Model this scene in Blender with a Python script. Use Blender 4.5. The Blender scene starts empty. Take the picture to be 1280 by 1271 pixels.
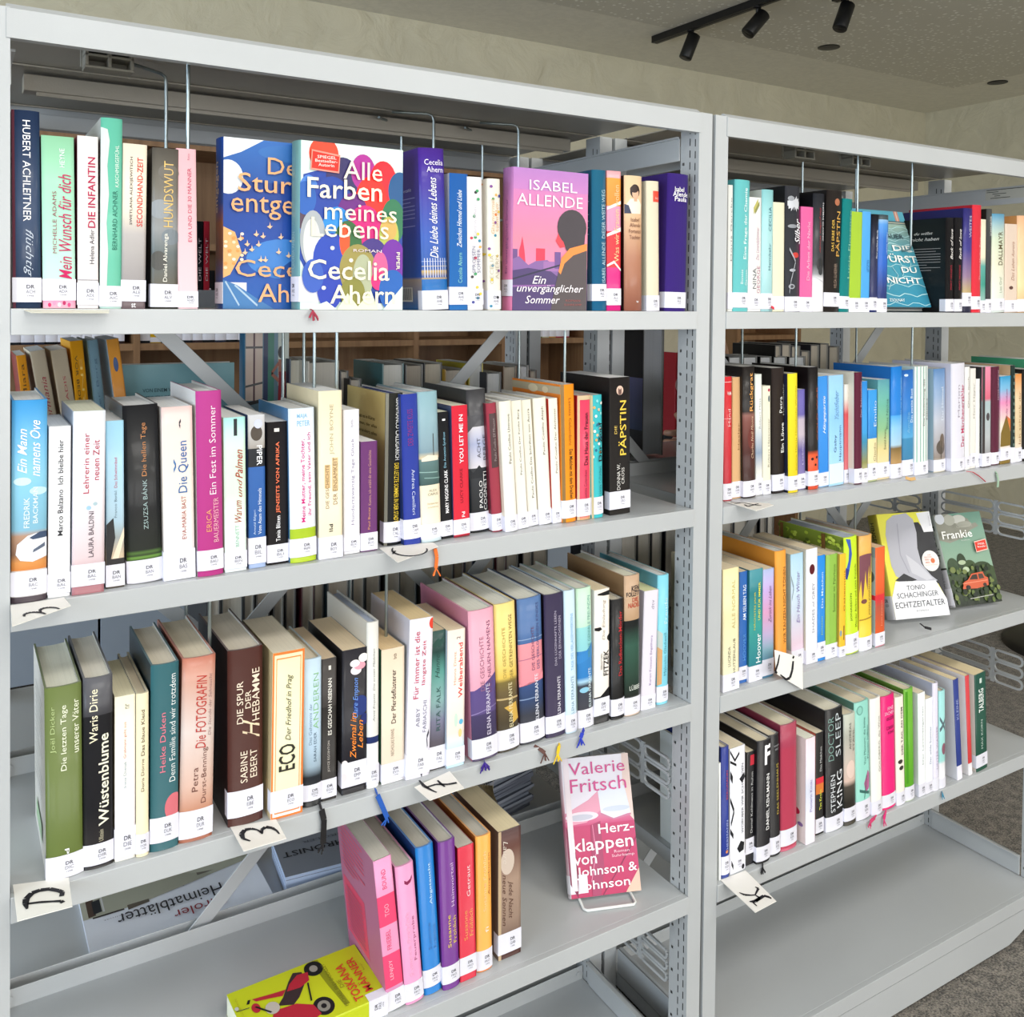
import bpy, bmesh, math, random
from mathutils import Vector, Matrix
from mathutils.geometry import tessellate_polygon
random.seed(7)
C = bpy.context.scene.collection
# ------------------------------------------------------------------ camera, light, exposure
ZC = 1.335                                   # eye height above the floor
YAW, PITCH, ROLL, FPX, PCX, PCY = 0.543973, -0.0197028, 0.0108902, 1159.36, 638.37, 398.76
def cam_axes():
    cy, sy, cp, sp = math.cos(YAW), math.sin(YAW), math.cos(PITCH), math.sin(PITCH)
    f = Vector((sy*cp, cy*cp, sp)); r = Vector((cy, -sy, 0)); u = r.cross(f)
    c, s = math.cos(ROLL), math.sin(ROLL)
    return c*r+s*u, -s*r+c*u, f
CR, CU, CF = cam_axes()
cam = bpy.data.cameras.new('camera'); cam_o = bpy.data.objects.new('camera', cam); C.objects.link(cam_o)
cam.sensor_fit = 'HORIZONTAL'; cam.sensor_width = 36; cam.lens = 36*FPX/1280
cam.shift_x = -(PCX-640)/1280; cam.shift_y = (PCY-635.5)/1280
cam.clip_start = .05
mw = Matrix((CR, CU, -CF)).transposed().to_4x4(); mw.translation = (0, 0, ZC); cam_o.matrix_world = mw
S = bpy.context.scene; S.camera = cam_o
S.view_settings.view_transform = 'Standard'; S.view_settings.look = 'None'
S.view_settings.gamma = 1; S.view_settings.use_curve_mapping = False
S.view_settings.exposure = -0.38
W = bpy.data.worlds.new('world'); S.world = W; W.use_nodes = True
W.node_tree.nodes['Background'].inputs[0].default_value = (.75, .85, 1, 1)
W.node_tree.nodes['Background'].inputs[1].default_value = .6
def area(loc, rot, sx, sy, power, col):
    l = bpy.data.lights.new('room_light', 'AREA'); l.shape = 'RECTANGLE'; l.size = sx; l.size_y = sy
    l.energy = power; l.color = col
    o = bpy.data.objects.new('room_light', l); o.location = loc; o.rotation_euler = rot; C.objects.link(o)
WINX = [(-2.0, -.6), (-.3, 1.1), (1.4, 2.8), (3.1, 4.5)]       # windows of the wall behind the camera
YF = -2.6
for x0, x1 in WINX:
    area(((x0+x1)/2, YF-.1, 1.38), (math.radians(90), 0, 0), x1-x0, 1.5, 40, (1, .985, .96))
XL = -2.4
area((XL-.1, -.6, 1.38), (math.radians(90), 0, math.radians(-90)), 2.6, 1.5, 105, (.74, .87, 1))
area((XL-.1, 2.2, 1.38), (math.radians(90), 0, math.radians(-90)), 1.6, 1.5, 62, (.70, .84, 1))
PANELS = [(.35, -.35), (2.15, -.35), (.35, -1.7), (2.15, -1.7)]      # ceiling light panels above the aisle
for x, y in PANELS: area((x, y, 2.557), (0, 0, 0), 1.14, .54, 24, (1, .97, .92))  # lamps of the unseen ceiling panels, for light from above
# ------------------------------------------------------------------ helpers
def at(x, y, Y):                             # photo ray -> point on the vertical plane Y
    d = CR*((x-PCX)/FPX) - CU*((y-PCY)/FPX) + CF
    d *= Y/d.y; d.z += ZC; return d
def atz(x, y, z):                            # photo ray -> point on the level plane z
    d = CR*((x-PCX)/FPX) - CU*((y-PCY)/FPX) + CF
    d *= (z-ZC)/d.z; d.z = z; return d
def lin(c):
    if isinstance(c, str):
        c = c.lstrip('#'); c = tuple(int(c[i:i+2], 16)/255 for i in (0, 2, 4))
    return tuple(((v/12.92) if v <= .04045 else ((v+.055)/1.055)**2.4) for v in c[:3])+(1,)
def mixc(a, b, t): return tuple(a[i]*(1-t)+b[i]*t for i in range(4))
def newmat(name):
    m = bpy.data.materials.new(name); m.use_nodes = True; n = m.node_tree; b = n.nodes['Principled BSDF']; return m, n, b
def nd(n, t, **k):
    o = n.nodes.new(t)
    for a, v in k.items(): setattr(o, a, v)
    return o
def steel(name, col, rough, bump=.0, metal=0.0, scale=60):
    m, n, b = newmat(name)
    b.inputs['Roughness'].default_value = rough; b.inputs['Metallic'].default_value = metal
    tc = nd(n, 'ShaderNodeTexCoord'); no = nd(n, 'ShaderNodeTexNoise'); no.inputs['Scale'].default_value = 3
    no.inputs['Detail'].default_value = 5
    n.links.new(tc.outputs['Object'], no.inputs['Vector'])
    cr = nd(n, 'ShaderNodeMapRange'); cr.inputs[1].default_value = .3; cr.inputs[2].default_value = .7
    cr.inputs[3].default_value = .96; cr.inputs[4].default_value = 1.04
    n.links.new(no.outputs['Fac'], cr.inputs[0])
    mx = nd(n, 'ShaderNodeVectorMath', operation='SCALE'); mx.inputs[0].default_value = lin(col)[:3]
    n.links.new(cr.outputs[0], mx.inputs['Scale']); n.links.new(mx.outputs[0], b.inputs['Base Color'])
    n2 = nd(n, 'ShaderNodeTexNoise'); n2.inputs['Scale'].default_value = scale*8
    n.links.new(tc.outputs['Object'], n2.inputs['Vector'])
    bp = nd(n, 'ShaderNodeBump'); bp.inputs['Strength'].default_value = bump; bp.inputs['Distance'].default_value = .001
    n.links.new(n2.outputs['Fac'], bp.inputs['Height']); n.links.new(bp.outputs[0], b.inputs['Normal'])
    return m
M = {}
M['steel'] = steel('painted_steel', '#b6b9bb', .28, .05)
M['canopy'] = steel('canopy_metal', '#a39d92', .38, .25, .35)  # darker, browner and more metallic than the painted steel
M['dark'] = steel('dark_steel', '#2c2c2e', .5)
M['black'] = steel('black_paint_and_shade', '#101012', .45)
M['chrome'] = steel('zinc_wire', '#a4b0b2', .3, 0, .9)
M['plastic'] = steel('grey_plastic', '#8d897e', .5)
M['clear'] = steel('clear_acrylic_white', '#e2e4e2', .2)
def attrmat(name, rough, coat, bump=0, page=False):
    m, n, b = newmat(name)
    a = nd(n, 'ShaderNodeAttribute', attribute_name='Col')
    b.inputs['Roughness'].default_value = rough; b.inputs['Specular IOR Level'].default_value = .32
    b.inputs['Coat Weight'].default_value = coat; b.inputs['Coat Roughness'].default_value = .12
    tc = nd(n, 'ShaderNodeTexCoord')
    if page:                                  # the leaves of the page block: fine lines across its thickness
        mp = nd(n, 'ShaderNodeMapping'); mp.inputs['Scale'].default_value = (1800, 6, 3)
        n.links.new(tc.outputs['Object'], mp.inputs['Vector'])
        no = nd(n, 'ShaderNodeTexNoise'); no.inputs['Scale'].default_value = 1; n.links.new(mp.outputs[0], no.inputs['Vector'])
        mr = nd(n, 'ShaderNodeMapRange'); mr.inputs[1].default_value = .3; mr.inputs[2].default_value = .7
        mr.inputs[3].default_value = .93; mr.inputs[4].default_value = 1.03
        n.links.new(no.outputs['Fac'], mr.inputs[0])
        vm = nd(n, 'ShaderNodeVectorMath', operation='SCALE'); n.links.new(a.outputs['Color'], vm.inputs[0])
        n.links.new(mr.outputs[0], vm.inputs['Scale']); n.links.new(vm.outputs[0], b.inputs['Base Color'])
    else:
        n.links.new(a.outputs['Color'], b.inputs['Base Color'])
        if bump:
            no = nd(n, 'ShaderNodeTexNoise'); no.inputs['Scale'].default_value = 45; no.inputs['Detail'].default_value = 2
            n.links.new(tc.outputs['Object'], no.inputs['Vector'])
            bp = nd(n, 'ShaderNodeBump'); bp.inputs['Strength'].default_value = bump; bp.inputs['Distance'].default_value = .002
            n.links.new(no.outputs['Fac'], bp.inputs['Height']); n.links.new(bp.outputs[0], b.inputs['Normal'])
            n.links.new(bp.outputs[0], b.inputs['Coat Normal'])
    return m
M['foil'] = attrmat('laminated_cover', .40, .12, .22)
M['matte'] = attrmat('matte_cover', .5, .08, .05)
M['paper'] = attrmat('printed_paper', .6, 0)
M['pages'] = attrmat('page_block', .85, 0, page=True)

class MB:
    """collects faces with a colour each and links them as one mesh object"""
    def __init__(s): s.v = []; s.f = []; s.c = []; s.sm = []
    def quad(s, pts, col=(1, 1, 1, 1), smooth=False):
        i = len(s.v); s.v += [tuple(p) for p in pts]; s.f.append(tuple(range(i, i+len(pts))))
        s.c.append(col); s.sm.append(smooth)
    def box(s, x0, x1, y0, y1, z0, z1, col=(1, 1, 1, 1)):
        i = len(s.v)
        s.v += [(x, y, z) for z in (z0, z1) for y in (y0, y1) for x in (x0, x1)]
        for f in ((0, 2, 3, 1), (4, 5, 7, 6), (0, 1, 5, 4), (2, 6, 7, 3), (0, 4, 6, 2), (1, 3, 7, 5)):
            s.f.append(tuple(i+k for k in f)); s.c.append(col); s.sm.append(False)
    def bar(s, p, q, w, t, nrm, col=(1, 1, 1, 1)):            # flat bar from p to q, width w, thickness t along nrm
        p, q, nrm = Vector(p), Vector(q), Vector(nrm).normalized()
        d = (q-p).normalized(); sd = d.cross(nrm)*w/2; nn = nrm*t/2
        i = len(s.v)
        for e in (p, q):
            for a, b in ((-1, -1), (1, -1), (1, 1), (-1, 1)): s.v.append(tuple(e+sd*a+nn*b))
        for f in ((0, 3, 2, 1), (4, 5, 6, 7), (0, 1, 5, 4), (1, 2, 6, 5), (2, 3, 7, 6), (3, 0, 4, 7)):
            s.f.append(tuple(i+k for k in f)); s.c.append(col); s.sm.append(False)
    def tube(s, pts, r, n=8, col=(1, 1, 1, 1)):
        pts = [Vector(p) for p in pts]; rings = []
        up = Vector((.3, .2, 1)).normalized()
        for k, p in enumerate(pts):
            a = pts[max(k-1, 0)]; b = pts[min(k+1, len(pts)-1)]; d = (b-a).normalized()
            if abs(d.dot(up)) > .98: up = Vector((1, .1, 0)).normalized()
            x = d.cross(up).normalized(); y = d.cross(x)
            rr = r[k] if isinstance(r, (list, tuple)) else r
            i = len(s.v); rings.append(i)
            for j in range(n):
                t = 2*math.pi*j/n; s.v.append(tuple(p+x*math.cos(t)*rr+y*math.sin(t)*rr))
        for a, b in zip(rings, rings[1:]):
            for j in range(n):
                s.f.append((a+j, a+(j+1) % n, b+(j+1) % n, b+j)); s.c.append(col); s.sm.append(True)
        s.f.append(tuple(rings[0]+j for j in range(n))); s.c.append(col); s.sm.append(False)
        s.f.append(tuple(rings[-1]+n-1-j for j in range(n))); s.c.append(col); s.sm.append(False)
    def lathe(s, c, axis, prof, n=24, col=(1, 1, 1, 1)):       # prof: (distance along axis, radius)
        c, axis = Vector(c), Vector(axis).normalized()
        s.tube([c+axis*d for d, r in prof], [r for d, r in prof], n, col)
    def mesh(s, name, bevel=0):
        me = bpy.data.meshes.new(name); me.from_pydata(s.v, [], s.f)
        ca = me.color_attributes.new('Col', 'FLOAT_COLOR', 'CORNER')
        buf = []
        for f, c in zip(s.f, s.c):
            if c and isinstance(c[0], (tuple, list)):
                for k in c: buf += list(k)
            else: buf += list(c)*len(f)
        ca.data.foreach_set('color', buf)
        me.polygons.foreach_set('use_smooth', s.sm)
        bm = bmesh.new(); bm.from_mesh(me); bmesh.ops.remove_doubles(bm, verts=bm.verts, dist=1e-6) if s.weld else None
        bm.to_mesh(me); bm.free()
        return me
    weld = False
    def build(s, name, mat, parent=None, bevel=0, mx=None):
        o = bpy.data.objects.new(name, s.mesh(name)); o.data.materials.append(mat)
        C.objects.link(o)
        if parent: o.parent = parent
        if mx is not None: o.matrix_world = mx
        if bevel:
            b = o.modifiers.new('bevel', 'BEVEL'); b.width = bevel; b.segments = 2; b.limit_method = 'ANGLE'
        return o
def empty(name, label, cat, loc=(0, 0, 0), group=None):
    o = bpy.data.objects.new(name, None); o.empty_display_size = .05; o.location = loc; C.objects.link(o)
    o['label'] = label; o['category'] = cat
    if group: o['group'] = group
    return o
def tag(o, label, cat, group=None):
    o['label'] = label; o['category'] = cat
    if group: o['group'] = group
    return o
# ---- lettering: outlines of the built-in font as flat print
_tc = {}
def glyphs(s, bold=0, shear=0, space=1):
    bold = bold*.6-.004
    k = (s, bold, shear, space)
    if k in _tc: return _tc[k]
    c = bpy.data.curves.new('t', 'FONT'); c.body = s; c.resolution_u = 2; c.offset = bold; c.shear = shear; c.space_character = space
    c.fill_mode = 'FRONT'
    o = bpy.data.objects.new('t', c); m = o.to_mesh()
    V = [(v.co.x, v.co.y) for v in m.vertices]; F = [tuple(p.vertices) for p in m.polygons]
    o.to_mesh_clear(); bpy.data.objects.remove(o); bpy.data.curves.remove(c)
    if not V: V = [(0, 0), (1, 0), (1, 1)]; F = []
    x0 = min(v[0] for v in V); x1 = max(v[0] for v in V); y0 = min(v[1] for v in V); y1 = max(v[1] for v in V)
    _tc[k] = ([((x-x0)/max(x1-x0, 1e-6), (y-y0)/max(y1-y0, 1e-6)) for x, y in V], F)
    return _tc[k]
def put_text(mb, s, col, a0, a1, b0, b1, d, surf, bold=0, shear=0):
    """fits the lettering into the box a0..a1 by b0..b1 of a surface; d = u (reads upwards), d (downwards), h (level)"""
    V, F = glyphs(s, bold, shear); col = lin(col); i = len(mb.v)
    for tx, ty in V:
        if d == 'h': a, b = a0+(a1-a0)*tx, b0+(b1-b0)*ty
        elif d == 'u': a, b = a1-(a1-a0)*ty, b0+(b1-b0)*tx
        elif d == 'd': a, b = a0+(a1-a0)*ty, b1-(b1-b0)*tx
        else: a, b = a1-(a1-a0)*tx, b1-(b1-b0)*ty                # 'i' upside down
        mb.v.append(tuple(surf(a, b)))
    for f in F: mb.f.append(tuple(i+k for k in f)); mb.c.append(col); mb.sm.append(False)
def clip_half(P, k, lim, keep_low):
    out = []
    for i in range(len(P)):
        p, q = P[i], P[(i+1) % len(P)]
        ip = (p[k] <= lim) if keep_low else (p[k] >= lim); iq = (q[k] <= lim) if keep_low else (q[k] >= lim)
        if ip: out.append(p)
        if ip != iq:
            t = (lim-p[k])/(q[k]-p[k]); out.append((p[0]+(q[0]-p[0])*t, p[1]+(q[1]-p[1])*t))
    return out
def put_poly(mb, pts, surf, lvl, col, strips):
    """a flat printed shape, kept inside the face it is printed on and following its curve"""
    if len(pts) > 4: tris = [[pts[q] for q in t] for t in tessellate_polygon([[Vector((p[0], p[1], 0)) for p in pts]])]
    else: tris = [pts]
    for t in tris:
        for k, lim, low in ((0, 0, False), (0, 1, True), (1, 0, False), (1, 1, True)):
            if t: t = clip_half(t, k, lim, low)
        if len(t) < 3: continue
        for s in range(strips):
            g = t if strips == 1 else clip_half(clip_half(t, 0, s/strips, False), 0, (s+1)/strips, True)
            if len(g) >= 3: mb.quad([surf(p[0], p[1], lvl) for p in g], col)
def put_shape(mb, it, surf, lvl, strips=1):
    k = it[0]; col = lin(it[-1])
    if k == 'r':
        _, a0, a1, b0, b1, _c = it; pts = [(a0, b0), (a1, b0), (a1, b1), (a0, b1)]
    elif k == 'e':
        _, ca, cb, ra, rb, _c = it; pts = [(ca+ra*math.cos(t*math.pi/12), cb+rb*math.sin(t*math.pi/12)) for t in range(24)]
    elif k == 'p': pts = it[1]
    elif k == 'l':                                               # stroke along a polyline
        _, P, w, _c = it
        for (xa, ya), (xb, yb) in zip(P, P[1:]):
            L = math.hypot(xb-xa, yb-ya) or 1; nx, ny = -(yb-ya)/L*w, (xb-xa)/L*w
            put_poly(mb, [(xa+nx, ya+ny), (xa-nx, ya-ny), (xb-nx, yb-ny), (xb+nx, yb+ny)], surf, lvl, col, strips)
        return
    elif k == 'g':                                               # vertical gradient rectangle
        _, a0, a1, b0, b1, c0, col1 = it
        mb.quad([surf(a0, b0, lvl), surf(a1, b0, lvl), surf(a1, b1, lvl), surf(a0, b1, lvl)], (lin(c0), lin(c0), lin(col1), lin(col1)))
        return
    put_poly(mb, pts, surf, lvl, col, strips)
# ------------------------------------------------------------------ one book
PAGE = ['#d9d3c6', '#cfc9bd', '#e0d8c4', '#cdbfa2', '#d8cdb4', '#c9c7c2']
def make_book(name, label, group, T, D, H, kind, bands, side=None, sticker=(.02, .15), code='', texts=(), art=(),
              front=(), fart=(), back=(), bart=(), page=None, mat=None, mx=None, front_sticker=False, code_dir='h', sidebands=None):
    root = empty(name, label, 'book', group=group)
    if mx is not None: root.matrix_world = mx
    if isinstance(bands, str): bands = [(0, bands), (1, bands)]
    bands = [(z, lin(c)) for z, c in bands]
    if bands[0][0] > 0: bands = [(0, bands[0][1])]+bands
    if bands[-1][0] < 1: bands = bands+[(1, bands[-1][1])]
    hard = kind == 'h'
    bulge = (.0022 if hard else .0005) + (T*.03 if hard else 0)
    bt = .0023 if hard else .0005                                 # board thickness
    ns = 8
    kn = [-bulge*(1-abs(2*k/ns-1)**2.6) for k in range(ns+1)]
    def yspine(x):
        u = min(max(x/T, 0), 1)*ns; i = min(int(u), ns-1); return kn[i]+(kn[i+1]-kn[i])*(u-i)
    prof = [(0, D)] + [(0, .001)] + [(T*k/ns, yspine(T*k/ns)) for k in range(ns+1)] + [(T, .001)] + [(T, D)]
    inner = [(bt, D)] + [(bt, bt+.001)]*1 + [(bt+(T-2*bt)*k/ns, bt+.0005+yspine(T*k/ns)) for k in range(ns+1)] + [(T-bt, bt+.001)] + [(T-bt, D)]
    mb = MB(); zz = []
    for (z0, c0), (z1, c1) in zip(bands, bands[1:]):
        if z1-z0 > 1e-4: zz.append((z0, z1, c0, c1))
    sc = None if side is None else lin(side)
    sb = None
    if sidebands:
        sb = [(z, lin(c)) for z, c in sidebands]
    def sidecol(z):
        if sb:
            for (a, ca), (b, cb) in zip(sb, sb[1:]):
                if a <= z <= b and b > a: return mixc(ca, cb, (z-a)/(b-a))
        return sc
    for z0, z1, c0, c1 in zz:
        for k in range(len(prof)-1):
            (xa, ya), (xb, yb) = prof[k], prof[k+1]
            spine = 1 <= k < len(prof)-2
            e0, e1 = (c0, c1) if (spine or (sc is None and not sb)) else (sidecol((z0*.99+z1*.01)), sidecol((z1*.99+z0*.01)))
            mb.quad([(xa, ya, z0*H), (xb, yb, z0*H), (xb, yb, z1*H), (xa, ya, z1*H)], (e0, e0, e1, e1), spine)
    edge = mixc(bands[-1][1], (.8, .8, .8, 1), .15)
    for zt, cc in ((H, edge), (0, bands[0][1])):
        for k in range(len(prof)-1):
            a, b = prof[k], prof[k+1]; c, d = inner[k+1], inner[k]
            mb.quad([(a[0], a[1], zt), (b[0], b[1], zt), (c[0], c[1], zt), (d[0], d[1], zt)], cc)
    for k in range(len(inner)-1):
        a, b = inner[k], inner[k+1]
        mb.quad([(b[0], b[1], 0), (a[0], a[1], 0), (a[0], a[1], H), (b[0], b[1], H)], (.6, .58, .54, 1))
    for x0, x1 in ((0, bt), (T-bt, T)):
        mb.quad([(x1, D, 0), (x0, D, 0), (x0, D, H), (x1, D, H)], edge)
    mb.weld = True
    mm = mat or (M['foil'] if hard or random.random() < .6 else M['matte'])
    mb.build('cover', mm, root)
    # page block
    ov = .003 if hard else .0
    pg = MB(); pc = lin(page or random.choice(PAGE)); pc = tuple(min(v*1.75+.05, .86) for v in pc[:3])+(1,); n = 6
    top = H-ov-(.0004 if not hard else 0); bot = ov
    fr = D-(.004 if hard else .0004)
    cx = lambda u: bt+.0002+(T-2*bt-.0004)*u
    cur = .003 if hard else 0
    P = [(cx(k/n), fr-cur*(1-(2*k/n-1)**2)) for k in range(n+1)]
    Q = [(cx(k/n), bt+.003-(bulge*.8)*(1-(2*k/n-1)**2)) for k in range(n+1)]
    for k in range(n):
        a, b, c, d = Q[k], Q[k+1], P[k+1], P[k]
        pg.quad([(*a, top), (*b, top), (*c, top), (*d, top)], pc)
        pg.quad([(*a, bot), (*d, bot), (*c, bot), (*b, bot)], pc)
        pg.quad([(*c, bot), (*d, bot), (*d, top), (*c, top)], pc)
        pg.quad([(*a, bot), (*b, bot), (*b, top), (*a, top)], pc)
    for (a, d) in ((Q[0], P[0]), (P[n], Q[n])):
        pg.quad([(*a, bot), (*a, top), (*d, top), (*d, bot)], pc)
    pg.build('page_block', M['pages'], root)
    # printed art and lettering
    def s_spine(a, b, l=1): return (a*T, yspine(a*T)-.00022*l, b*H)
    def s_front(a, b, l=1): return (T+.00022*l, a*D, b*H)
    def s_back(a, b, l=1): return (-.00022*l, (1-a)*D, b*H)
    am = MB()
    for items, surf in ((art, s_spine), (fart, s_front), (bart, s_back)):
        for j, it in enumerate(items): put_shape(am, it, surf, 1+j*.3, ns if surf is s_spine else 1)
    if am.f: am.build('cover_art', mm, root)
    lt = MB()
    for items, surf, lv in ((texts, s_spine, 2.6+len(art)*.35), (front, s_front, 2+len(fart)*.35), (back, s_back, 1.6+len(bart)*.35)):
        for t in items:
            s_, col, a0, a1, b0, b1 = t[:6]; d = t[6] if len(t) > 6 else 'u'
            bo = t[7] if len(t) > 7 else 0; sh = t[8] if len(t) > 8 else 0
            put_text(lt, s_, col, a0, a1, b0, b1, d, lambda a, b, lv=lv, surf=surf: surf(a, b, lv), bo, sh)
    if lt.f: lt.build('lettering', M['paper'], root)
    if sticker:
        z0, z1 = sticker[0]*H, sticker[1]*H; st = MB(); wc = lin('#e2e1ec')
        e = .0006; w = .012
        pr = [(-e, w), (-e, 0)] + [(T*k/ns+(-e if k == 0 else (e if k == ns else 0)), yspine(T*k/ns)-e) for k in range(ns+1)]
        pr += [(T+e, 0), (T+e, front_sticker or w)]
        for k in range(len(pr)-1):
            (xa, ya), (xb, yb) = pr[k], pr[k+1]
            st.quad([(xa, ya, z0), (xb, yb, z0), (xb, yb, z1), (xa, ya, z1)], wc, True)
        so = st.build('spine_label', M['paper'], root)
        if code:
            tx = MB(); hh = z1-z0
            wd = min(.5, .0088/T); cx0 = .62 if T > .02 else .56
            rows = (('DR', .56, .71, '#3c3c44', .02, 1), (code, .36, .50, '#77777f', 0, 1.15), ('1998', .23, .29, '#55555f', 0, .8))
            for s_, f0, f1, col, bo, ws in rows:
                f0 = (z0+hh*f0)/H; f1 = (z0+hh*f1)/H
                put_text(tx, s_, col, cx0-wd*ws*.42, cx0+wd*ws*.42, f0, f1, 'h', lambda a, b: s_spine(a, b, 5), bo)
            tx.build('lettering', M['paper'], so)
    return root
# ------------------------------------------------------------------ the room
HC = ZC+1.25                                    # ceiling height
XR, YB = 5.44, 3.80
def wallmat(name, col, scale, bump, dist):
    m, n, b = newmat(name); b.inputs['Roughness'].default_value = .9
    tc = nd(n, 'ShaderNodeTexCoord'); no = nd(n, 'ShaderNodeTexNoise'); no.inputs['Scale'].default_value = scale
    no.inputs['Detail'].default_value = 8; no.inputs['Distortion'].default_value = .7
    n.links.new(tc.outputs['Object'], no.inputs['Vector'])
    rp = nd(n, 'ShaderNodeValToRGB'); rp.color_ramp.elements[0].position = .35; rp.color_ramp.elements[1].position = .65
    c = lin(col); rp.color_ramp.elements[0].color = tuple(v*.95 for v in c[:3])+(1,); rp.color_ramp.elements[1].color = tuple(v*1.03 for v in c[:3])+(1,)
    n.links.new(no.outputs['Fac'], rp.inputs[0]); n.links.new(rp.outputs[0], b.inputs['Base Color'])
    bp = nd(n, 'ShaderNodeBump'); bp.inputs['Strength'].default_value = bump; bp.inputs['Distance'].default_value = dist
    n.links.new(no.outputs['Fac'], bp.inputs['Height']); n.links.new(bp.outputs[0], b.inputs['Normal'])
    return m
M['plaster'] = wallmat('trowelled_plaster', '#d2ccb5', 7, .8, .025)
M['ceil'] = wallmat('ceiling_paint', '#e6e2d4', 30, .03, .002)
def woodmat(name, col, col2):
    m, n, b = newmat(name); b.inputs['Roughness'].default_value = .5
    tc = nd(n, 'ShaderNodeTexCoord'); mp = nd(n, 'ShaderNodeMapping'); mp.inputs['Scale'].default_value = (14, 14, 1.2)
    n.links.new(tc.outputs['Object'], mp.inputs['Vector'])
    no = nd(n, 'ShaderNodeTexNoise'); no.inputs['Scale'].default_value = 3; no.inputs['Detail'].default_value = 5
    n.links.new(mp.outputs[0], no.inputs['Vector'])
    rp = nd(n, 'ShaderNodeValToRGB'); rp.color_ramp.elements[0].position = .3; rp.color_ramp.elements[1].position = .7
    rp.color_ramp.elements[0].color = lin(col); rp.color_ramp.elements[1].color = lin(col2)
    n.links.new(no.outputs['Fac'], rp.inputs[0]); n.links.new(rp.outputs[0], b.inputs['Base Color'])
    return m
M['wood'] = woodmat('oak_board', '#7c5a3c', '#94704e')
m, n, b = newmat('carpet'); M['carpet'] = m
b.inputs['Roughness'].default_value = 1; b.inputs['Sheen Weight'].default_value = .2
tc = nd(n, 'ShaderNodeTexCoord'); no = nd(n, 'ShaderNodeTexNoise'); no.inputs['Scale'].default_value = 240; no.inputs['Detail'].default_value = 4
n.links.new(tc.outputs['Object'], no.inputs['Vector'])
no2 = nd(n, 'ShaderNodeTexNoise'); no2.inputs['Scale'].default_value = 45; n.links.new(tc.outputs['Object'], no2.inputs['Vector'])
ad = nd(n, 'ShaderNodeMath', operation='MULTIPLY_ADD'); ad.inputs[1].default_value = .5
n.links.new(no2.outputs['Fac'], ad.inputs[0]); n.links.new(no.outputs['Fac'], ad.inputs[2])
rp = nd(n, 'ShaderNodeValToRGB'); rp.color_ramp.elements[0].position = .62; rp.color_ramp.elements[1].position = .9
rp.color_ramp.elements[0].color = lin('#3d3934'); rp.color_ramp.elements[1].color = lin('#8d857a')
n.links.new(ad.outputs[0], rp.inputs[0]); n.links.new(rp.outputs[0], b.inputs['Base Color'])
bp = nd(n, 'ShaderNodeBump'); bp.inputs['Strength'].default_value = .8; bp.inputs['Distance'].default_value = .006
n.links.new(no.outputs['Fac'], bp.inputs['Height']); n.links.new(bp.outputs[0], b.inputs['Normal'])
m, n, b = newmat('acoustic_board'); M['acoustic'] = m; b.inputs['Roughness'].default_value = .9
tc = nd(n, 'ShaderNodeTexCoord'); vo = nd(n, 'ShaderNodeTexVoronoi'); vo.inputs['Scale'].default_value = 34
n.links.new(tc.outputs['Object'], vo.inputs['Vector'])
rp = nd(n, 'ShaderNodeValToRGB'); rp.color_ramp.elements[0].position = .20; rp.color_ramp.elements[1].position = .28
rp.color_ramp.elements[0].color = lin('#f6f4ea'); rp.color_ramp.elements[1].color = lin('#d4d0c2')
n.links.new(vo.outputs['Distance'], rp.inputs[0]); n.links.new(rp.outputs[0], b.inputs['Base Color'])

def struct(name, mb, mat):
    o = mb.build(name, mat); o['kind'] = 'structure'; return o
b = MB(); b.box(XL-.2, XR+.2, YF-.2, YB+.2, -.1, 0); struct('floor', b, M['carpet'])
b = MB(); b.box(XL-.2, XR+.2, YF-.2, YB+.2, HC, HC+.1); ceiling = struct('ceiling', b, M['ceil'])
b = MB(); b.box(XL, 4.93, YF+.5, 3.27, HC-.0015, HC-.0002)
b.build('acoustic_panel', M['acoustic'], ceiling)
b = MB(); b.box(XL-.2, XR+.2, YB, YB+.2, 0, HC); struct('wall_back', b, M['plaster'])
b = MB(); b.box(XR, XR+.2, YF-.2, YB, 0, HC); struct('wall_right', b, M['plaster'])
b = MB(); b.box(XL-.2, XL, -2.6, -1.9, 0, HC); b.box(XL-.2, XL, .7, 1.4, 0, HC); b.box(XL-.2, XL, 3.0, YB, 0, HC); b.box(XL-.2, XL, 1.4, 3.0, 0, .63); b.box(XL-.2, XL, 1.4, 3.0, 2.13, HC)
b.box(XL-.2, XL, -1.9, .7, 0, .63); b.box(XL-.2, XL, -1.9, .7, 2.13, HC); struct('wall_left', b, M['plaster'])
b = MB(); xs = [XL-.2]+[v for w in WINX for v in w]+[XR+.2]
for i in range(0, len(xs), 2): b.box(xs[i], xs[i+1], YF-.2, YF, 0, HC)
for x0, x1 in WINX: b.box(x0, x1, YF-.2, YF, 0, .63); b.box(x0, x1, YF-.2, YF, 2.13, HC)
struct('wall_front', b, M['plaster'])
gl, n_, g_ = newmat('window_glass'); g_.inputs['Transmission Weight'].default_value = 1; g_.inputs['Roughness'].default_value = 0; g_.inputs['IOR'].default_value = 1.05
for i, (x0, x1) in enumerate(WINX):
    b = MB(); y = YF-.04
    for a, c in ((x0, x0+.05), (x1-.05, x1), ((x0+x1)/2-.03, (x0+x1)/2+.03)): b.box(a, c, y-.03, y+.03, .63, 2.13)
    b.box(x0, x1, y-.03, y+.03, .63, .68); b.box(x0, x1, y-.03, y+.03, 2.08, 2.13)
    struct('window_%d' % (i+1), b, M['clear'])
x = XL-.04
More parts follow.
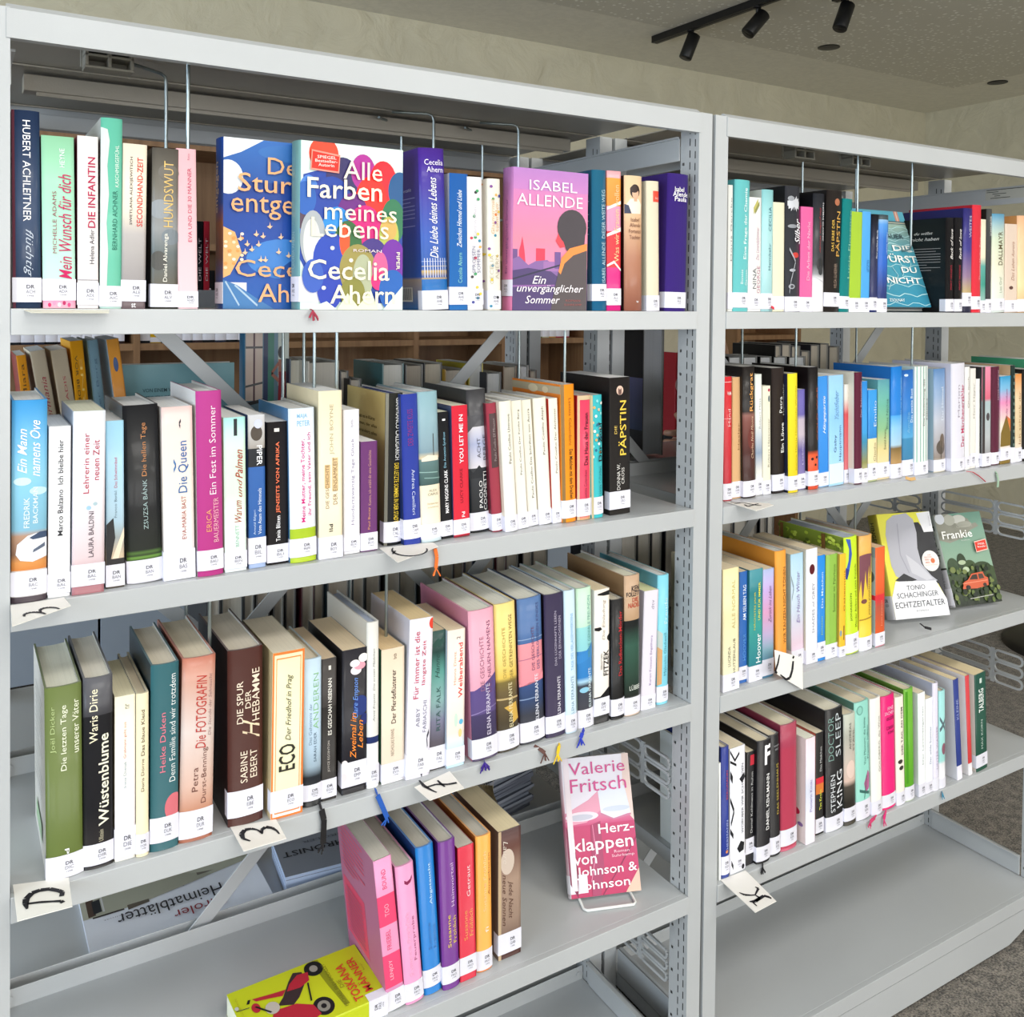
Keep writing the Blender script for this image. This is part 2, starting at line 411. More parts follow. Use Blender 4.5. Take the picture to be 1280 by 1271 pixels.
for i, (ya, yb) in enumerate(((-1.9, .7), (1.4, 3.0))):
    b = MB()
    for a, c in ((ya, ya+.05), (yb-.05, yb), ((ya+yb)/2-.03, (ya+yb)/2+.03)): b.box(x-.03, x+.03, a, c, .63, 2.13)
    b.box(x-.03, x+.03, ya, yb, .63, .68); b.box(x-.03, x+.03, ya, yb, 2.08, 2.13); struct('window_%d' % (i+5), b, M['clear'])

for x, y in PANELS:
    o = empty('ceiling_light', 'flat white ceiling light panel, '+('nearer' if y > -1 else 'farther')+' row, '+('left' if x < 1 else 'right')+' one over the aisle', 'ceiling light', (x, y, HC), 'ceiling light panels')
    bpy.context.view_layer.update(); mb = MB()
    for q in ((x-.6, x-.57, y-.3, y+.3), (x+.57, x+.6, y-.3, y+.3), (x-.6, x+.6, y-.3, y-.27), (x-.6, x+.6, y+.27, y+.3)): mb.box(*q, HC-.035, HC)
    j = mb.build('frame', M['clear'], o); j.matrix_parent_inverse = o.matrix_world.inverted()
# ------------------------------------------------------------------ steel shelving
D0 = 1.08                                        # front plane of the shelves
LV = [ZC-.0135, ZC-.321, ZC-.6266, ZC-.932, ZC-1.237]
LVR = [ZC-.0135, ZC-.3245, ZC-.628, ZC-.934, ZC-1.237]
UX = [(.0535, .9905), (1.0525, 1.9905)]          # clear width of the two units
YM0, YM1, YR1 = 1.358, 1.378, 1.66               # back of the front shelves, front and back of the rear shelves
TOPZ = ZC+.263
def post_mesh():
    mb = MB(); w, dp, h = .027, .042, TOPZ+.0195
    mb.box(0, w, 0, .0015, 0, h)
    mb.box(0, w, dp-.0015, dp, 0, h)
    mb.box(.0005, w-.0005, .0005, dp-.0005, h-.001, h)
    def plate(x):
        ys = [0.0015, .0075, .0095, .0195, .0215, .0330, .0375, dp-.0015]
        def face(y0, y1, z0, z1): mb.quad([(x, y0, z0), (x, y1, z0), (x, y1, z1), (x, y0, z1)])
        for i in (0, 2, 4, 6): face(ys[i], ys[i+1], 0, h)
        for i, off in ((1, 0), (3, .0025)):
            z = .02+off; face(ys[i], ys[i+1], 0, z)
            while z < h-.03:
                face(ys[i], ys[i+1], z+.0115, min(z+.0184, h)); z += .0184
            face(ys[i], ys[i+1], z, h)
        z = .03; face(ys[5], ys[6], 0, z)
        while z < h-.05:
            face(ys[5], ys[6], z+.0045, z+.0368); z += .0368
        face(ys[5], ys[6], z, h)
    plate(0); plate(w)
    nf = len(mb.f); mb.box(w/2-.006, w/2+.006, .003, dp-.003, 0, h-.01)  # black core put in for the shade behind the holes
    me = mb.mesh('post'); me.materials.append(M['steel']); me.materials.append(M['black'])
    for p in me.polygons[nf:]: p.material_index = 1
    return me
pm = post_mesh()
def bolts(mb, x, y, z, sx):
    mb.tube([(x, y, z), (x+sx*.002, y, z)], .004, 8)
units = []
for ui, (x0, x1) in enumerate(UX):
    lv = (LV, LVR)[ui]
    u = empty('steel_shelving_unit', ('light grey steel double-sided shelving unit on the left, full of books',
              'light grey steel double-sided shelving unit on the right, cut by the photo edge')[ui], 'shelving unit',
              ((x0+x1)/2, D0, 0), 'light grey steel shelving units'); units.append(u)
    bpy.context.view_layer.update()
    inv = u.matrix_world.inverted()
    def part(name, mb, mat, bevel=0):
        o = mb.build(name, mat, u, bevel); o.matrix_parent_inverse = inv; return o
    for px in (x0-.0275, x1+.0005):
        for py in (D0+.0015, YM0+.002-.022, YR1-.042):
            o = bpy.data.objects.new('post', pm); C.objects.link(o); o.parent = u
            o.location = Vector((px, py, .012)) - u.location
    for k, z in enumerate(lv):
        for side in (0, 1):
            mb = MB(); y0, y1 = (D0, YM0-.022) if side == 0 else (YR1, YM1+.024)
            s = 1 if side == 0 else -1
            def bx(xa, xb, ya, yb, za, zb): mb.box(xa, xb, min(ya, yb), max(ya, yb), za, zb)
            yb_ = YM0 if side == 0 else YM1
            bx(x0, x1, y0, y0+s*.010, z-.0275, z)                        # front lip
            bx(x0+.0006, x1-.0006, y0+s*.010, yb_, z-.0015, z)           # deck
            bx(x0+.0006, x1-.0006, yb_-s*.0015, yb_, z-.012, z+.024)      # back upstand
            bx(x0+.0006, x0+.002, y0+s*.010, yb_, z-.026, z); bx(x1-.002, x1-.0006, y0+s*.010, yb_, z-.026, z)
            if side == 0:
                for xx in (x0+.012, x1-.012): mb.tube([(xx, YM0-.0016, z+.012), (xx, YM0-.004, z+.012)], .004, 8)
            part('shelf', mb, M['steel'], .0012)
    # top canopy: front and rear fascia and three sheets with open joints
    zt = TOPZ
    prof = [(D0, zt), (D0, zt+.030), (D0+.010, zt+.037), (D0+.014, zt+.037), (D0+.014, zt+.0015), (D0+.012, zt)]
    for ya in (0, 1):
        mb = MB(); P = [((y if ya == 0 else 2*D0+.58-y), z) for y, z in prof]
        for a, c in zip(P, P[1:]+P[:1]):
            mb.quad([(x0-.004, *a), (x1+.003, *a), (x1+.003, *c), (x0-.004, *c)])
        for x in (x0-.004, x1+.003): mb.quad([(x, *p) for p in P])
        part('canopy_fascia', mb, M['steel'])
    for ya, yb in ((D0+.014, 1.340), (1.3435, 1.625), (1.6285, YR1-.014)):
        mb = MB(); mb.box(x0+.001, x1-.001, ya, yb, zt+.033, zt+.035); mb.box(x0+.001, x1-.001, ya, ya+.001, zt+.031, zt+.036)
        part('canopy_sheet', mb, M['canopy'])
    mb = MB(); mb.box(x0+.03, x1-.03, 1.385, 1.415, zt+.008, zt+.030); mb.box(x0+.045, x1-.045, 1.385, 1.387, zt+.002, zt+.008)
    part('top_rail', mb, M['canopy'], .001)
    mb = MB(); mb.box(x0+.03, x1-.03, 1.60, 1.612, zt-.006, zt+.016); part('top_rail', mb, M['steel'], .001)
    for x in (x0+.0005, x1-.0025):
        mb = MB(); mb.box(x, x+.002, 1.124, YR1-.045, ZC+.224, ZC+.262)
        mb.box(x-(.004 if x > x0+.1 else -.002), x+(.002 if x > x0+.1 else .006), 1.124, YR1-.045, ZC+.259, ZC+.262)
        part('side_plate', mb, M['steel'])
        for ya, yb in ((1.126, YM0-.022), (YM0+.024, YR1-.044)):
            mb = MB(); mb.box(x-.0005, x+.003, ya, yb, ZC-1.236, ZC-1.192); mb.box(x-.008 if x > x0+.1 else x, x+.0025 if x > x0+.1 else x+.010, ya, yb, ZC-1.194, ZC-1.192)
            part('side_rail', mb, M['steel'], .0008)
    # plinth under the bottom shelf
    zb = lv[4]-.030
    for ys in ((D0+.002, D0+.012), (YR1-.012, YR1-.002)):
        mb = MB(); top = zb; bot = .010; pts = [(x0-.02, top)]
        for t in range(9): q = t/8; pts.append((x0+.02+.09*q*q*(1.4-.4*q), top-.012+(bot-top+.012)*(q**.8)))
        for t in range(9): q = 1-t/8; pts.append((x1-.02-.09*q*q*(1.4-.4*q), top-.012+(bot-top+.012)*(q**.8)))
        pts.append((x1+.02, top))
        i0 = [(x, ys[0], z) for x, z in pts]; i1 = [(x, ys[1], z) for x, z in pts]
        mb.quad(i0[::-1]); mb.quad(i1)
        for k in range(len(pts)):
            a, c = k, (k+1) % len(pts); mb.quad([i0[a], i0[c], i1[c], i1[a]])
        part('plinth', mb, M['steel'])
    # diagonal braces between the front and the rear shelves
    dx = x0-.0535
    segs = [((.99, .131), (.06, -.809)), ((.06, .147), (.985, -.783)), ((.985, -.235), (.06, -1.165)), ((.06, -.235), (.985, -1.165))]
    for (xa, za), (xb, zb_) in segs:
        mb = MB(); yy = 1.3655+(.0025 if za > 0 and xa > .5 or za < 0 and xa > .5 else 0)
        mb.bar((xa+dx, yy, ZC+za), (xb+dx, yy, ZC+zb_), .021, .0022, (0, 1, 0)); part('diagonal_brace', mb, M['steel'], .0006)
    # pierced side grids
    xg = x1+.003
    for zg, hh in (((ZC-.770, .070), (ZC-1.075, .056)) if ui == 0 else ((ZC-.470, .076), (ZC-.800, .076))):
        for ya, yb in ((1.127, 1.334), (1.384, 1.615)):
            mb = MB(); hb = hh/3; ym = ya+.072
            def slot(yA, yB, zA, zB):                                   # a rounded ring around one long opening
                r = (zB-zA)/2-.0025; n = 6; cz = (zA+zB)/2; P = []; Q = []
                for t in range(n+1): a = -math.pi/2+math.pi*t/n; P.append((yB-.004-r+r*math.cos(a), cz+r*math.sin(a)))
                for t in range(n+1): a = math.pi/2+math.pi*t/n; P.append((yA+.004+r+r*math.cos(a), cz+r*math.sin(a)))
                loop = [(xg, y, z) for y, z in P]; loop.append(loop[0])
                for p, q in zip(loop, loop[1:]): mb.bar(p, q, .0042, .004, (1, 0, 0))
            for j in range(3):
                zA = zg-hh/2+j*hb
                slot(ya, ym, zA, zA+hb); slot(ym, yb, zA, zA+hb)
            mb.bar((xg, ym, zg-hh/2), (xg, ym, zg+hh/2), .0085, .0025, (1, 0, 0))
            part('side_grid', mb, M['steel'])
# paper notice on the inside of the right unit's top side plate
mb = MB(); P = [at(1227, 238, 1.2)]
mb.quad([(1.9875, 1.235, ZC+.262), (1.9875, 1.135, ZC+.262), (1.9875, 1.135, ZC+.236), (1.9875, 1.235, ZC+.236)], lin('#b9b8ae'))
for j, (a, c) in enumerate(((0, .95), (.0, .3), (.15, .5), (.2, .35), (.1, .6))):
    z = ZC+.2585-.0045*j; mb.quad([(1.9873, 1.232-a*.09, z), (1.9873, 1.232-c*.09, z), (1.9873, 1.232-c*.09, z-.0014), (1.9873, 1.232-a*.09, z-.0014)], lin('#3c3c3a'))
pn = mb.build('paper_notice', M['paper']); tag(pn, 'small white printed sticker under the right canopy, on its side plate', 'sticker')

# ------------------------------------------------------------------ wire book supports hanging under the shelves
def wire(X, zu, L, lab, Yf=1.14, Yr=1.27, clip=True):
    o = empty('wire_book_support', lab, 'book support', (X, (Yf+Yr)/2, zu), 'hanging wire book supports')
    bpy.context.view_layer.update(); inv = o.matrix_world.inverted()
    r = .0022; z1 = zu-.008; z0 = zu-L
    def bend(a, c, e):                                # rounded corner
        a, c, e = Vector(a), Vector(c), Vector(e); rr = .010
        p = c+(a-c).normalized()*rr; q = c+(e-c).normalized()*rr
        return [p.lerp(c, .0), (p*.25+c*.5+q*.25), q]
    P = [(X-.062, Yr-.05, z1), (X, Yr, z1), (X, Yr, z0), (X, Yf, z0), (X, Yf, z1), (X-.062, Yr-.10, z1)]
    pts = [Vector(P[0])]
    for i in range(1, len(P)-1): pts += bend(P[i-1], P[i], P[i+1])
    pts.append(Vector(P[-1]))
    mb = MB(); mb.tube(pts, r, 8); w = mb.build('wire_rod', M['chrome'], o); w.matrix_parent_inverse = inv
    if clip:
        mb = MB(); cx, cy = X-.105, 1.195; zt = zu
        mb.box(cx, cx+.004, cy, cy+.03, zt-.024, zt); mb.box(cx+.050, cx+.054, cy, cy+.03, zt-.024, zt); mb.box(cx+.025, cx+.029, cy, cy+.03, zt-.024, zt-.004)
        for za in (zt-.003, zt-.010, zt-.024): mb.box(cx, cx+.054, cy, cy+.03, za-.003, za)
        mb.box(cx-.002, cx+.056, cy+.028, cy+.031, zt-.022, zt)
        mb.tube([(cx+.027, cy+.03, z1-.001), (X-.060, Yr-.05, z1-.001)], .003, 8)
        w = mb.build('clip', M['plastic'], o, .0008); w.matrix_parent_inverse = inv
def xf(px, py, Y=1.14): return at(px, py, Y).x
def us(ui, k): return (TOPZ+.033) if k == 0 else (LV, LVR)[ui][k-1]-.0016
WY = {542: (1.30, 1.42), 648: (1.30, 1.42)}
for (px, py, ui, k, L, where, cl) in [
    (235, 130, 0, 0, .19, 'between dark marbled and pink book, left top shelf', True),
    (542, 172, 0, 0, .19, 'behind the tall purple book on the left top shelf', False),
    (648, 190, 0, 0, .16, 'behind the pink face-out book on the left top shelf', False),
    (393, 440, 0, 1, .17, 'left of two above the cream book, left second shelf', False),
    (421, 440, 0, 1, .17, 'right of two above the cream book, left second shelf', False),
    (706, 440, 0, 1, .17, 'behind the black book with gold lettering, left second shelf', False),
    (262, 770, 0, 2, .17, 'beside the dark brown hardback, left third shelf', False),
    (483, 740, 0, 2, .17, 'beside the white book with red lettering, left third shelf', False),
    (1072, 230, 1, 0, .19, 'over the lime green book, right top shelf', True),
    (1140, 230, 1, 0, .19, 'over the turquoise face-out book, right top shelf', True),
    (995, 430, 1, 1, .17, 'over the yellow book, right second shelf', False),
    (1140, 440, 1, 1, .17, 'over the blue sea books, right second shelf', False),
    (1069, 645, 1, 2, .17, 'over the lime patterned hardback, right third shelf', False)]:
    ya, yb = WY.get(px, (1.14, 1.27))
    wire(xf(px, py, ya), us(ui, k), L, 'bent zinc wire book support '+where, Yf=ya, Yr=yb, clip=cl)
# ------------------------------------------------------------------ the books
ROWS = {'L1': (LV[0], 'left rack top shelf', (15, 386, 871, 389.5)), 'L2': (LV[1], 'left rack second shelf', None), 'L3': (LV[2], 'left rack third shelf', None),
        'L4': (LV[3], 'left rack fourth shelf', None), 'R1': (LVR[0], 'right rack top shelf', None), 'R2': (LVR[1], 'right rack second shelf', None),
        'R3': (LVR[2], 'right rack third shelf', None), 'R4': (LVR[3], 'right rack fourth shelf', None)}
BK = {}
endx = {}
def bk(row, xl, yb, xr, yt, xt, kind, desc, bands, side=None, st=(.02, .15), code='', T=(), A=(), depth=None, back=(), bart=(), page=None, dy=0, key=None, sb=None, fixed=None, mat=None):
    zs, phrase, _ = ROWS[row]
    if row in ('L1', 'R1'):
        Y0 = (D0+.007 if fixed is None else fixed)
        P = at(xl, 390, Y0)
        Q = at(xr, 390, Y0)
    else:
        P = atz(xl, yb, zs); Y0 = min(max(P.y, D0+.003), 1.19) if fixed is None else fixed
        P = at(xl, yb, Y0); Q = at(xr, yb, Y0)
    Tt = Q.x-P.x-.0002
    tp = at(xt if xt is not None else xl, yt, Y0)
    dx = tp.x-P.x; dz = tp.z-zs
    if xt is None: dx = 0
    if row in endx and endx[row] > P.x and endx[row]-P.x < .006:
        e = endx[row]-P.x; P.x += e; Tt = max(Tt-e, .006)
    H = math.hypot(dx, dz); th = math.atan2(-dx, dz)
    c, s = math.cos(th), math.sin(th)
    D = depth or min((.665 if kind == 'h' else .62)*H, .155)
    mx = Matrix(((c, 0, -s, P.x), (0, 1, 0, Y0+.0025), (s, 0, c, zs+.0003), (0, 0, 0, 1)))
    endx[row] = P.x+Tt
    texts = list(T)
    nm = 'book'
    lab = desc+', '+phrase
    o = make_book(nm, lab, 'books on the '+phrase, Tt, D, H, kind, bands, side, st, code, texts, A, back=back, bart=bart, page=page, mx=mx, sidebands=sb, mat=mat)
    if key: BK[key] = o
    return o
W_, K_ = '#f2f1f4', '#2a2a30'
def lines(n, a0, a1, b0, b1, col, w=.0045, seed=1):          # blocks of small print on a back cover
    r = random.Random(seed); out = []
    for i in range(n):
        z = b1-(b1-b0)*i/n; e = a1 if r.random() < .75 else a0+(a1-a0)*r.uniform(.5, .95)
        out.append(('r', a0, e, z-w, z+w*.4, col))
    return out
# ---- left rack, top shelf
bk('L1', 16.5, 0, 51.8, 136.5, 14.2, 'h', 'tall navy hardback with white lettering reading downwards', [(0, '#27364f'), (.5, '#2c4162'), (1, '#223250')], '#5c1f2c', (.03, .155), 'ACH',
   [('HUBERT ACHLEITNER', W_, .38, .66, .44, .95, 'd', .01), ('flüchtig', '#b9c3d2', .38, .74, .16, .40, 'd', 0, .4)], [('r', 0, .1, 0, 1, '#5c2a3a')])
bk('L1', 54, 0, 95, 168.5, 51.5, 'p', 'mint green book with magenta brush lettering', [(0, '#f0b4c4'), (.045, '#e88fae'), (.045, '#c5e8dc'), (.6, '#a7dcc0'), (1, '#93cfa8')], '#8a2a45', (.045, .17), 'ADA',
   [('MICHELLE ADAMS', '#9a3355', .32, .44, .32, .68), ('Mein Wunsch für dich', '#c2185b', .5, .9, .17, .78, 'u', .01, .3), ('HEYNE', W_, .55, .7, .82, .93)],
   [('e', .2+.15*i, .02+.01*(i % 2), .05, .012, c) for i, c in enumerate(('#d81b60', '#f48fb1', '#fce4ec', '#ad1457', '#ec407a'))])
bk('L1', 97.4, 0, 123.4, 169, 97, 'p', 'white book with crimson title and dark red sides', [(0, '#efe7e6'), (1, '#f4efee')], '#7d2439', (.02, .15), 'ADL',
   [('DIE INFANTIN', '#b5174b', .5, .86, .47, .88, 'u', .02), ('Helena Adler', '#3a3440', .58, .8, .26, .46)], [('r', 0, 1, .163, .168, '#8c8a93')])
bk('L1', 125, 0, 152, 146.5, 126.5, 'h', 'tall jade green hardback with torn grey strip', [(0, '#bfe0d6'), (.1, '#bfe0d6'), (.1, '#62b79c'), (1, '#66bfa6')], '#c6cbc7', (.01, .12), 'AIC',
   [('BERNHARD AICHNER', '#2c6e60', .55, .78, .31, .62), ('KASCHMIRGEFÜHL', '#eaf5ee', .62, .84, .64, .86)],
   [('p', [(0, .1), (.3, .1), (.36, .3), (.28, .45), (.38, .6), (.3, .75), (.4, .88), (.3, .94), (0, .95)], '#cdd2cf')])
bk('L1', 150.5, 0, 182, 178.4, 153, 'p', 'cream to grey paperback with red and black title', [(0, '#6b5c60'), (.045, '#6b5c60'), (.045, '#857f80'), (.45, '#b3adab'), (.62, '#e9dcc8'), (1, '#efe3d0')], None, (.045, .175), 'ALE',
   [('SWETLANA ALEXIJEWITSCH', '#3a3335', .3, .44, .51, .92, 'u', .008), ('SECONDHAND-ZEIT', '#d1403a', .6, .84, .5, .92, 'u', .02), ('st', W_, .42, .6, .008, .036, 'h', .02)])
bk('L1', 189, 0, 222.5, 184, 191, 'h', 'dark marbled grey hardback with pale gold title', [(0, '#3d3c38'), (.15, '#5a564a'), (.35, '#5d6668'), (.5, '#8d8f90'), (.75, '#6f6a60'), (1, '#57524c')], '#2c2a2a', (.012, .155), 'ALV',
   [('HUNDSWUT', '#e3bf74', .42, .78, .51, .92), ('Daniel Alvarenga', '#f0ece0', .42, .62, .17, .47, 'u', .01)],
   [('e', .3, .62, .4, .06, '#8f9499'), ('e', .7, .45, .35, .05, '#747d84'), ('e', .25, .3, .3, .06, '#494844'), ('e', .6, .85, .4, .05, '#67625a')])
bk('L1', 223.6, 0, 248, 185, 221, 'p', 'pale pink slim book with rose lettering', [(0, '#f4d3da'), (1, '#f0bcc4')], None, (.01, .11), 'AND',
   [('EVA UND DIE 30 MÄNNER', '#c44a66', .5, .74, .42, .88), ('Roman', '#c47a8c', .55, .68, .93, .97)])
bk('L1', 529.6, 0, 561, 184.4, 523.5, 'h', 'tall violet to blue hardback with white script', [(0, '#1b6fb0'), (.19, '#1b66ae'), (.19, '#c8a860'), (.205, '#1d4c96'), (.24, '#c8a860'), (.25, '#24559f'), (.45, '#2a55b0'), (.75, '#3b2c96'), (1, '#4a2a8c')], None, (.0, .12), 'AHE',
   [('Die Liebe deines Lebens', W_, .3, .62, .32, .82, 'u', .012, .4), ('Cecelia', '#ece6f8', .18, .92, .895, .93, 'h', .01), ('Ahern', '#ece6f8', .26, .92, .85, .885, 'h', .01)],
   [('l', [(0, .27), (1, .27)], .0015, '#d8c890'), ('l', [(0, .3), (1, .3)], .001, '#cfd8f0')] + [('l', [(.1+.1*i, .2), (.1+.1*i, .32)], .012, '#d9dcf0') for i in range(9)],
   sb=[(0, '#1a66a8'), (.18, '#1a5ea6'), (.18, '#c8a860'), (.2, '#2450a0'), (.5, '#2c3f9c'), (.8, '#3a2688'), (1, '#43277f')],
   back=[('Cecelia Ahern erzählt', '#cfd4ee', .3, .85, .74, .76, 'h')], bart=lines(8, .3, .9, .5, .7, '#8f93cf', .004)+[('r', .45, .8, .05, .14, '#dcd6cc')]+[('r', .47+.03*i, .482+.03*i, .06, .135, '#2a2a30') for i in range(11)])
bk('L1', 563, 0, 585.6, 216, 563, 'p', 'mid blue book with white script lettering', [(0, '#2f6fb5'), (1, '#2a62ae')], '#d9dbe0', (.04, .17), 'AHE',
   [('Zwischen Himmel und Liebe', '#e8f0fa', .4, .66, .46, .88, 'u', .01, .4), ('Cecelia Ahern', '#8fd0c8', .46, .68, .2, .42)], sb=[(0, '#2458a4'), (.72, '#2458a4'), (.72, '#dcdde2'), (1, '#dcdde2')])
dots = ['#2a7f9e', '#f2a65a', '#e3c43c', '#7a3f8f', '#3a3f90', '#c2304a', '#3c9a5f', '#2a2a30', '#e07a30']
def dotart(seed, n=16):
    r = random.Random(seed); return [('e', r.uniform(.08, .92), r.uniform(.03, .97), .10, .011, r.choice(dots)) for _ in range(n)]
bk('L1', 586, 0, 605, 220.5, 584, 'p', 'white book with colourful ink dots, left of its cream twin', '#f0eef2', None, (.04, .16), 'AHE',
   [('SOMMER', '#6a6a8a', .6, .82, .28, .46), ('SPROSSEN', '#6a6a8a', .28, .5, .28, .48), ('Cecelia Ahern', '#c9c4cf', .4, .6, .55, .8)], dotart(3))
bk('L1', 611, 0, 626.8, 223, 610, 'h', 'cream book with colourful ink dots, beside the pink cover', '#f1ecdf', '#efe8da', (.01, .15), 'AHE',
   [('Glasmurmel-', '#d6a77a', .2, .45, .58, .86), ('sammler', '#d6a77a', .5, .78, .6, .82), ('CECELIA', '#b9b09c', .1, .35, .2, .42), ('AHERN', '#b9b09c', .5, .78, .24, .42)], dotart(5), bart=dotart(9, 12))
bk('L1', 741.7, 0, 759, 212, 741, 'h', 'petrol blue hardback with pale spaced lettering', [(0, '#1d5f86'), (1, '#246684')], '#1b4d6b', (.07, .19), 'ALL',
   [('ISABEL ALLENDE  DIESER WEITE WEG', '#bcd9e2', .62, .9, .2, .86)], bart=lines(6, .55, .95, .5, .78, '#7fa6ba', .005))
bk('L1', 759.8, 0, 777, 213, 760, 'p', 'slim book in bands of orange, pink, red and magenta', [(0, '#d2267e'), (.31, '#d2267e'), (.31, '#d8303a'), (.57, '#d8303a'), (.57, '#ec8fb0'), (.75, '#ee92b2'), (.75, '#f08a2c'), (.95, '#f29a3e'), (.95, '#f3a9b0'), (1, '#f3a9b0')], None, (.04, .16), 'ALL',
   [('Was wir Frauen wollen', '#f6cf9a', .5, .85, .35, .9)], [('p', [(0, .55), (1, .6), (1, .57), (0, .53)], '#f8e6e0'), ('p', [(0, .74), (1, .79), (1, .765), (0, .72)], '#f8e6e0'), ('p', [(0, .33), (.5, .36), (1, .3), (1, .285), (.5, .34), (0, .315)], '#f8e6e0')])
bk('L1', 781.5, 0, 803.2, 219, 781.5, 'h', 'peach to brown hardback with dark-haired portrait on spine', [(0, '#8a5444'), (.4, '#b07a60'), (.7, '#dcb48e'), (1, '#eccfa8')], '#2a1a16', None, '',
   [('Isabel', '#6b3c2c', .3, .8, .66, .69, 'h'), ('Allende', '#6b3c2c', .24, .86, .62, .65, 'h'), ('Fortunas', '#6b3c2c', .2, .88, .575, .605, 'h'), ('Tochter', '#6b3c2c', .22, .86, .53, .56, 'h'), ('w', W_, .6, .75, .06, .075, 'h')],
   [('p', [(.15, .74), (.1, .79), (.3, .83), (.75, .83), (.95, .79), (.9, .72), (.2, .72)], '#f1e4cf'), ('p', [(0, .72), (.35, .72), (.2, .78), (0, .79)], '#2d3450'), ('e', .55, .885, .28, .052, '#2a1a18'), ('e', .57, .868, .19, .042, '#dcaf90'), ('e', .5, .9, .24, .026, '#33201c'), ('r', .48, .66, .81, .84, '#d7a98a')])
bk('L1', 809.6, 0, 825, 226, 809, 'h', 'plain cream hardback with small orange-red square', '#e9dfc6', '#e6dcc2', (.0, .12), 'ALL', [('Allende', '#f5d9cf', .62, .9, .86, .88, 'h')], [('r', .45, 1, .84, .925, '#dc4a34')])
bk('L1', 832, 0, 857.5, 216, 836, 'h', 'wide dark violet hardback at the right end', '#3a2478', '#37216f', (.025, .14), 'ALL',
   [('Isabel', W_, .3, .75, .87, .905, 'h', .02), ('Allende', W_, .22, .96, .835, .87, 'h', .02), ('Paula', W_, .3, .9, .8, .835, 'h', .02)])
# ---- left rack, second shelf
bk('L2', 13.8, 756, 58.3, 501, 15, 'h', 'sky blue hardback with white script and parked car', [(0, '#40343c'), (.03, '#40343c'), (.03, '#b9b4b4'), (.16, '#d0c8c4'), (.16, '#cf7f3c'), (.2, '#d38f4e'), (.24, '#8a6a58'), (.33, '#b08a70'), (.36, '#7fb4cc'), (.6, '#86c6e2'), (1, '#3f98d8')], None, (.035, .155), 'BAC',
   [('Ein Mann', '#f8f8f2', .16, .42, .64, .86, 'u', .015, .4), ('namens Ove', '#f8f8f2', .5, .8, .62, .9, 'u', .015, .4), ('FREDRIK', '#dfeaf0', .34, .5, .37, .52, 'u', .02), ('BACKMAN', '#dfeaf0', .6, .74, .39, .57, 'u', .02)],
   [('p', [(.12, .24), (.16, .29), (.45, .33), (.7, .34), (1, .33), (1, .22), (.6, .2), (.25, .21)], '#e2e4ec'), ('p', [(.5, .32), (.8, .345), (1, .345), (1, .315), (.6, .31)], '#3a4a66'), ('p', [(.6, .245), (.95, .27), (.95, .29), (.62, .26)], '#5a6478'), ('e', .3, .6, .25, .02, '#c8e4ef'), ('e', .75, .55, .25, .02, '#bfe0ee')])
bk('L2', 60, 749, 87.8, 534, 61.3, 'p', 'plain white paperback with black serif title', '#efeef0', None, (.02, .14), 'BAL', [('Marco Balzano  Ich bleibe hier', K_, .42, .66, .36, .92, 'u', .012)])
bk('L2', 90, 745.6, 130.5, 515, 92, 'p', 'pale mauve paperback with red title, mauve foot', [(0, '#a56c74'), (.045, '#a56c74'), (.2, '#d8c4c8'), (.5, '#e4dce2'), (1, '#dfe4ee')], '#c9cfdc', (.045, .165), 'BAL',
   [('Lehrerin einer', '#b02a44', .32, .5, .55, .88, 'u', .008), ('neuen Zeit', '#b02a44', .62, .82, .62, .84, 'u', .008), ('LAURA BALDINI', '#4a3c46', .5, .66, .2, .45, 'u', .008)],
   [('e', .5, .47, .08, .012, '#9ec4dc'), ('e', .7, .49, .07, .01, '#a8c0c8')])
bk('L2', 133.5, 737, 156, 527, 132.5, 'p', 'slim light blue paperback with dark road scene', [(0, '#3a342f'), (.04, '#c8b49c'), (.2, '#cbb79d'), (.3, '#9aa0a0'), (.4, '#a9c4d4'), (1, '#9ed0ea')], None, (.01, .14), 'BAN',
   [('Das Schwimmbad', '#c8586a', .45, .62, .6, .78), ('Franco Bankl', '#6a7a8a', .45, .6, .42, .58)], [('p', [(0, .38), (.4, .42), (.5, .3), (.25, .17), (0, .1)], '#2e2e30'), ('p', [(.2, .14), (1, .36), (1, .3), (.6, .14)], '#e8d8c0'), ('r', 0, 1, .14, .175, '#2f2d2e')])
bk('L2', 160, 731.5, 204, 508, 153, 'h', 'wide black hardback with grassy green band', [(0, '#e4e2ea'), (.02, '#5a4c3e'), (.12, '#6a5c4e'), (.13, '#3c5226'), (.145, '#6a9440'), (.155, '#2c3820'), (.17, '#4c6c30'), (.185, '#20241e'), (.4, '#17181a'), (1, '#1c1c1f')], '#5c646a', (.005, .13), 'BAN',
   [('ZSUZSA BÁNK', '#9fb4b4', .46, .62, .3, .58), ('Die hellen Tage', '#c28454', .48, .66, .6, .9)])
bk('L2', 206, 727.6, 244.5, 510, 202, 'p', 'wide cream paperback with blue ornamental title', [(0, '#e6e6ee'), (.18, '#e8e2e4'), (.5, '#efe3d6'), (.9, '#ead2cc'), (1, '#dfc0bc')], '#cfc4bc', (.0, .17), 'BAS',
   [('Die Queen', '#2f64a0', .5, .85, .5, .8, 'u', .01), ('EVA-MARIA BAST', '#9c3c38', .6, .74, .23, .48)], [('l', [(.36, .63), (.44, .66), (.36, .69)], .012, '#4a78ac'), ('l', [(.6, .88), (.56, .9), (.62, .92)], .01, '#333340')])
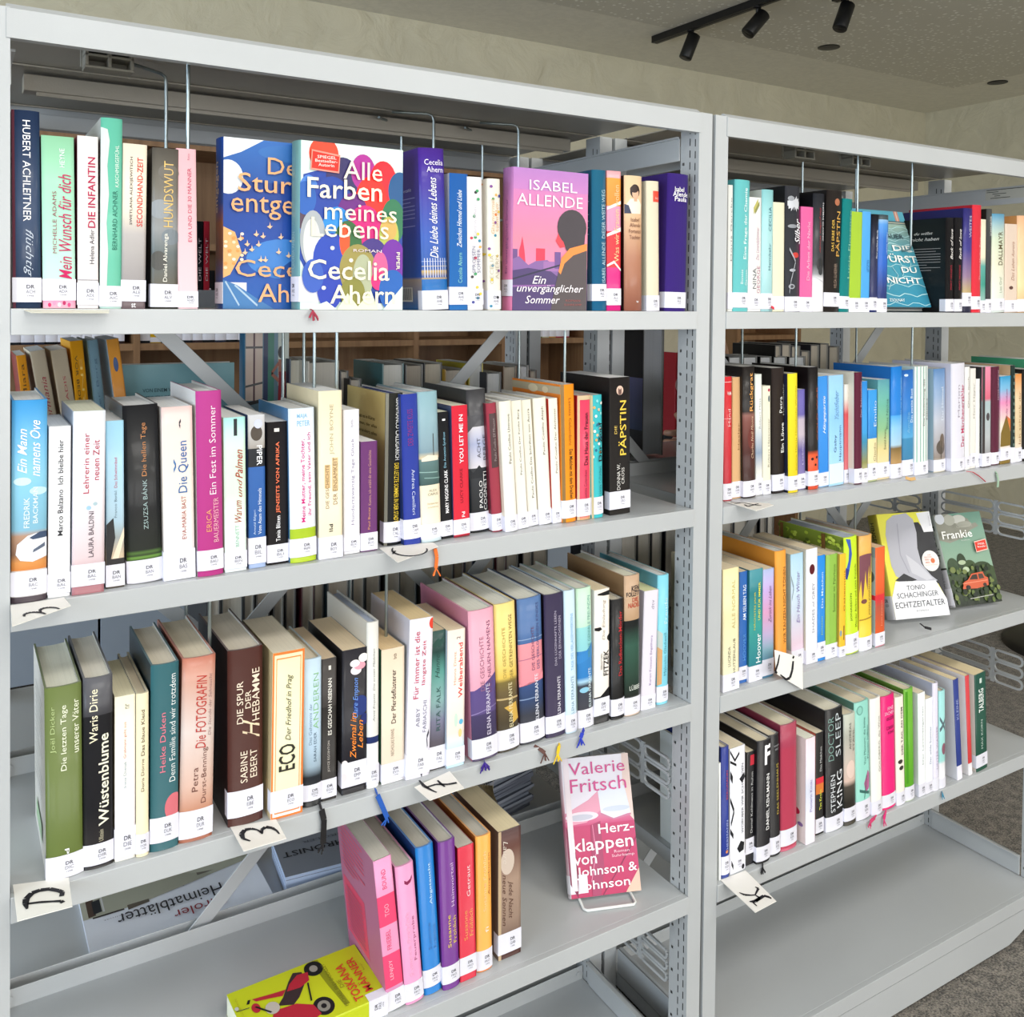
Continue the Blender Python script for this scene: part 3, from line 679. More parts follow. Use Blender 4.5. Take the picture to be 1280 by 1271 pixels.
bk('L2', 248, 722, 279.8, 489.6, 245, 'h', 'magenta hardback with fine white lettering', [(0, '#b0347e'), (1, '#b8428e')], '#e4e2e0', (.03, .14), 'BAU',
   [('Ein Fest im Sommer', '#f3dfe8', .48, .74, .44, .92), ('ERICA', '#e8a070', .34, .54, .24, .36), ('BAUERMEISTER', '#e8b0b8', .62, .82, .18, .42)])
bk('L2', 282, 717, 309, 523, 280, 'p', 'pale mint paperback with red-brown script', [(0, '#dfe6ea'), (.5, '#d3ecd2'), (.8, '#cfe8d4'), (1, '#a4dcd8')], '#cfc5b4', (.02, .13), 'BEN',
   [('und', '#a8382f', .6, .82, .48, .6, 'u', .01, .4), ('Palmen', '#a8382f', .52, .86, .6, .79, 'u', .02, .4), ('Warum', '#a8382f', .46, .8, .32, .46, 'u', .01, .4), ('BENNETT', '#86b09c', .5, .66, .16, .3)], [('r', .46, .62, .88, .99, '#20242a')])
bk('L2', 312, 712, 333, 519.5, 310.5, 'p', 'blue paperback with photo head and black band', [(0, '#9aaed4'), (.06, '#9aaed4'), (.06, '#2a5a9e'), (.66, '#2e5fa6'), (.66, '#1a1c22'), (.78, '#1a1c22'), (.78, '#9a938c'), (1, '#cfd0d4')], '#2b4a80', (.03, .2), 'BIL',
   [('PIPER', W_, .5, .82, .67, .8, 'd', .025), ('Arnold Bilgeri', '#c4d4ea', .28, .45, .22, .38), ('Vom Atem des Himmels', '#dce6f4', .55, .76, .22, .52, 'u', .01)], [('e', .5, .88, .35, .05, '#4a4038'), ('e', .6, .94, .25, .03, '#c8cce4')])
bk('L2', 335, 707.6, 361, 528.5, 334, 'p', 'black paperback with orange and white lettering', '#1b1719', '#1a1818', (.015, .14), 'BLI',
   [('Tania Blixen', W_, .42, .62, .16, .34, 'u', .01), ('JENSEITS VON AFRIKA', '#f07850', .42, .64, .36, .86, 'u', .02)], [('r', .35, .6, .93, .955, '#d8d4d0')])
bk('L2', 364, 705, 396, 511.6, 361, 'h', 'white book with magenta handwriting and green foot', [(0, '#a9c024'), (.035, '#a9c024'), (.155, '#e4e6ee'), (.155, '#a5bf26'), (.22, '#a5bf26'), (.22, '#dfe4ee'), (1, '#dbe7f4')], '#4f86b8', (.035, .155), 'BJE',
   [('MAJA', '#8fbfe0', .3, .7, .93, .965, 'h', .01), ('PETER', '#8fbfe0', .3, .8, .885, .92, 'h', .01), ('Meine Mutter, meine Tochter,', '#cf1f78', .42, .6, .26, .8, 'u', .022), ('ihr Freund, sein Vater und ich', '#cf1f78', .68, .84, .3, .84, 'u', .014)])
bk('L2', 400, 700.6, 429, 489.6, 399, 'p', 'tall cream paperback with grey outlined author', [(0, '#e4e4ec'), (.14, '#eee2c4'), (1, '#eddfc0')], '#e9d9b4', (.0, .13), 'BOY',
   [('JOHN BOYNE', '#b5aa8c', .46, .66, .62, .92), ('DIE GESCHICHTE', '#8a6a48', .28, .42, .3, .56), ('DER EINSAMKEIT', '#8a6a48', .6, .78, .32, .6), ('PII', K_, .42, .58, .16, .205, 'd', .02)], [('r', .24, .48, .42, .56, '#d8b987'), ('r', .56, .82, .4, .6, '#e0c596')], depth=.125)
bk('L2', 431, 694, 450.7, 513, 430, 'p', 'slim white paperback with faint grey-violet print', '#ecebf1', None, (.02, .12), 'BUC', [('Hundertzwanzig Tage Glück', '#9a90b0', .46, .7, .2, .8), ('btb', '#b0aac0', .45, .6, .88, .93)])
bk('L2', 452, 691, 472.4, 553, 452, 'p', 'small plum purple paperback with orange print', '#6c3a70', None, (.01, .17), 'BUC', [('Paul Bucay', '#d89a6c', .42, .6, .2, .4), ('Komm, ich erzähl dir eine Geschichte', '#cf9c8c', .44, .64, .42, .92)])
bk('L2', 480.5, 683, 502, 492, 483, 'h', 'black spine with white and yellow capitals, yellow cover', [(0, '#16171a'), (1, '#2a2a26')], '#d2a634', (.02, .155), 'CAL',
   [('GIANFRANCO CALLIGARICH', '#e8e8e4', .55, .8, .56, .97, 'd', .02), ('DER LETZTE SOMMER IN DER STADT', '#e5c43a', .5, .78, .15, .54, 'd', .02)], [('r', 0, .16, 0, 1, '#77756a')], depth=.135,
   sb=[(0, '#16140f'), (.3, '#241e10'), (.6, '#caa032'), (.85, '#d8b048'), (1, '#cfb878')], back=[('dass es in Kürze', '#4a3a10', .3, .75, .80, .825, 'h', .02), ('Roman, der alles', '#4a3a10', .25, .8, .75, .775, 'h', .02), ('verändert, alles', '#4a3a10', .3, .8, .70, .725, 'h', .02), ('beinahe', '#4a3a10', .4, .7, .65, .675, 'h', .02)])
bk('L2', 503.5, 683, 527, 493.7, 499, 'h', 'royal blue hardback, violet and white lettering', '#2f3f9a', '#22356f', (.04, .17), 'CAM', [('DER ZWEITE KUSS', '#8a2f7a', .3, .62, .66, .9), ('Andrea Camilleri', '#cdd6ec', .48, .68, .2, .5, 'd')])
bk('L2', 528, 679.6, 552.7, 490.7, 522, 'h', 'pale blue hardback with dark sea and cream foot', [(0, '#a8bcc2'), (.03, '#d8e0e8'), (.12, '#ece4d0'), (.38, '#ece0c4'), (.38, '#3a5452'), (.55, '#5e7c7c'), (.56, '#d8c49c'), (.6, '#7a94a0'), (1, '#8fb2bc')], '#8fa9ae', (.025, .12), 'CAP',
   [('ALEX', '#8a8270', .4, .8, .335, .35, 'h'), ('CAPUS', '#8a8270', .34, .86, .31, .327, 'h'), ('Das kleine Haus', '#b09868', .3, .85, .25, .263, 'h'), ('am Sonnenhang', '#b09868', .3, .85, .225, .238, 'h')],
   [('r', .68, .72, .56, .72, '#3a3a34'), ('p', [(.1, .56), (.4, .58), (.95, .57), (.95, .54), (.1, .54)], '#e8dcc8'), ('l', [(.0, .47), (.9, .46)], .003, '#8fb0ac'), ('l', [(.2, .43), (1, .42)], .003, '#86a8a4')])
bk('L2', 553.5, 674.6, 567, 516, 547.5, 'p', 'narrow black paperback with white and pale blue type', '#15161a', '#20222a', (.02, .14), 'CLA', [('MARY HIGGINS CLARK', W_, .4, .72, .2, .54, 'u', .025), ('Das Anastasia-Syndrom', '#8fc4dc', .4, .68, .56, .84), ('I', W_, .4, .68, .93, .945, 'h', .02)])
bk('L2', 569, 673, 588.3, 508, 565.6, 'p', 'bright red paperback with white capitals', '#d4283c', '#4a5680', (.02, .135), 'CLA', [('YOU LET ME IN', W_, .42, .68, .56, .93, 'u', .02), ('LUCY CLARKE', '#8a1526', .42, .6, .26, .52, 'u', .01), ('Pd', W_, .5, .7, .15, .19, 'd', .02)], [('r', .0, 1, 0, .012, '#8a1a2a')])
bk('L2', 589.5, 667, 612.9, 488, 583.7, 'h', 'charcoal hardback with snowy white mountain band', [(0, '#1d1e22'), (.14, '#1c1e22'), (.45, '#34373c'), (.45, '#d8d4dc'), (.62, '#a8b0d0'), (.74, '#d4d2da'), (.74, '#55555a'), (1, '#3c3b3d')], '#3b3a3c', (.015, .14), 'COG',
   [('PAOLO', '#f0f0f0', .46, .64, .17, .36), ('COGNETTI', '#f0f0f0', .7, .88, .15, .42), ('ACHT', '#4a4a55', .42, .6, .52, .66), ('BERGE', '#4a4a55', .74, .92, .5, .68)],
   [('p', [(0, .7), (.3, .75), (.65, .79), (1, .75), (1, .82), (0, .82)], '#4b4b50'), ('p', [(0, .45), (.2, .42), (.5, .47), (.8, .42), (1, .46), (1, .38), (0, .38)], '#1f2228')])
bk('L2', 615, 666, 629.6, 505, 606, 'h', 'slim maroon hardback with dark title panel', '#9a3848', '#6a2430', (.01, .14), 'COE', [('Paulo Coelho Elf Minuten', '#9a8a8a', .45, .7, .55, .88)], [('r', .2, .9, .5, .92, '#4c3638')])
co = [(630.5, 666, 648, 502.7, 622, 'Paulo Coelho Untreue', 'first from the left', .52, .9), (649, 662, 661.5, 502, 640, 'Paulo Coelho Der Fünfte Berg', 'second', .42, .93), (662.4, 658.5, 673.7, 501, 653, 'Paulo Coelho Die Schriften von Accra', 'third', .22, .93),
      (675, 656.5, 691, 498.5, 667, 'Paulo Coelho Aleph', 'fourth', .55, .93), (692, 655, 703, 499, 686.5, 'Paulo Coelho Der Alchimist', 'fifth and last', .4, .92)]
for xl, yb, xr, yt, xt, s_, o_, z0, z1 in co:
    bk('L2', xl, yb, xr, yt, xt, 'h' if xr-xl > 14 else 'p', o_+' of five matching cream books', [(0, '#ece9e4'), (1, '#f0ebd9')], '#e8dfcc' if xl < 690 else '#c0392b', (.0, .12), 'COE', [(s_, '#4c453c', .5, .72, z0, z1)])
bk('L2', 704.4, 654, 721, 481.4, 701.6, 'h', 'bright orange hardback with black title, foil wrapped', '#ef8f1e', '#e8832a', (.03, .16), 'COL', [('Laetitia Colombani', '#8a4a14', .5, .7, .56, .9, 'd'), ('Das Mädchen mit dem Drachen', '#2a1c10', .5, .76, .17, .53, 'd', .02)], [('r', 0, .2, 0, 1, '#8a6a3c')],
   bart=[('r', 0, 1, .93, .985, '#b9ac90'), ('e', .45, .95, .1, .03, '#dccfae'), ('e', .7, .95, .06, .025, '#d8c8a8')])
bk('L2', 722.5, 651, 739, 495, 722.8, 'h', 'raspberry red hardback with cream edges, foil wrapped', [(0, '#c8a878'), (.04, '#d83a58'), (1, '#dc4060')], '#a61c28', (.03, .17), 'COL', [('Das Haus der Frauen', '#3a1420', .45, .72, .44, .86, 'u', .02), ('Laetitia Colombani', '#7a2038', .45, .66, .17, .4)], [('r', 0, .14, 0, 1, '#cdb690'), ('r', .9, 1, 0, 1, '#cdb690'), ('r', 0, 1, .965, 1, '#cdb690')])
bk('L2', 740.2, 648.5, 754.7, 494.5, 738.6, 'h', 'turquoise floral hardback with bold black title', '#3fb8c0', '#5b8a9c', (.03, .17), 'COL', [('Der Zopf', '#14181c', .55, .95, .46, .78, 'u', .03), ('Laetitia Colombani', '#10606a', .55, .8, .18, .42)],
   [('e', .15+.12*(i*3 % 7), .5+.47*((i*37) % 100)/100, .1, .012, c) for i, c in enumerate(['#f4f0e0', '#e0c090', '#8fd8d8', '#2a6a8a', '#f6efe4', '#d8a860']*3)] + [('r', 0, .14, 0, 1, '#bcae88')])
bk('L2', 763.4, 645, 788.7, 472.7, 763, 'p', 'thick black paperback with gold capitals, last in row', '#211d1c', '#1c1a1a', (.04, .17), 'CRO', [('DIE', '#e0c060', .22, .34, .59, .65), ('PÄPSTIN', '#e6c548', .42, .8, .43, .83, 'u', .022), ('DONNA W.', '#e0ddd8', .34, .5, .18, .37), ('CROSS', '#e0ddd8', .56, .7, .22, .34)],
   [('e', .5, .905, .17, .034, '#d8b8a4'), ('l', [(.42, .9), (.5, .89), (.58, .9)], .02, '#6a4a40'), ('l', [(.45, .92), (.45, .9)], .02, '#6a4a40')], depth=.13)
# ---- left rack, third shelf
bk('L3', 58.2, 1103.4, 104.3, 862, 55.5, 'h', 'thick olive green hardback, first on the left', [(0, '#dcdce0'), (.015, '#5f6e34'), (1, '#6a7842')], '#d8d4cc', (.0, .12), 'DIC',
   [('Joël Dicker', '#b9c98c', .14, .3, .66, .9), ('Die letzten Tage', '#eef0d8', .42, .62, .56, .9, 'u', .008), ('unserer Väter', '#eef0d8', .74, .92, .64, .92, 'u', .008), ('P', W_, .5, .62, .122, .15, 'd', .03)], page='#b9b5a8', depth=.148,
   bart=lines(14, .2, .8, .3, .85, '#8a8a84', .004)+[('r', .25, .75, .1, .2, '#a9c8a0')], key='dicker')
bk('L3', 105, 1090, 142, 850, 104, 'h', 'black hardback with cream title over grey shaded top', [(0, '#2a2728'), (.015, '#2a2728'), (.13, '#2a2728'), (.3, '#15151a'), (.8, '#15151a'), (.8, '#3b3a3f'), (1, '#5a5a60')], '#2c2c30', (.02, .13), 'DIR',
   [('Waris Dirie', '#efe6c8', .2, .48, .66, .94, 'u', .015), ('Wüstenblume', '#f4efd8', .5, .85, .22, .7, 'u', .03), ('Ullstein', '#c8c0a4', .5, .66, .14, .2)], page='#b3afa4', depth=.15)
bk('L3', 144, 1079.6, 169.7, 873, 144, 'p', 'thin cream paperback with small red and blue print', [(0, '#e6e2da'), (.2, '#ece4ea'), (1, '#efe6cc')], '#d9c9a8', (.02, .2), 'DIE', [('Irene Diwiak', '#7a9aa8', .42, .56, .44, .6), ('Grabmann geht aus', '#c46a5a', .42, .58, .62, .84), ('nr', '#7a7a70', .5, .7, .92, .95)], page='#bfae92', depth=.115)
bk('L3', 170.5, 1073, 186.3, 868.5, 170.5, 'h', 'slim cream hardback with dark title, beside teal', '#ecdfbd', '#22303a', (.02, .14), 'DÖR', [('Doris Dörrie', '#5c4c3a', .38, .62, .4, .6, 'u', .01), ('Das blaue Kleid', '#5c4c3a', .38, .66, .62, .9, 'u', .01)], page='#b0a48e', depth=.135)
bk('L3', 188, 1067, 223, 833, 189, 'h', 'dark teal hardback with rose title and pink dot', '#2f6068', '#1f3640', (.045, .18), 'DUK', [('Heike Duken', '#d8788a', .32, .52, .42, .74, 'u', .01), ('Denn Familie sind wir trotzdem', '#e6ecec', .66, .88, .36, .94)], [('e', .85, .22, .35, .075, '#d4707a')], page='#aaa292', depth=.145)
bk('L3', 224, 1056, 265.6, 824.6, 228.5, 'h', 'salmon and white hardback with curly red title', [(0, '#9a5a44'), (.05, '#a86a50'), (.15, '#c08468'), (.3, '#d8b4a4'), (.6, '#dcccc6'), (.85, '#d0a494'), (1, '#b8705c')], '#b8705c', (.02, .17), 'DUR',
   [('Die FOTOGRAFIN', '#b83c34', .42, .74, .5, .9, 'u', .008, .2), ('Die Stunde der Sehnsucht', '#9a7a78', .8, .9, .56, .9, 'u', 0, .3), ('Petra', '#6a3c34', .34, .52, .27, .4), ('Durst-Benning', '#6a3c34', .62, .82, .2, .5)], page='#b2a894', depth=.15)
bk('L3', 285.5, 1036, 329, 815, 285, 'h', 'very thick dark brown hardback with cream capitals', '#4a2620', '#1c1216', (.05, .2), 'EBE', [('DIE SPUR', '#ead9c4', .24, .42, .58, .82, 'u', .01), ('DER', '#ead9c4', .48, .64, .66, .76, 'u', .01), ('HEBAMME', '#ead9c4', .68, .9, .58, .88, 'u', .01), ('H', '#e6d0b0', .4, .9, .48, .6, 'u', .01, .5), ('SABINE', '#ead9c4', .34, .54, .24, .42, 'u', .008), ('EBERT', '#ead9c4', .62, .82, .26, .42, 'u', .008)], page='#a9a193', depth=.15)
bk('L3', 339, 1027, 378.7, 818, 342, 'p', 'cream book framed in orange with big black letters', [(0, '#e8e4ea'), (.16, '#f0eac4'), (1, '#eee6b8')], '#dcc394', (.04, .17), 'ECO', [('ECO', '#2f2c26', .22, .74, .28, .44, 'u', .03), ('Der Friedhof in Prag', '#4c4a3a', .42, .64, .46, .86, 'u', .008, .4)],
   [('r', 0, .05, 0, 1, '#e07a34'), ('r', .94, 1, 0, 1, '#e07a34'), ('r', 0, 1, 0, .012, '#e07a34'), ('r', 0, 1, .985, 1, '#e07a34'), ('r', .11, .13, .03, .965, '#e89050'), ('r', .87, .89, .03, .965, '#e89050'), ('r', .11, .89, .03, .037, '#e89050'), ('r', .11, .89, .958, .965, '#e89050')], page='#b3ab9a', depth=.135, key='eco')
bk('L3', 379.6, 1011, 402, 825.7, 380, 'h', 'ice blue hardback fading to black at the foot', [(0, '#1a1c20'), (.2, '#22262c'), (.27, '#9cb0c0'), (.4, '#b4cce0'), (1, '#bcd2e2')], '#8fa8bc', (.04, .15), 'EDE', [('Das Geheimnis der', '#7c90a4', .28, .44, .42, .7), ('ANDEREN', '#8fc08c', .52, .82, .52, .9), ('SARAH EDER', '#4a5a6a', .55, .7, .3, .5)], page='#b3ab9a', key='anderen')
bk('L3', 402.6, 1003.5, 421, 825.7, 403, 'p', 'charcoal paperback with small white capitals', [(0, '#2a2624'), (.66, '#2a2624'), (.66, '#3d3836'), (1, '#3d3836')], '#4c4440', (.02, .15), 'EGG', [('JOYCE EGGINTON', '#c8c0b8', .4, .58, .2, .42), ('ES GESCHAH NEBENAN', '#f0ece4', .42, .68, .46, .86, 'u', .02), ('I', '#e0dcd4', .45, .62, .92, .95, 'h', .02)], page='#a8957c', depth=.125)
bk('L3', 428, 996, 458.6, 815, 429, 'p', 'black book with pink petals and orange handwriting', [(0, '#1c1a20'), (.05, '#1c1a20'), (.2, '#1b1a22'), (1, '#1a1822')], '#2c2a2e', (.05, .22), 'EMP', [('Zweimal im', '#f08a34', .32, .56, .24, .56, 'u', .015, .4), ('Leben', '#f08a34', .62, .84, .3, .5, 'u', .015, .4), ('Clare Empson', '#6a94e0', .42, .68, .52, .8, 'u', .012, .4)],
   [('e', .75, .6, .3, .07, '#2a3a78'), ('e', .55, .85, .22, .03, '#f4e4e8'), ('e', .7, .88, .24, .028, '#e8a0b0'), ('e', .5, .9, .2, .025, '#fbf4f2'), ('e', .85, .93, .2, .03, '#f4f0ee'), ('e', .1, .2, .15, .04, '#f0e4e6'), ('e', .9, .5, .15, .04, '#26306a'), ('e', .05, .12, .14, .03, '#e8d8dc')], page='#b09f84', depth=.13)
bk('L3', 459.3, 987, 474, 779, 459.5, 'h', 'tall thin white hardback with navy ring', [(0, '#e8e8ea'), (.27, '#e8e8ea'), (.27, '#1f2f62'), (.31, '#1f2f62'), (.31, '#dfdedb'), (1, '#d8d6d0')], '#cfcabf', (.02, .14), 'ENQ', [('Anne Enquist  Die ersten Mädchen', '#7a7a78', .45, .68, .4, .84, 'u', 0, .3)], page='#8a94a8', depth=.145, key='enq')
bk('L3', 477.8, 982.7, 506.2, 814, 478, 'p', 'beige paperback with dark brown title', [(0, '#e4e2e6'), (.16, '#e4d4c0'), (1, '#e0ccb4')], '#2c5c40', (.02, .15), 'EVA', [('Der Pferdeflüsterer', '#3c2c24', .42, .62, .44, .84, 'u', .015), ('NICHOLAS EVANS', '#8a7868', .4, .54, .2, .4), ('btb', '#6a5a4a', .5, .64, .92, .96)], page='#b59c74', depth=.12)
bk('L3', 507.5, 977, 537, 776, 513, 'p', 'tall white paperback with rosy red title', [(0, '#dfdcea'), (1, '#e2dfe8')], '#cfccd8', (.02, .16), 'FAB', [('Für immer ist die', '#c43a58', .22, .44, .5, .92, 'u', .006), ('längste Zeit', '#c43a58', .56, .76, .58, .86, 'u', .006), ('ABBY', '#8a8a9c', .36, .52, .32, .44), ('FABIASCHI', '#8a8a9c', .66, .82, .28, .48)], [('e', .98, .96, .14, .035, '#d8402e'), ('l', [(.95, .28), (.86, .24), (.9, .18)], .015, '#3a3a44'), ('l', [(.6, .06), (.7, .02)], .03, '#3a3a44')], page='#b8a078', depth=.13, bart=[('p', [(.1, .2), (.5, .35), (.8, .7), (.5, .75), (.2, .5)], '#d9c290')], key='fab')
bk('L3', 538, 965, 557, 791, 539, 'p', 'teal to charcoal paperback with misty hills', [(0, '#4a4648'), (.2, '#5c5660'), (.35, '#7c7c94'), (.5, '#8ab0ae'), (.7, '#5c9a90'), (.85, '#24423e'), (1, '#2c4c48')], '#3a5450', (.01, .17), 'FAL', [('Hannes', '#2a4a46', .3, .6, .66, .86, 'u', 0, .4), ('RITA FALK', '#3a5c58', .4, .66, .28, .6)], [('e', .3+.1*i, .9+.012*(i % 3), .14, .02, '#2f4f48') for i in range(6)], page='#a9997c', depth=.125)
bk('L3', 558, 962.5, 581, 790, 559.5, 'p', 'pale peach paperback with red lowercase title', [(0, '#bcdcf0'), (.15, '#cfe4f0'), (.25, '#ecdcd4'), (1, '#f0dcd0')], '#b8c4d0', (.02, .14), 'FEL', [('Weiberabend', '#e03a3a', .62, .86, .5, .9, 'u', .015), ('Hanna Dietz', '#e8a890', .34, .48, .6, .84), ('2', '#5a5a60', .5, .7, .93, .95)], [('e', .8, .32, .12, .02, '#5fb4d8'), ('e', .5, .34, .1, .05, '#c8e0d0'), ('e', .75, .24, .1, .03, '#ead08a')], page='#b8a78c', depth=.12)
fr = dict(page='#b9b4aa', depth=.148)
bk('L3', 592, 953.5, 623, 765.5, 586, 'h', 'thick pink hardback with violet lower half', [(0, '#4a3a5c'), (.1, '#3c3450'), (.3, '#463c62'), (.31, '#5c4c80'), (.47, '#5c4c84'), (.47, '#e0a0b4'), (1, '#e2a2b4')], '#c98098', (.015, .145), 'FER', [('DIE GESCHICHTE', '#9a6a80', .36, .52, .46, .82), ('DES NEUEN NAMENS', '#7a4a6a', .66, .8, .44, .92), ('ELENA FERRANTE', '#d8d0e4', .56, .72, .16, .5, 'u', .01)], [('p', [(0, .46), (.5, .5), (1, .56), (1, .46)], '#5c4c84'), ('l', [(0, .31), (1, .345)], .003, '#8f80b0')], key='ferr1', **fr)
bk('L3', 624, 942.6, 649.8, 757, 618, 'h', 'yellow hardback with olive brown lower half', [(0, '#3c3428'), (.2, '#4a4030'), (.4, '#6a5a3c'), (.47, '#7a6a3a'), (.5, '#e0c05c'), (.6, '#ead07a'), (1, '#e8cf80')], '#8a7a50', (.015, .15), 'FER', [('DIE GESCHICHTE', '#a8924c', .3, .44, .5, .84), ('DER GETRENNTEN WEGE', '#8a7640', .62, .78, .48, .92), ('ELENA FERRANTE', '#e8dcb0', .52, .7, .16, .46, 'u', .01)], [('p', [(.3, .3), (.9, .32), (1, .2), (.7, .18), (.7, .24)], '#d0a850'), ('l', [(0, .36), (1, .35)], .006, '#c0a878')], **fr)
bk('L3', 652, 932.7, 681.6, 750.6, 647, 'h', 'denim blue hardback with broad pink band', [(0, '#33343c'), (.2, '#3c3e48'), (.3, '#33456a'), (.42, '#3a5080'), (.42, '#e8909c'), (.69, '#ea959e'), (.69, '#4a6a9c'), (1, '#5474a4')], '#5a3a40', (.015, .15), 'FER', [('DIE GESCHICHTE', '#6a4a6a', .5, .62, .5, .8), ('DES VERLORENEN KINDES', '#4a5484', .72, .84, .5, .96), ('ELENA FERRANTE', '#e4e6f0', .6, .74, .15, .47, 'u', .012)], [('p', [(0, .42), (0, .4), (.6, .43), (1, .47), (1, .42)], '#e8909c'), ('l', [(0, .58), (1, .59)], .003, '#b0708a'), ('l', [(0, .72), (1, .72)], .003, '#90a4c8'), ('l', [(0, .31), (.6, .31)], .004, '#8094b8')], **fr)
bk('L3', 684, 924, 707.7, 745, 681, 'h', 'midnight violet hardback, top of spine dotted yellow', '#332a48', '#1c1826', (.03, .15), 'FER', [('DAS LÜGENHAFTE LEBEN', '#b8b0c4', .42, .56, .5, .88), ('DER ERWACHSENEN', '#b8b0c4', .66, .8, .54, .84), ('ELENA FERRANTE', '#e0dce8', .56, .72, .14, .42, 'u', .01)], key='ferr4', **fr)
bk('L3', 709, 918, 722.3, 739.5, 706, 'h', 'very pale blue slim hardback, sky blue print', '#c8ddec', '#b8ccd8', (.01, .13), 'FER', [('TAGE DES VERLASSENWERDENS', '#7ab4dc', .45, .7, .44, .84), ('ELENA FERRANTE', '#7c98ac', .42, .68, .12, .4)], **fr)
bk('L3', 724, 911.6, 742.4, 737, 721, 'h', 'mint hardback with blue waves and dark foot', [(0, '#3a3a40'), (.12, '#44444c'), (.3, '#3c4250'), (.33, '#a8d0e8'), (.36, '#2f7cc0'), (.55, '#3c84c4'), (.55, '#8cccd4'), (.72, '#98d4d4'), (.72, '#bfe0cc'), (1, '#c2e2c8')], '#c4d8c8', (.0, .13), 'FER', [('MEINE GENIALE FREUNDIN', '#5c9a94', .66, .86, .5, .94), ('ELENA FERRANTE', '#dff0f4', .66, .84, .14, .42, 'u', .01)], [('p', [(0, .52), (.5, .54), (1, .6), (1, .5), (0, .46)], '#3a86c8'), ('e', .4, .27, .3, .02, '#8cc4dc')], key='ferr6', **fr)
bk('L3', 744, 907, 762.3, 739, 744.5, 'p', 'white paperback with torn black edges', [(0, '#1b1b1e'), (.2, '#202024'), (.2, '#eee6de'), (1, '#efe4d8')], '#dcd8d4', (.06, .19), 'FIT', [('FITZEK', '#1b1b1e', .6, .94, .35, .54, 'u', .03), ('SEBASTIAN', '#3a3a3e', .4, .52, .4, .52), ('Die Einladung', '#a09890', .5, .75, .62, .92, 'u', 0, .2)], [('p', [(.2, .97), (1, .985), (1, .95), (.6, .95), (.2, .96)], '#17171a'), ('p', [(0, .72), (.4, .72), (.5, .7), (.3, .69), (0, .7)], '#17171a'), ('p', [(.85, .64), (1, .66), (1, .6), (.85, .62)], '#17171a'), ('p', [(0, .19), (.3, .19), (1, .26), (1, .2), (0, .16)], '#17171a')], page='#b7a68a', depth=.13)
bk('L3', 765.5, 901, 781, 751, 765, 'h', 'smaller black book with dark red lettering', [(0, '#0e0e10'), (.02, '#0e0e10'), (1, '#161517')], '#1c1a1a', (.03, .17), 'FLE', [('Das Radieschen-Mörder', '#c42f34', .5, .78, .36, .9, 'u', .012)], page='#b0aa9a', depth=.12)
bk('L3', 782, 896.5, 800.8, 721, 781.5, 'h', 'tall tan, black and dark green hardback', [(0, '#b89878'), (.015, '#e6e4ea'), (.14, '#1a201c'), (.3, '#2a4438'), (.5, '#34584a'), (.64, '#15191a'), (.68, '#15191a'), (.68, '#b49272'), (1, '#bfa084')], '#6f5a40', (.015, .13), 'FOL', [('KEN', K_, .4, .95, .885, .925, 'h', .03), ('FOLLETT', K_, .1, .98, .85, .883, 'h', .03), ('DIE', '#b83a28', .45, .85, .81, .84, 'h', .02), ('NADEL', '#b83a28', .2, .98, .77, .805, 'h', .02), ('LÜBBE', '#cfd4cc', .25, .95, .18, .22, 'h', .02)], page='#b9b3a2', depth=.15, sb=[(0, '#241f18'), (.6, '#4a3a26'), (1, '#8a6c4c')])
bk('L3', 802.3, 889, 819.8, 740, 807, 'p', 'white-lilac paperback with violet print', '#dcd6e2', '#c4becb', (.0, .12), 'FOR', [('Karen Fossum Engelherz', '#a088b8', .5, .7, .2, .62), ('dtv', '#a8a0b4', .5, .7, .84, .92)], page='#cbb98a', depth=.12)
bk('L3', 822, 882, 835.6, 720, 823.5, 'h', 'tall turquoise hardback, last before the post', [(0, '#7cc8dc'), (.03, '#7cc8dc'), (1, '#7fcbdc')], '#5f9fb4', (.02, .14), 'FRE', [('Freude', '#d0f0f4', .5, .82, .62, .82), ('Malcolm Gladwell', '#4a8c9c', .5, .75, .22, .55)], [('p', [(0, .15), (.35, .16), (.4, .55), (0, .58)], '#cfa070'), ('p', [(0, .45), (.4, .42), (.4, .55), (0, .58)], '#b8c4c0')], page='#c0bfb8', depth=.15)
# ---- left rack, fourth shelf
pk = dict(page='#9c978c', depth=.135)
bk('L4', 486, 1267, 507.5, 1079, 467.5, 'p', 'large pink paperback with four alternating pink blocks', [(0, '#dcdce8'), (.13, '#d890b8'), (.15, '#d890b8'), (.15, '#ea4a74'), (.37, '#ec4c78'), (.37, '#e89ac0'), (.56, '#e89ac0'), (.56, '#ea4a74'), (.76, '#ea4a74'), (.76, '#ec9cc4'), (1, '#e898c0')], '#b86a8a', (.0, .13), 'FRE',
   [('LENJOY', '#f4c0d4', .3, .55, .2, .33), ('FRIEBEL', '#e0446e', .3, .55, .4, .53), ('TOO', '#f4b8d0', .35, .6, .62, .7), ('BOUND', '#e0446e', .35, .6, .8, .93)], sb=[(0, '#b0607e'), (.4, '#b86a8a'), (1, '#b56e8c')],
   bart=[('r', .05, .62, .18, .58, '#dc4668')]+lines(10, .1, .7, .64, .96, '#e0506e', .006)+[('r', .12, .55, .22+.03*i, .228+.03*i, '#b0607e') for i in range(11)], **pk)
bk('L4', 508.5, 1258, 530.5, 1086, 494.5, 'h', 'light pink hardback with tiny crescent on spine', '#e294bc', '#b8608c', (.02, .15), 'FRÖ', [('Susanne Fröhlich', '#eeb0d0', .3, .5, .2, .66), ('Feuerprobe', '#a0587c', .62, .82, .3, .62)], [('l', [(.4, .88), (.55, .865), (.75, .875), (.85, .9)], .012, '#8a2c54')], **pk)
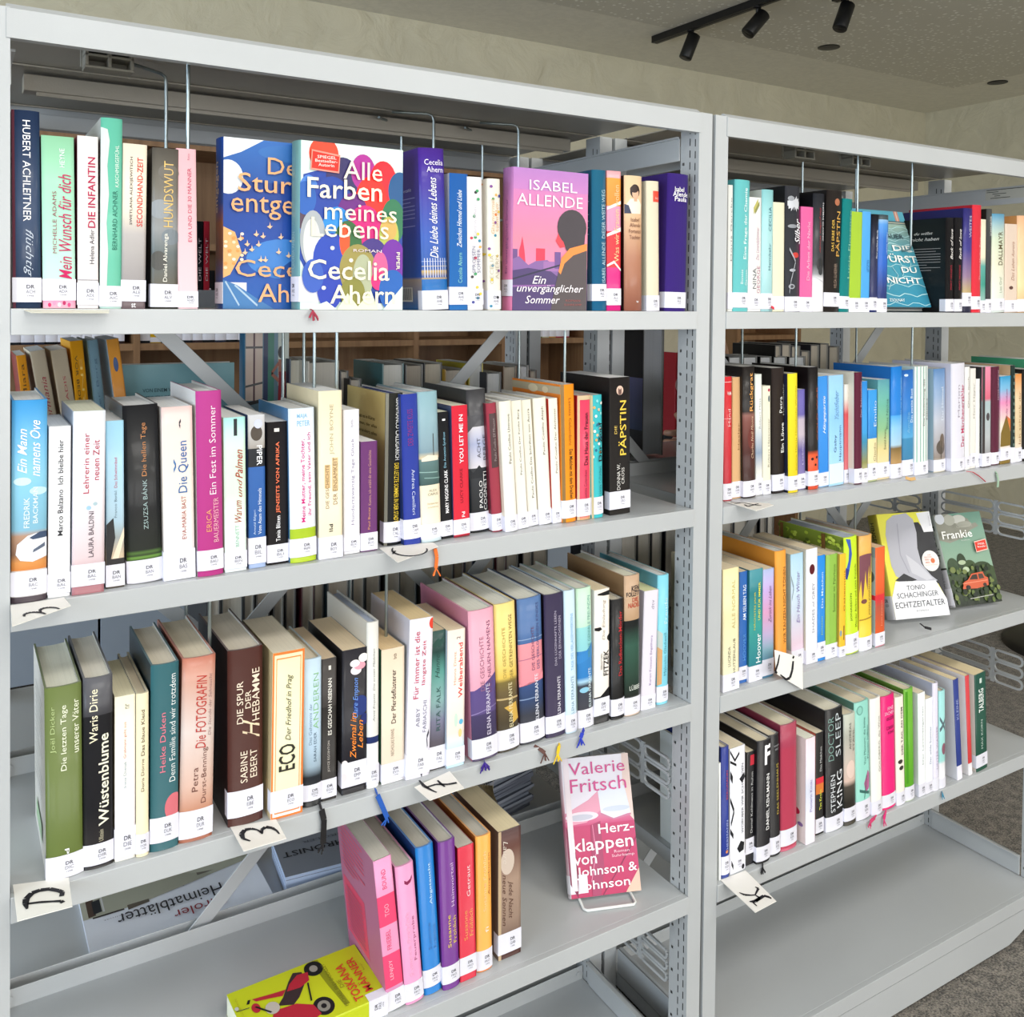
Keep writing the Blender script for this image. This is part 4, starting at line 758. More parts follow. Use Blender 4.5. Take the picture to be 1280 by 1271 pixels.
bk('L4', 531.6, 1246, 553, 1062, 520, 'h', 'vivid blue hardback, white word at top', '#1477c4', '#0e3c78', (.05, .17), 'FRÖ', [('Abgetaucht', '#c4e4f4', .58, .76, .6, .88, 'u', .012), ('Susanne', '#4a7aba', .36, .54, .3, .48), ('Fröhlich', '#4a7aba', .66, .84, .3, .46)], **pk)
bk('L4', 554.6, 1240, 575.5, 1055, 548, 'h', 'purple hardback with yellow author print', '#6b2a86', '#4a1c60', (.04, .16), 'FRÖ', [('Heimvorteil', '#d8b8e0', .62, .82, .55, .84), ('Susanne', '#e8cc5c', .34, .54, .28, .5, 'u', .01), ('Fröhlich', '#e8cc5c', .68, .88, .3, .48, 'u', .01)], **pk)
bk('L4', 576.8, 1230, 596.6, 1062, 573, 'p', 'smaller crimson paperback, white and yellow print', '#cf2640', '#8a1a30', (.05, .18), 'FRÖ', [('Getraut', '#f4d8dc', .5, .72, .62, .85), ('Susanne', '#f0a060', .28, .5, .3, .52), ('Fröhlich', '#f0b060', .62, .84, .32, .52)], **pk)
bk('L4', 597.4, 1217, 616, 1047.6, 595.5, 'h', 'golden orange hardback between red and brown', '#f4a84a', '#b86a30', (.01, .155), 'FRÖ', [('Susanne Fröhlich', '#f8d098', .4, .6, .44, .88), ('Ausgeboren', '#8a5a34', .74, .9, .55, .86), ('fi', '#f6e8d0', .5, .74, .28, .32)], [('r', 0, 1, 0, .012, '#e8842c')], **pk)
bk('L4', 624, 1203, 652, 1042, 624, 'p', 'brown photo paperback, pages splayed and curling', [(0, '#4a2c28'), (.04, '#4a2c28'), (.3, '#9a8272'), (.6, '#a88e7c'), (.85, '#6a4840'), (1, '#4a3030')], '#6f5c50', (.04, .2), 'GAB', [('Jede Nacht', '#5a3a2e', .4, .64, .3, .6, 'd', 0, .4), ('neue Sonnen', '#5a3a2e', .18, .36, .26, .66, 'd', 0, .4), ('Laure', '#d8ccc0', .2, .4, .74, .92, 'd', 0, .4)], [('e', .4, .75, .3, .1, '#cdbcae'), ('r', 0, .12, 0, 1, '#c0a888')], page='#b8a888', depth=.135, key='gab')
go = BK['gab']; gt = max(v.co.x for v in go.children[0].data.vertices); gh = max(v.co.z for v in go.children[0].data.vertices)
def fan(k): return [(gt-.004+math.sin(math.radians(1.7*(k+1))*(s/6)**1.6)*.128*(s/6), .008+.122*s/6) for s in range(7)]
for k in range(9):
    mb = MB(); ang = math.radians(1.6*(k+1)); P = fan(k); R_ = fan(k-1)
    for p, q, r_, s_ in zip(P, P[1:], R_[1:], R_):
        mb.quad([(*p, .001), (*q, .001), (*q, gh-.001), (*p, gh-.001)], lin('#cdbf9e'), True); mb.quad([(*p, gh-.001-.0012*k), (*q, gh-.001-.0012*k), (*r_, gh-.001-.0012*k), (*s_, gh-.001-.0012*k)], lin('#d8c8a2'))
    mb.build('splayed_page' if k < 8 else 'bent_back_cover', M['paper'], go)
# ---- right rack, top shelf
bk('R1', 911, 0, 916.5, 231, 912, 'p', 'narrow white paperback against the post', '#ecece8', None, (.02, .15), '', [('Doris Gercke', '#8a8a8a', .45, .8, .4, .9)])
bk('R1', 917, 0, 935.7, 224, 920, 'h', 'turquoise hardback with white lettering, near post', '#6cc4c6', '#4fa0a8', (.03, .145), 'GAR', [('Eine Frage der Chemie', '#f0fafa', .56, .82, .4, .94, 'u', .015), ('Bonnie', '#e8f4f4', .4, .56, .21, .32), ('Garmus', '#e8f4f4', .7, .86, .2, .32)])
bk('R1', 936, 0, 952, 246, 937, 'p', 'white paperback, thin author capitals, gold stroke', '#efeeec', None, (.02, .15), 'GEO', [('NINA', '#6a6a70', .35, .62, .2, .38), ('GEORGE', '#b87890', .68, .9, .16, .4), ('Das Lavendelzimmer', '#c090a8', .6, .82, .45, .74, 'u', 0, .4)], [('l', [(.4, .88), (.75, .96)], .03, '#b8b060'), ('l', [(.5, .87), (.85, .95)], .02, '#8a8a50')])
bk('R1', 952.4, 0, 966.5, 236.6, 954, 'h', 'pale aqua hardback with spaced dark name', [(0, '#9cc8cc'), (.6, '#a8d4d6'), (1, '#8cc8cc')], '#c4c4bc', (.02, .15), 'GEL', [('CECILIA', '#3a6a78', .5, .75, .66, .86), ('Heimkehr', '#3a6a78', .5, .72, .34, .56)])
bk('R1', 967, 0, 981, 252.5, 968, 'p', 'plain cream paperback with tiny red ribbon', '#efeacf', None, (.02, .14), '', [('D', '#9a9a8a', .7, .9, .07, .1)], key='r1cream')
bk('R1', 982.5, 0, 1000.3, 232, 983, 'h', 'black hardback with silver flowers and red poppy', [(0, '#3a3c42'), (1, '#33343a')], '#15161a', (.0, .12), 'GIE', [('Silber', '#e6e6ea', .52, .95, .54, .74, 'u', .02, .4)],
   [('l', [(.5, .86), (.5+.4*math.cos(a*.52), .86+.05*math.sin(a*.52))], .02, '#c8cad0') for a in range(12)]+[('e', .3, .9, .2, .02, '#8f9298'), ('e', .4, .68, .3, .015, '#8a8d94'), ('e', .6, .45, .25, .022, '#c83a34'), ('e', .4, .33, .2, .012, '#a8aab2'), ('e', .35, .2, .2, .02, '#9a9ca4'), ('e', .35, .2, .12, .012, '#33343a'), ('l', [(.2, .5), (.6, .4), (.3, .25), (.2, .15)], .012, '#9a9ca4')])
bk('R1', 1000.8, 0, 1016, 258, 1003, 'p', 'candy pink paperback among dark ones', '#ea6aa6', '#d84a90', (.0, .14), 'GLA', [('Die Arbeit der Nacht', '#f4b8d4', .5, .74, .3, .86)])
bk('R1', 1016.4, 0, 1030.3, 241.5, 1018, 'h', 'black hardback, red script, grey and white foot', [(0, '#e4e4e8'), (.28, '#dcdce0'), (.32, '#8a8c90'), (.4, '#34363c'), (1, '#23252c')], '#101014', (.0, .0), '', [('THOMAS GLAVINIC', '#d8d8dc', .72, .88, .6, .93, 'd', .012), ('Das größere Wunder', '#a83038', .42, .6, .5, .88, 'd', 0, .4)], [('e', .55, .4, .3, .055, '#24262a'), ('e', .6, .35, .2, .04, '#303236'), ('l', [(0, .3), (.9, .25)], .004, '#c0c0c8')])
bk('R1', 1030.8, 0, 1049.7, 237, 1035, 'h', 'black-brown hardback with gold capitals and seal', '#241e1c', '#1c1a1a', (.045, .16), 'GOL', [('DAS ERBE DER', '#d8b04a', .3, .46, .5, .76, 'u', .01), ('PÄPSTIN', '#c89a4a', .55, .86, .46, .83, 'u', .015), ('HELGA GLAESENER', '#9a8474', .5, .7, .2, .4)], [('e', .62, .905, .17, .03, '#a8684a')])
bk('R1', 1050, 0, 1062, 248, 1055, 'h', 'narrow deep teal hardback with gold print', '#148080', '#0f6468', (.03, .14), 'GOR', [('Lucia Florence', '#8cc4a8', .6, .85, .3, .9)])
bk('R1', 1062.4, 0, 1077, 264, 1065, 'p', 'lime green paperback under the wire support', '#a8cc3c', '#9ac034', (.0, .14), 'GRE', [])
bk('R1', 1077.3, 0, 1087.5, 264, 1080, 'p', 'sky blue paperback right of the lime one', [(0, '#52aaf0'), (1, '#5cb0f2')], '#3c8cd8', (.0, .14), 'GRI', [('LETZTES', '#1c4a8c', .6, .85, .4, .52)])
bk('R1', 1088, 0, 1097, 267.5, 1091, 'h', 'narrow night blue hardback with white print', [(0, '#2c3468'), (.5, '#20264c'), (1, '#101216')], '#0e1014', (.02, .15), 'GRU', [('Drei perfekte Morde', '#d8dce4', .55, .85, .55, .84, 'u', .01)])
bk('R1', 1097.4, 0, 1109.5, 268, 1100, 'h', 'deep blue underwater hardback left of the aqua cover', [(0, '#1c2450'), (.25, '#22387c'), (.5, '#2460c0'), (.75, '#2a6cc4'), (.9, '#4a90d8'), (.95, '#8cb4d8'), (.95, '#3a4a50'), (1, '#3a4a50')], '#1c3c74', (.0, .14), 'GRU', [('UNTER TIEFEN', '#b8d4ec', .7, .9, .6, .82)])
bk('R1', 1183, 0, 1193, 272, 1184, 'h', 'black hardback with white script, left of twin', '#121014', '#0c0b0e', (.01, .14), 'HAR', [('Back of love', '#e8e4e0', .4, .72, .56, .88, 'u', .012, .4), ('MARY HIGGINS', '#b0283a', .4, .6, .24, .5)], depth=.135,
   back=[('du willst', '#dcd8d4', .5, .8, .83, .86, 'h', .01, .4), ('nicht haben', '#dcd8d4', .45, .9, .765, .8, 'h', .01, .4)], bart=lines(9, .45, .92, .42, .68, '#9a9494', .004))
bk('R1', 1194, 0, 1203.5, 272, 1195, 'h', 'black hardback with white script, right of twin', '#121014', '#0c0b0e', (.01, .14), 'HAR', [('Back of love', '#e8e4e0', .4, .72, .56, .88, 'u', .012, .4), ('MARY HIGGINS', '#b0283a', .4, .6, .24, .5)])
bk('R1', 1204, 0, 1215, 260, 1206, 'h', 'tall indigo hardback fading to sand', [(0, '#1c1c38'), (.06, '#1c1c38'), (.2, '#b8a070'), (.35, '#8c7090'), (.6, '#3a3484'), (1, '#2c2a6c')], '#26245c', (.06, .19), 'HAR', [('WEITES', '#c8c8dc', .5, .8, .72, .93)])
bk('R1', 1215.5, 0, 1226.5, 256, 1217, 'h', 'tallest bright red hardback on this shelf', '#e03444', '#a82030', (.03, .15), 'HAR', [('Thomas Harlan Rosa', '#f0b0b4', .66, .86, .3, .7)])
bk('R1', 1227, 0, 1233, 274, 1228, 'p', 'thin cream and sea green paperback beside red', [(0, '#b0c8c4'), (.3, '#3c9484'), (.5, '#5ca49c'), (.6, '#e8dfc4'), (1, '#ece4cc')], '#1c6450', (.0, .13), 'HAS', [])
bk('R1', 1233.3, 0, 1239.7, 261, 1235, 'h', 'thin dark grey hardback with white print', [(0, '#3a3a40'), (1, '#4a4c4c')], '#20201e', (.0, .13), 'HAT', [('SCHWARZER', '#d8d8d4', .4, .75, .74, .93)])
bk('R1', 1240, 0, 1256.5, 267, 1240.5, 'h', 'pale hardback shading to sky blue at top', [(0, '#dce4e0'), (.5, '#dfdcc4'), (.75, '#c8d4bc'), (1, '#5a9cc0')], '#c4d8cc', (.02, .14), 'HEI', [('DALLMAYR', '#5a5034', .42, .74, .48, .82, 'u', .01), ('Lisa Graf', '#9aa890', .5, .7, .2, .36)])
bk('R1', 1257, 0, 1272.5, 279.6, 1258, 'p', 'beige-pink paperback with tiny seal', '#e4d0c0', '#d8bc9c', (.01, .14), 'HEL', [('Das Leben Aurora', '#b8907c', .5, .74, .36, .8, 'u', 0, .4)], [('e', .5, .28, .16, .02, '#5a3c34')])
bk('R1', 1273, 0, 1288, 269.5, 1273, 'h', 'apricot hardback cut by the photo edge', [(0, '#c8a070'), (.3, '#ead4a4'), (.7, '#ecc49c'), (1, '#e8b48c')], '#c88c54', (.01, .14), 'HEL', [])
# ---- right rack, second shelf
r2 = dict(depth=.132)
bk('R2', 905.5, 627, 916, 471.4, 905.5, 'h', 'red hardback at the post with white initials', [(0, '#b02030'), (.015, '#b02030'), (1, '#d83038')], '#8a1c24', (.01, .14), 'HAR', [('WM', '#f0d8d8', .3, .8, .85, .88, 'h', .02), ('Hand', '#f0c8c8', .4, .7, .6, .74)], [('r', 0, 1, .955, .96, '#f0c0c0'), ('r', 0, 1, .66, .665, '#e88c8c')], depth=.098)
bk('R2', 916.5, 624, 927.3, 472, 917, 'p', 'tan paperback between red and black', '#dcb080', '#c89c6c', (.01, .14), 'HAR', [('Hasler', '#a87c50', .6, .8, .4, .62)], depth=.11)
bk('R2', 928.5, 623.7, 945.7, 459, 927, 'h', 'black hardback, gold title above rusty photo', [(0, '#2c1c1a'), (.35, '#4c2420'), (.58, '#7c4840'), (.63, '#8a5c54'), (.66, '#1c1614'), (1, '#1f1a18')], '#171516', (.01, .13), 'HAS', [('Rückgrat', '#e8a85c', .46, .82, .66, .95, 'u', .02), ('Charles Neill Moore', '#d8b89c', .55, .75, .3, .62, 'u', 0, .3)], [('e', .6, .45, .3, .08, '#6c302a')], **r2)
bk('R2', 946.3, 620, 954.6, 468.5, 945, 'p', 'narrow white paperback with blue grey wave', [(0, '#e4e4e8'), (.2, '#dcdcd8'), (.35, '#8c9cb4'), (.5, '#c8d0d8'), (.6, '#e6e8e4'), (1, '#dfe6e0')], '#e0dccc', (.01, .14), 'HAS', [('Robert Hass', '#a8a8a8', .5, .8, .55, .8)], **r2)
bk('R2', 955.3, 619, 964.5, 483, 955, 'p', 'shorter cream paperback with red fleck at top', '#eae6d2', '#d8d0bc', (.0, .13), 'HAS', [('Robert Hasenauer', '#9a9484', .6, .85, .25, .7)], [('e', .8, .96, .15, .015, '#b02848'), ('e', .8, .88, .12, .03, '#5a6a70')], **r2)
bk('R2', 967, 617.5, 982, 460.6, 966, 'h', 'dark brown hardback with white bold lettering', [(0, '#241c1a'), (1, '#2e2522')], '#171314', (.02, .15), 'HAM', [('Ein Löwe', '#f0f0ea', .6, .92, .32, .56, 'u', .025), ('Petra', '#e0e0dc', .5, .75, .64, .77, 'u', .01), ('Hammesfahr', '#c8c8c0', .82, .98, .62, .87)], **r2)
bk('R2', 984.4, 617, 998.7, 467.6, 983.5, 'h', 'bright yellow hardback with grey print', [(0, '#e0c820'), (1, '#f2e030')], '#22243c', (.02, .14), 'HAR', [('Joanne Harris Himmlische Wunder', '#a89820', .62, .82, .18, .9)], **r2)
bk('R2', 999.2, 613, 1008.3, 487.5, 998.5, 'p', 'short lavender paperback beside yellow', [(0, '#8a80b0'), (.4, '#6a60a0'), (.55, '#c8bcc8'), (.7, '#c0b4c4'), (.75, '#6c64ac'), (1, '#7068b4')], '#5a4c8c', (.01, .16), 'HAU', [('Liebling', '#c8c0dc', .5, .75, .25, .5)], **r2)
bk('R2', 1009, 613, 1024.2, 459.6, 1008.5, 'h', 'black hardback with flame orange foot', [(0, '#d04a2c'), (.28, '#e0562c'), (.32, '#1c1614'), (1, '#171314')], '#160f10', (.03, .15), 'HAR', [('COLD WAR', '#b05a34', .7, .88, .4, .84)], [('e', .3, .25, .12, .012, '#2a1410'), ('e', .6, .2, .1, .01, '#2a1410'), ('e', .75, .26, .12, .01, '#2a1410')], **r2)
bk('R2', 1024.8, 610, 1037, 471, 1023.5, 'p', 'azure paperback with white italic title', [(0, '#8cbce8'), (.12, '#7cb0e8'), (.14, '#2c84d8'), (1, '#3c90e0')], '#b8c8dc', (.01, .13), 'HAU', [('Hängepartie', '#e4f0fa', .45, .8, .48, .82, 'u', .015, .4)], **r2)
bk('R2', 1038, 608.5, 1056, 470, 1037.5, 'p', 'wide light blue paperback with thin dark name', [(0, '#a4d0f0'), (.6, '#8cc4f0'), (1, '#9cccf0')], '#b4cce0', (.0, .0), 'HAU', [('Yachtfieber', '#6a94b8', .35, .65, .6, .86, 'u', 0, .5), ('Gaby', '#3c5468', .32, .52, .3, .46), ('Hauptmann', '#3c5468', .66, .86, .22, .54)], [('r', 0, 1, .02, .2, '#d4def0')], **r2)
bk('R2', 1056.6, 605, 1063, 481, 1057, 'p', 'thin rose red paperback with white cap', [(0, '#e8e4e8'), (.15, '#d87078'), (.7, '#d85058'), (.85, '#e8dcd4'), (1, '#eeeae4')], None, (.01, .14), 'HEI', [], **r2)
bk('R2', 1063.4, 604.5, 1069, 465, 1063.4, 'h', 'thin cream hardback with red edge', '#ece4d4', '#c8c8c4', (.0, .12), '', [], **r2)
bk('R2', 1069.3, 606, 1078.6, 466, 1069.5, 'h', 'narrow burgundy hardback with white print', '#5a1c34', '#e0d8c8', (.01, .14), 'HEI', [('Der Bademeister', '#c8a8b4', .6, .85, .6, .92)], **r2)
bk('R2', 1079, 604, 1085.6, 477, 1079, 'p', 'thin blue paperback over beach strip', [(0, '#d4c8a4'), (.2, '#8c8c54'), (.4, '#3c8cb0'), (.5, '#3c9cdc'), (1, '#2c88d8')], None, (.0, .14), 'HEI', [], **r2)
bk('R2', 1086.6, 603, 1097.3, 488, 1087, 'p', 'short blue and cream paperback, shortest here', [(0, '#8ca070'), (.03, '#e8dcb4'), (.47, '#ecdca8'), (.47, '#2c84cc'), (1, '#3c9ce4')], None, (.02, .2), 'HEN', [('Emilio', '#d4e8f4', .6, .9, .6, .88), ('Claudio', '#8a7c50', .6, .85, .22, .42)], **r2)
bk('R2', 1097.8, 600.5, 1113, 475, 1099, 'p', 'green to sand paperback with fine print', [(0, '#e0d0a8'), (.3, '#dccc90'), (.5, '#8cbc8c'), (.75, '#6cb4a0'), (1, '#5c9ca8')], None, (.02, .17), 'HEN', [('Ewald Arenz', '#6a6a4c', .5, .68, .3, .5), ('Blaue Nächte', '#4a6a5c', .66, .84, .5, .8)], **r2)
bk('R2', 1113.5, 599, 1128.4, 459, 1114, 'h', 'tall deep blue hardback over a beach', [(0, '#8c6c44'), (.15, '#b08c58'), (.27, '#7c6438'), (.3, '#a8c8dc'), (.45, '#8cc4ec'), (.56, '#4aa4e4'), (.57, '#1c7cd0'), (1, '#1878cc')], '#1a68b4', (.0, .13), 'HEN', [('Nichts war je vergessen', '#a4d0ec', .72, .9, .5, .9)], **r2)
bk('R2', 1129, 595.5, 1144.3, 463, 1128.8, 'h', 'blue hardback with sea horizon and white line', [(0, '#c8985c'), (.03, '#c8985c'), (.12, '#3c7ca4'), (.35, '#3c88b4'), (.36, '#54a4d4'), (.6, '#2c7cc8'), (1, '#1c60b0')], '#2c6cb0', (.0, .15), 'HEN', [('Das zweite Boot', '#dcecf4', .55, .75, .5, .82, 'u', .008), ('Amelie', '#7cb4d8', .3, .5, .4, .6)], [('e', .25, .95, .14, .012, '#c8e0f4')], key='r2sea', **r2)
bk('R2', 1144.7, 594.5, 1161, 458.6, 1145, 'h', 'white hardback with fine sea green stripes', '#e8ecea', '#b4ccd4', (.0, .12), 'HER', [('Die Entdeckung des', '#6c5c54', .5, .66, .45, .88), ('Glücks', '#6c5c54', .76, .9, .5, .7)], [('r', .08+.22*i, .14+.22*i, .12, 1, '#8cb8ac') for i in range(4)], **r2)
bk('R2', 1168.6, 591, 1182.8, 461.5, 1168.6, 'h', 'cloudy blue grey hardback with bare tree', [(0, '#e4dcc8'), (.14, '#8c8078'), (.3, '#a8a4a8'), (.5, '#b8bcc8'), (.75, '#8ca4c4'), (1, '#5c84b4')], '#a0bccc', (.01, .12), 'HES', [('Der Himmel', '#dce4ec', .5, .7, .5, .82)], [('e', .5, .24, .35, .07, '#5a5048'), ('e', .6, .3, .2, .07, '#6a5c50'), ('l', [(.5, .13), (.55, .3)], .03, '#4a4038')], **r2)
bk('R2', 1190.5, 590, 1207, 455, 1190.5, 'h', 'very wide white hardback with crimson script', '#dedce8', '#cfcddc', (.0, .12), 'HET', [('Der Märchenerzähler', '#c03c64', .6, .9, .22, .8, 'u', .015), ('Marion', '#9a90a0', .38, .5, .5, .8)], **r2)
bk('R2', 1207.8, 587.6, 1213.4, 459, 1208, 'p', 'white paperback, first of three slim whites', '#eceae8', None, (.02, .13), 'HEY', [('Ohne mich', '#9a9488', .5, .85, .6, .9)], key='r2thin', **r2)
bk('R2', 1213.9, 586, 1220.7, 461, 1214.4, 'p', 'white paperback, middle of three slim whites', '#e9e6e0', None, (.02, .15), 'HEY', [('Herr Heyer', '#9a9488', .5, .85, .5, .85)], **r2)
bk('R2', 1221.2, 585, 1228.5, 474, 1221.6, 'p', 'shorter white paperback, last of three slim whites', '#efeeec', '#d4ccb4', (.0, .14), 'HIL', [('Die Zeitreise', '#8a8a8a', .6, .85, .3, .8)], **r2)
bk('R2', 1229, 585, 1239.5, 459, 1229.5, 'p', 'pink over grey photo paperback with black side', [(0, '#6c6468'), (.3, '#b4b8bc'), (.65, '#a8bcc0'), (.68, '#d4647c'), (1, '#e08ca8')], '#2a2a2c', (.01, .14), 'HOC', [], [('r', 0, .3, 0, 1, '#3a3436'), ('e', .65, .5, .2, .04, '#4a4448')], **r2)
bk('R2', 1240, 582, 1250, 459, 1240.5, 'h', 'burgundy hardback with small white letters', '#5a2038', '#4a1a2c', (.01, .13), 'HOE', [('PETER HENISCH', '#c4a4b0', .62, .84, .66, .96)], key='r2burg', **r2)
bk('R2', 1251, 581, 1264.3, 471, 1251.5, 'p', 'rainbow paperback with olive triangle', [(0, '#7c6428'), (.05, '#7c6428'), (.05, '#e4dcd8'), (.45, '#e8d8c8'), (.7, '#e48cb8'), (.85, '#7cb4d8'), (1, '#2c94c4')], None, (.04, .18), 'HOF', [('Julia Onken', '#9c3c7c', .5, .7, .5, .85, 'u', 0, .4)], [('p', [(0, .2), (.05, .36), (.55, .55), (1, .35), (1, .2)], '#7c6428'), ('p', [(.55, .55), (1, .5), (1, .36)], '#d8783c')], **r2)
bk('R2', 1264.8, 579, 1269.8, 457, 1265, 'h', 'thin dark green hardback with stitched look', '#1f2f2c', '#c8a884', (.0, .16), '', [], [('r', .3, .7, .1+.07*i, .13+.07*i, '#5a7068') for i in range(12)], **r2)
bk('R2', 1270.2, 578, 1278.5, 468, 1270.5, 'p', 'sandy orange paperback at the right end', [(0, '#e4dcdc'), (.3, '#d8c49c'), (.7, '#e4cca8'), (1, '#dc8c44')], None, (.0, .16), 'HOR', [('Ich schenk dir', '#a07040', .5, .8, .2, .8)], **r2)
bk('R2', 1279, 577, 1290, 462, 1279, 'h', 'black hardback cut by the photo edge, second', '#151414', None, (.03, .13), '', [], **r2)
bk('R2', 1291, 576, 1303, 450, 1291, 'h', 'tall green hardback beyond the edge, green board rising behind', '#3f9069', '#3c8c68', (.03, .13), '', [], depth=.137)
# ---- right rack, third shelf
r3 = dict(page='#b4a68c', depth=.125)
bk('R3', 905, 866.6, 924.8, 713, 905, 'p', 'cream paperback at the post with olive capitals', [(0, '#e8e6ec'), (.15, '#efe8c8'), (.6, '#ede2b4'), (1, '#ecdfac')], '#cfc0a0', (.0, .14), 'HUT', [('ALLE NORMAL', '#c4b878', .55, .75, .5, .9), ('LUCINDA', '#5a5844', .3, .46, .2, .36), ('HUTZENLAUB', '#5a5844', .62, .76, .14, .42)], **r3)
bk('R3', 925.3, 855.5, 935, 716, 926, 'p', 'narrow mid blue paperback, white capitals', '#2c64b0', '#1c4888', (.03, .15), 'HOO', [('AM SELBEN TAG', '#e8f0fa', .4, .8, .56, .88, 'u', .015), ('HOOVER', '#5c94d4', .4, .8, .2, .44)], **r3)
bk('R3', 935.7, 854.5, 953.7, 714, 937, 'p', 'sea teal paperback with yellow and white capitals', [(0, '#dce0e8'), (.14, '#2c7c88'), (.5, '#3c9c94'), (.8, '#2c7c84'), (1, '#4c94a0')], '#28707a', (.0, .14), 'HOO', [('NÄCHSTES JAHR', '#d8c83c', .3, .46, .46, .8, 'u', .015), ('UND FÜR IMMER', '#e6e04c', .6, .8, .54, .88, 'u', .02), ('Hoover', '#e8f0f0', .5, .86, .16, .42, 'u', .02)], **r3)
bk('R3', 954.2, 849, 968, 713, 955, 'p', 'watercolour pink and blue paperback', [(0, '#4a7c9c'), (.15, '#5c8ca4'), (.25, '#7ca4b4'), (.4, '#b8a8cc'), (.6, '#d49cc0'), (.8, '#c4a8dc'), (1, '#a8b4d8')], '#a8a0bc', (.02, .17), 'HOO', [('Zurück ins Leben', '#5a3c64', .5, .76, .5, .84, 'u', 0, .5)], **r3)
bk('R3', 971, 840, 984.5, 690, 970, 'h', 'tall orange hardback with dark fine capitals', [(0, '#e89838'), (1, '#f0a040')], '#d88f34', (.0, .0), '', [('WIR TANZEN NICHT TÖNEN', '#6a4420', .55, .86, .22, .86)], page='#a9a9a4', depth=.15, key='r3or')
bk('R3', 991, 834.5, 1006.3, 694, 990, 'p', 'pale blue and rose paperback with violet print', [(0, '#dcd0e8'), (.2, '#dcc4d4'), (.5, '#c8d4e4'), (1, '#a8cce0')], '#a8bcb8', (.0, .14), 'HUB', [('Ein Hauch Winter', '#8470a8', .4, .66, .38, .84, 'u', 0, .3)], [('l', [(0, .8), (.2, .7), (.05, .6)], .02, '#8c9ca4')], **r3)
bk('R3', 1007.2, 832, 1022.8, 688, 1007.5, 'p', 'white paperback with dark red oval', '#e9e9ef', '#c8c0ae', (.0, .12), 'JAM', [('SHADES of GREY', '#9a9aa4', .5, .72, .26, .7)], [('e', .5, .82, .24, .045, '#5c1420')], **r3)
bk('R3', 1023.4, 827.6, 1032.5, 695.6, 1023.8, 'p', 'narrow cobalt paperback with white lettering', [(0, '#2c80cc'), (.03, '#2c80cc'), (1, '#1f86dc')], '#1c68b0', (.03, .18), 'JAN', [('Das Mädchen', '#d4e8f8', .42, .68, .5, .84, 'u', .01), ('Jansson', '#a8d050', .42, .66, .24, .42)], **r3)
bk('R3', 1033.3, 825, 1047.5, 695, 1034, 'p', 'leaf green paperback beside cobalt', '#8cb84c', '#6c9838', (.0, .14), 'JAN', [('Sommer im Fährhaus', '#5c7c34', .6, .8, .44, .9)], [('r', 0, .3, .12, 1, '#98c060')], **r3)
bk('R3', 1048, 823, 1057.8, 694, 1049, 'p', 'narrow amber paperback with black mark', '#f0b830', '#b8963c', (.0, .1), 'JAN', [('Geheimnis', '#8c6c20', .6, .85, .44, .84)], [('r', .65, .8, .16, .3, '#4a3c20'), ('e', .2, .23, .2, .03, '#8ca0a0')], **r3)
bk('R3', 1058.6, 819, 1074.5, 673, 1056, 'h', 'tall neon lime hardback with leafy green side', '#c4e02c', '#7c9034', (.01, .17), 'JON', [('JONASSON', '#4a5c1c', .3, .46, .28, .52, 'u', .008), ('Mörder Anders und seine Freunde', '#3c4c1c', .66, .82, .22, .76)], [('p', [(0, .75), (.3, .72), (.5, .85), (.4, .98), (.1, .99), (.3, .9), (.25, .8), (0, .68)], '#3c5cae'), ('p', [(0, .66), (.15, .64), (.3, .72), (.1, .74)], '#2c3c88')], page='#8c94a0', depth=.15,
   bart=[('e', random.random(), .72+.26*random.random(), .03, .014, c) for c in ['#a8c040', '#5c7028', '#c8dc5c', '#6c8428']*22]+[('r', .7, .76, .68, 1, '#6a4a24'), ('r', .05, .1, .68, 1, '#7a5428')])
bk('R3', 1075.2, 815, 1090.9, 671, 1075, 'h', 'yellow hardback with running brown paint', [(0, '#ecc83c'), (.3, '#ecc840'), (.8, '#e8c040'), (.83, '#e4b058'), (1, '#e0a85c')], '#a8842c', (.0, .12), 'JON', [('JONAS JONASSON', '#6a4c28', .62, .8, .3, .62, 'u', .008)], [('p', [(0, .82), (.9, .82), (.85, .68), (.7, .62), (.72, .74), (.6, .66), (.55, .52), (.45, .6), (.4, .7), (.25, .5), (.18, .44), (.1, .62), (0, .5)], '#7a4a54'), ('e', .5, .82, .5, .02, '#7a4a54'), ('l', [(0, .27), (1, .28)], .006, '#a8842c'), ('e', .3, .43, .2, .02, '#7a4a44')], page='#9a8878', depth=.15)
bk('R3', 1095.5, 810, 1106.9, 685.6, 1096, 'p', 'rust orange paperback with photo strip, last upright', [(0, '#b83a4c'), (.015, '#e4e2ec'), (.14, '#d85a28'), (.4, '#b85440'), (.48, '#d8303a'), (.52, '#d8303a'), (.53, '#dc5c2c'), (1, '#e0602c')], '#8ca0a0', (.015, .14), 'JON', [('Jonas Jonasson', '#e8a080', .55, .75, .2, .46)], page='#b49878', depth=.115,
   bart=[('r', .75, 1, .0, .9, '#a8b8b4'), ('e', .9, .7, .08, .06, '#5a6058'), ('r', .6, 1, .47, .52, '#d8303a')])
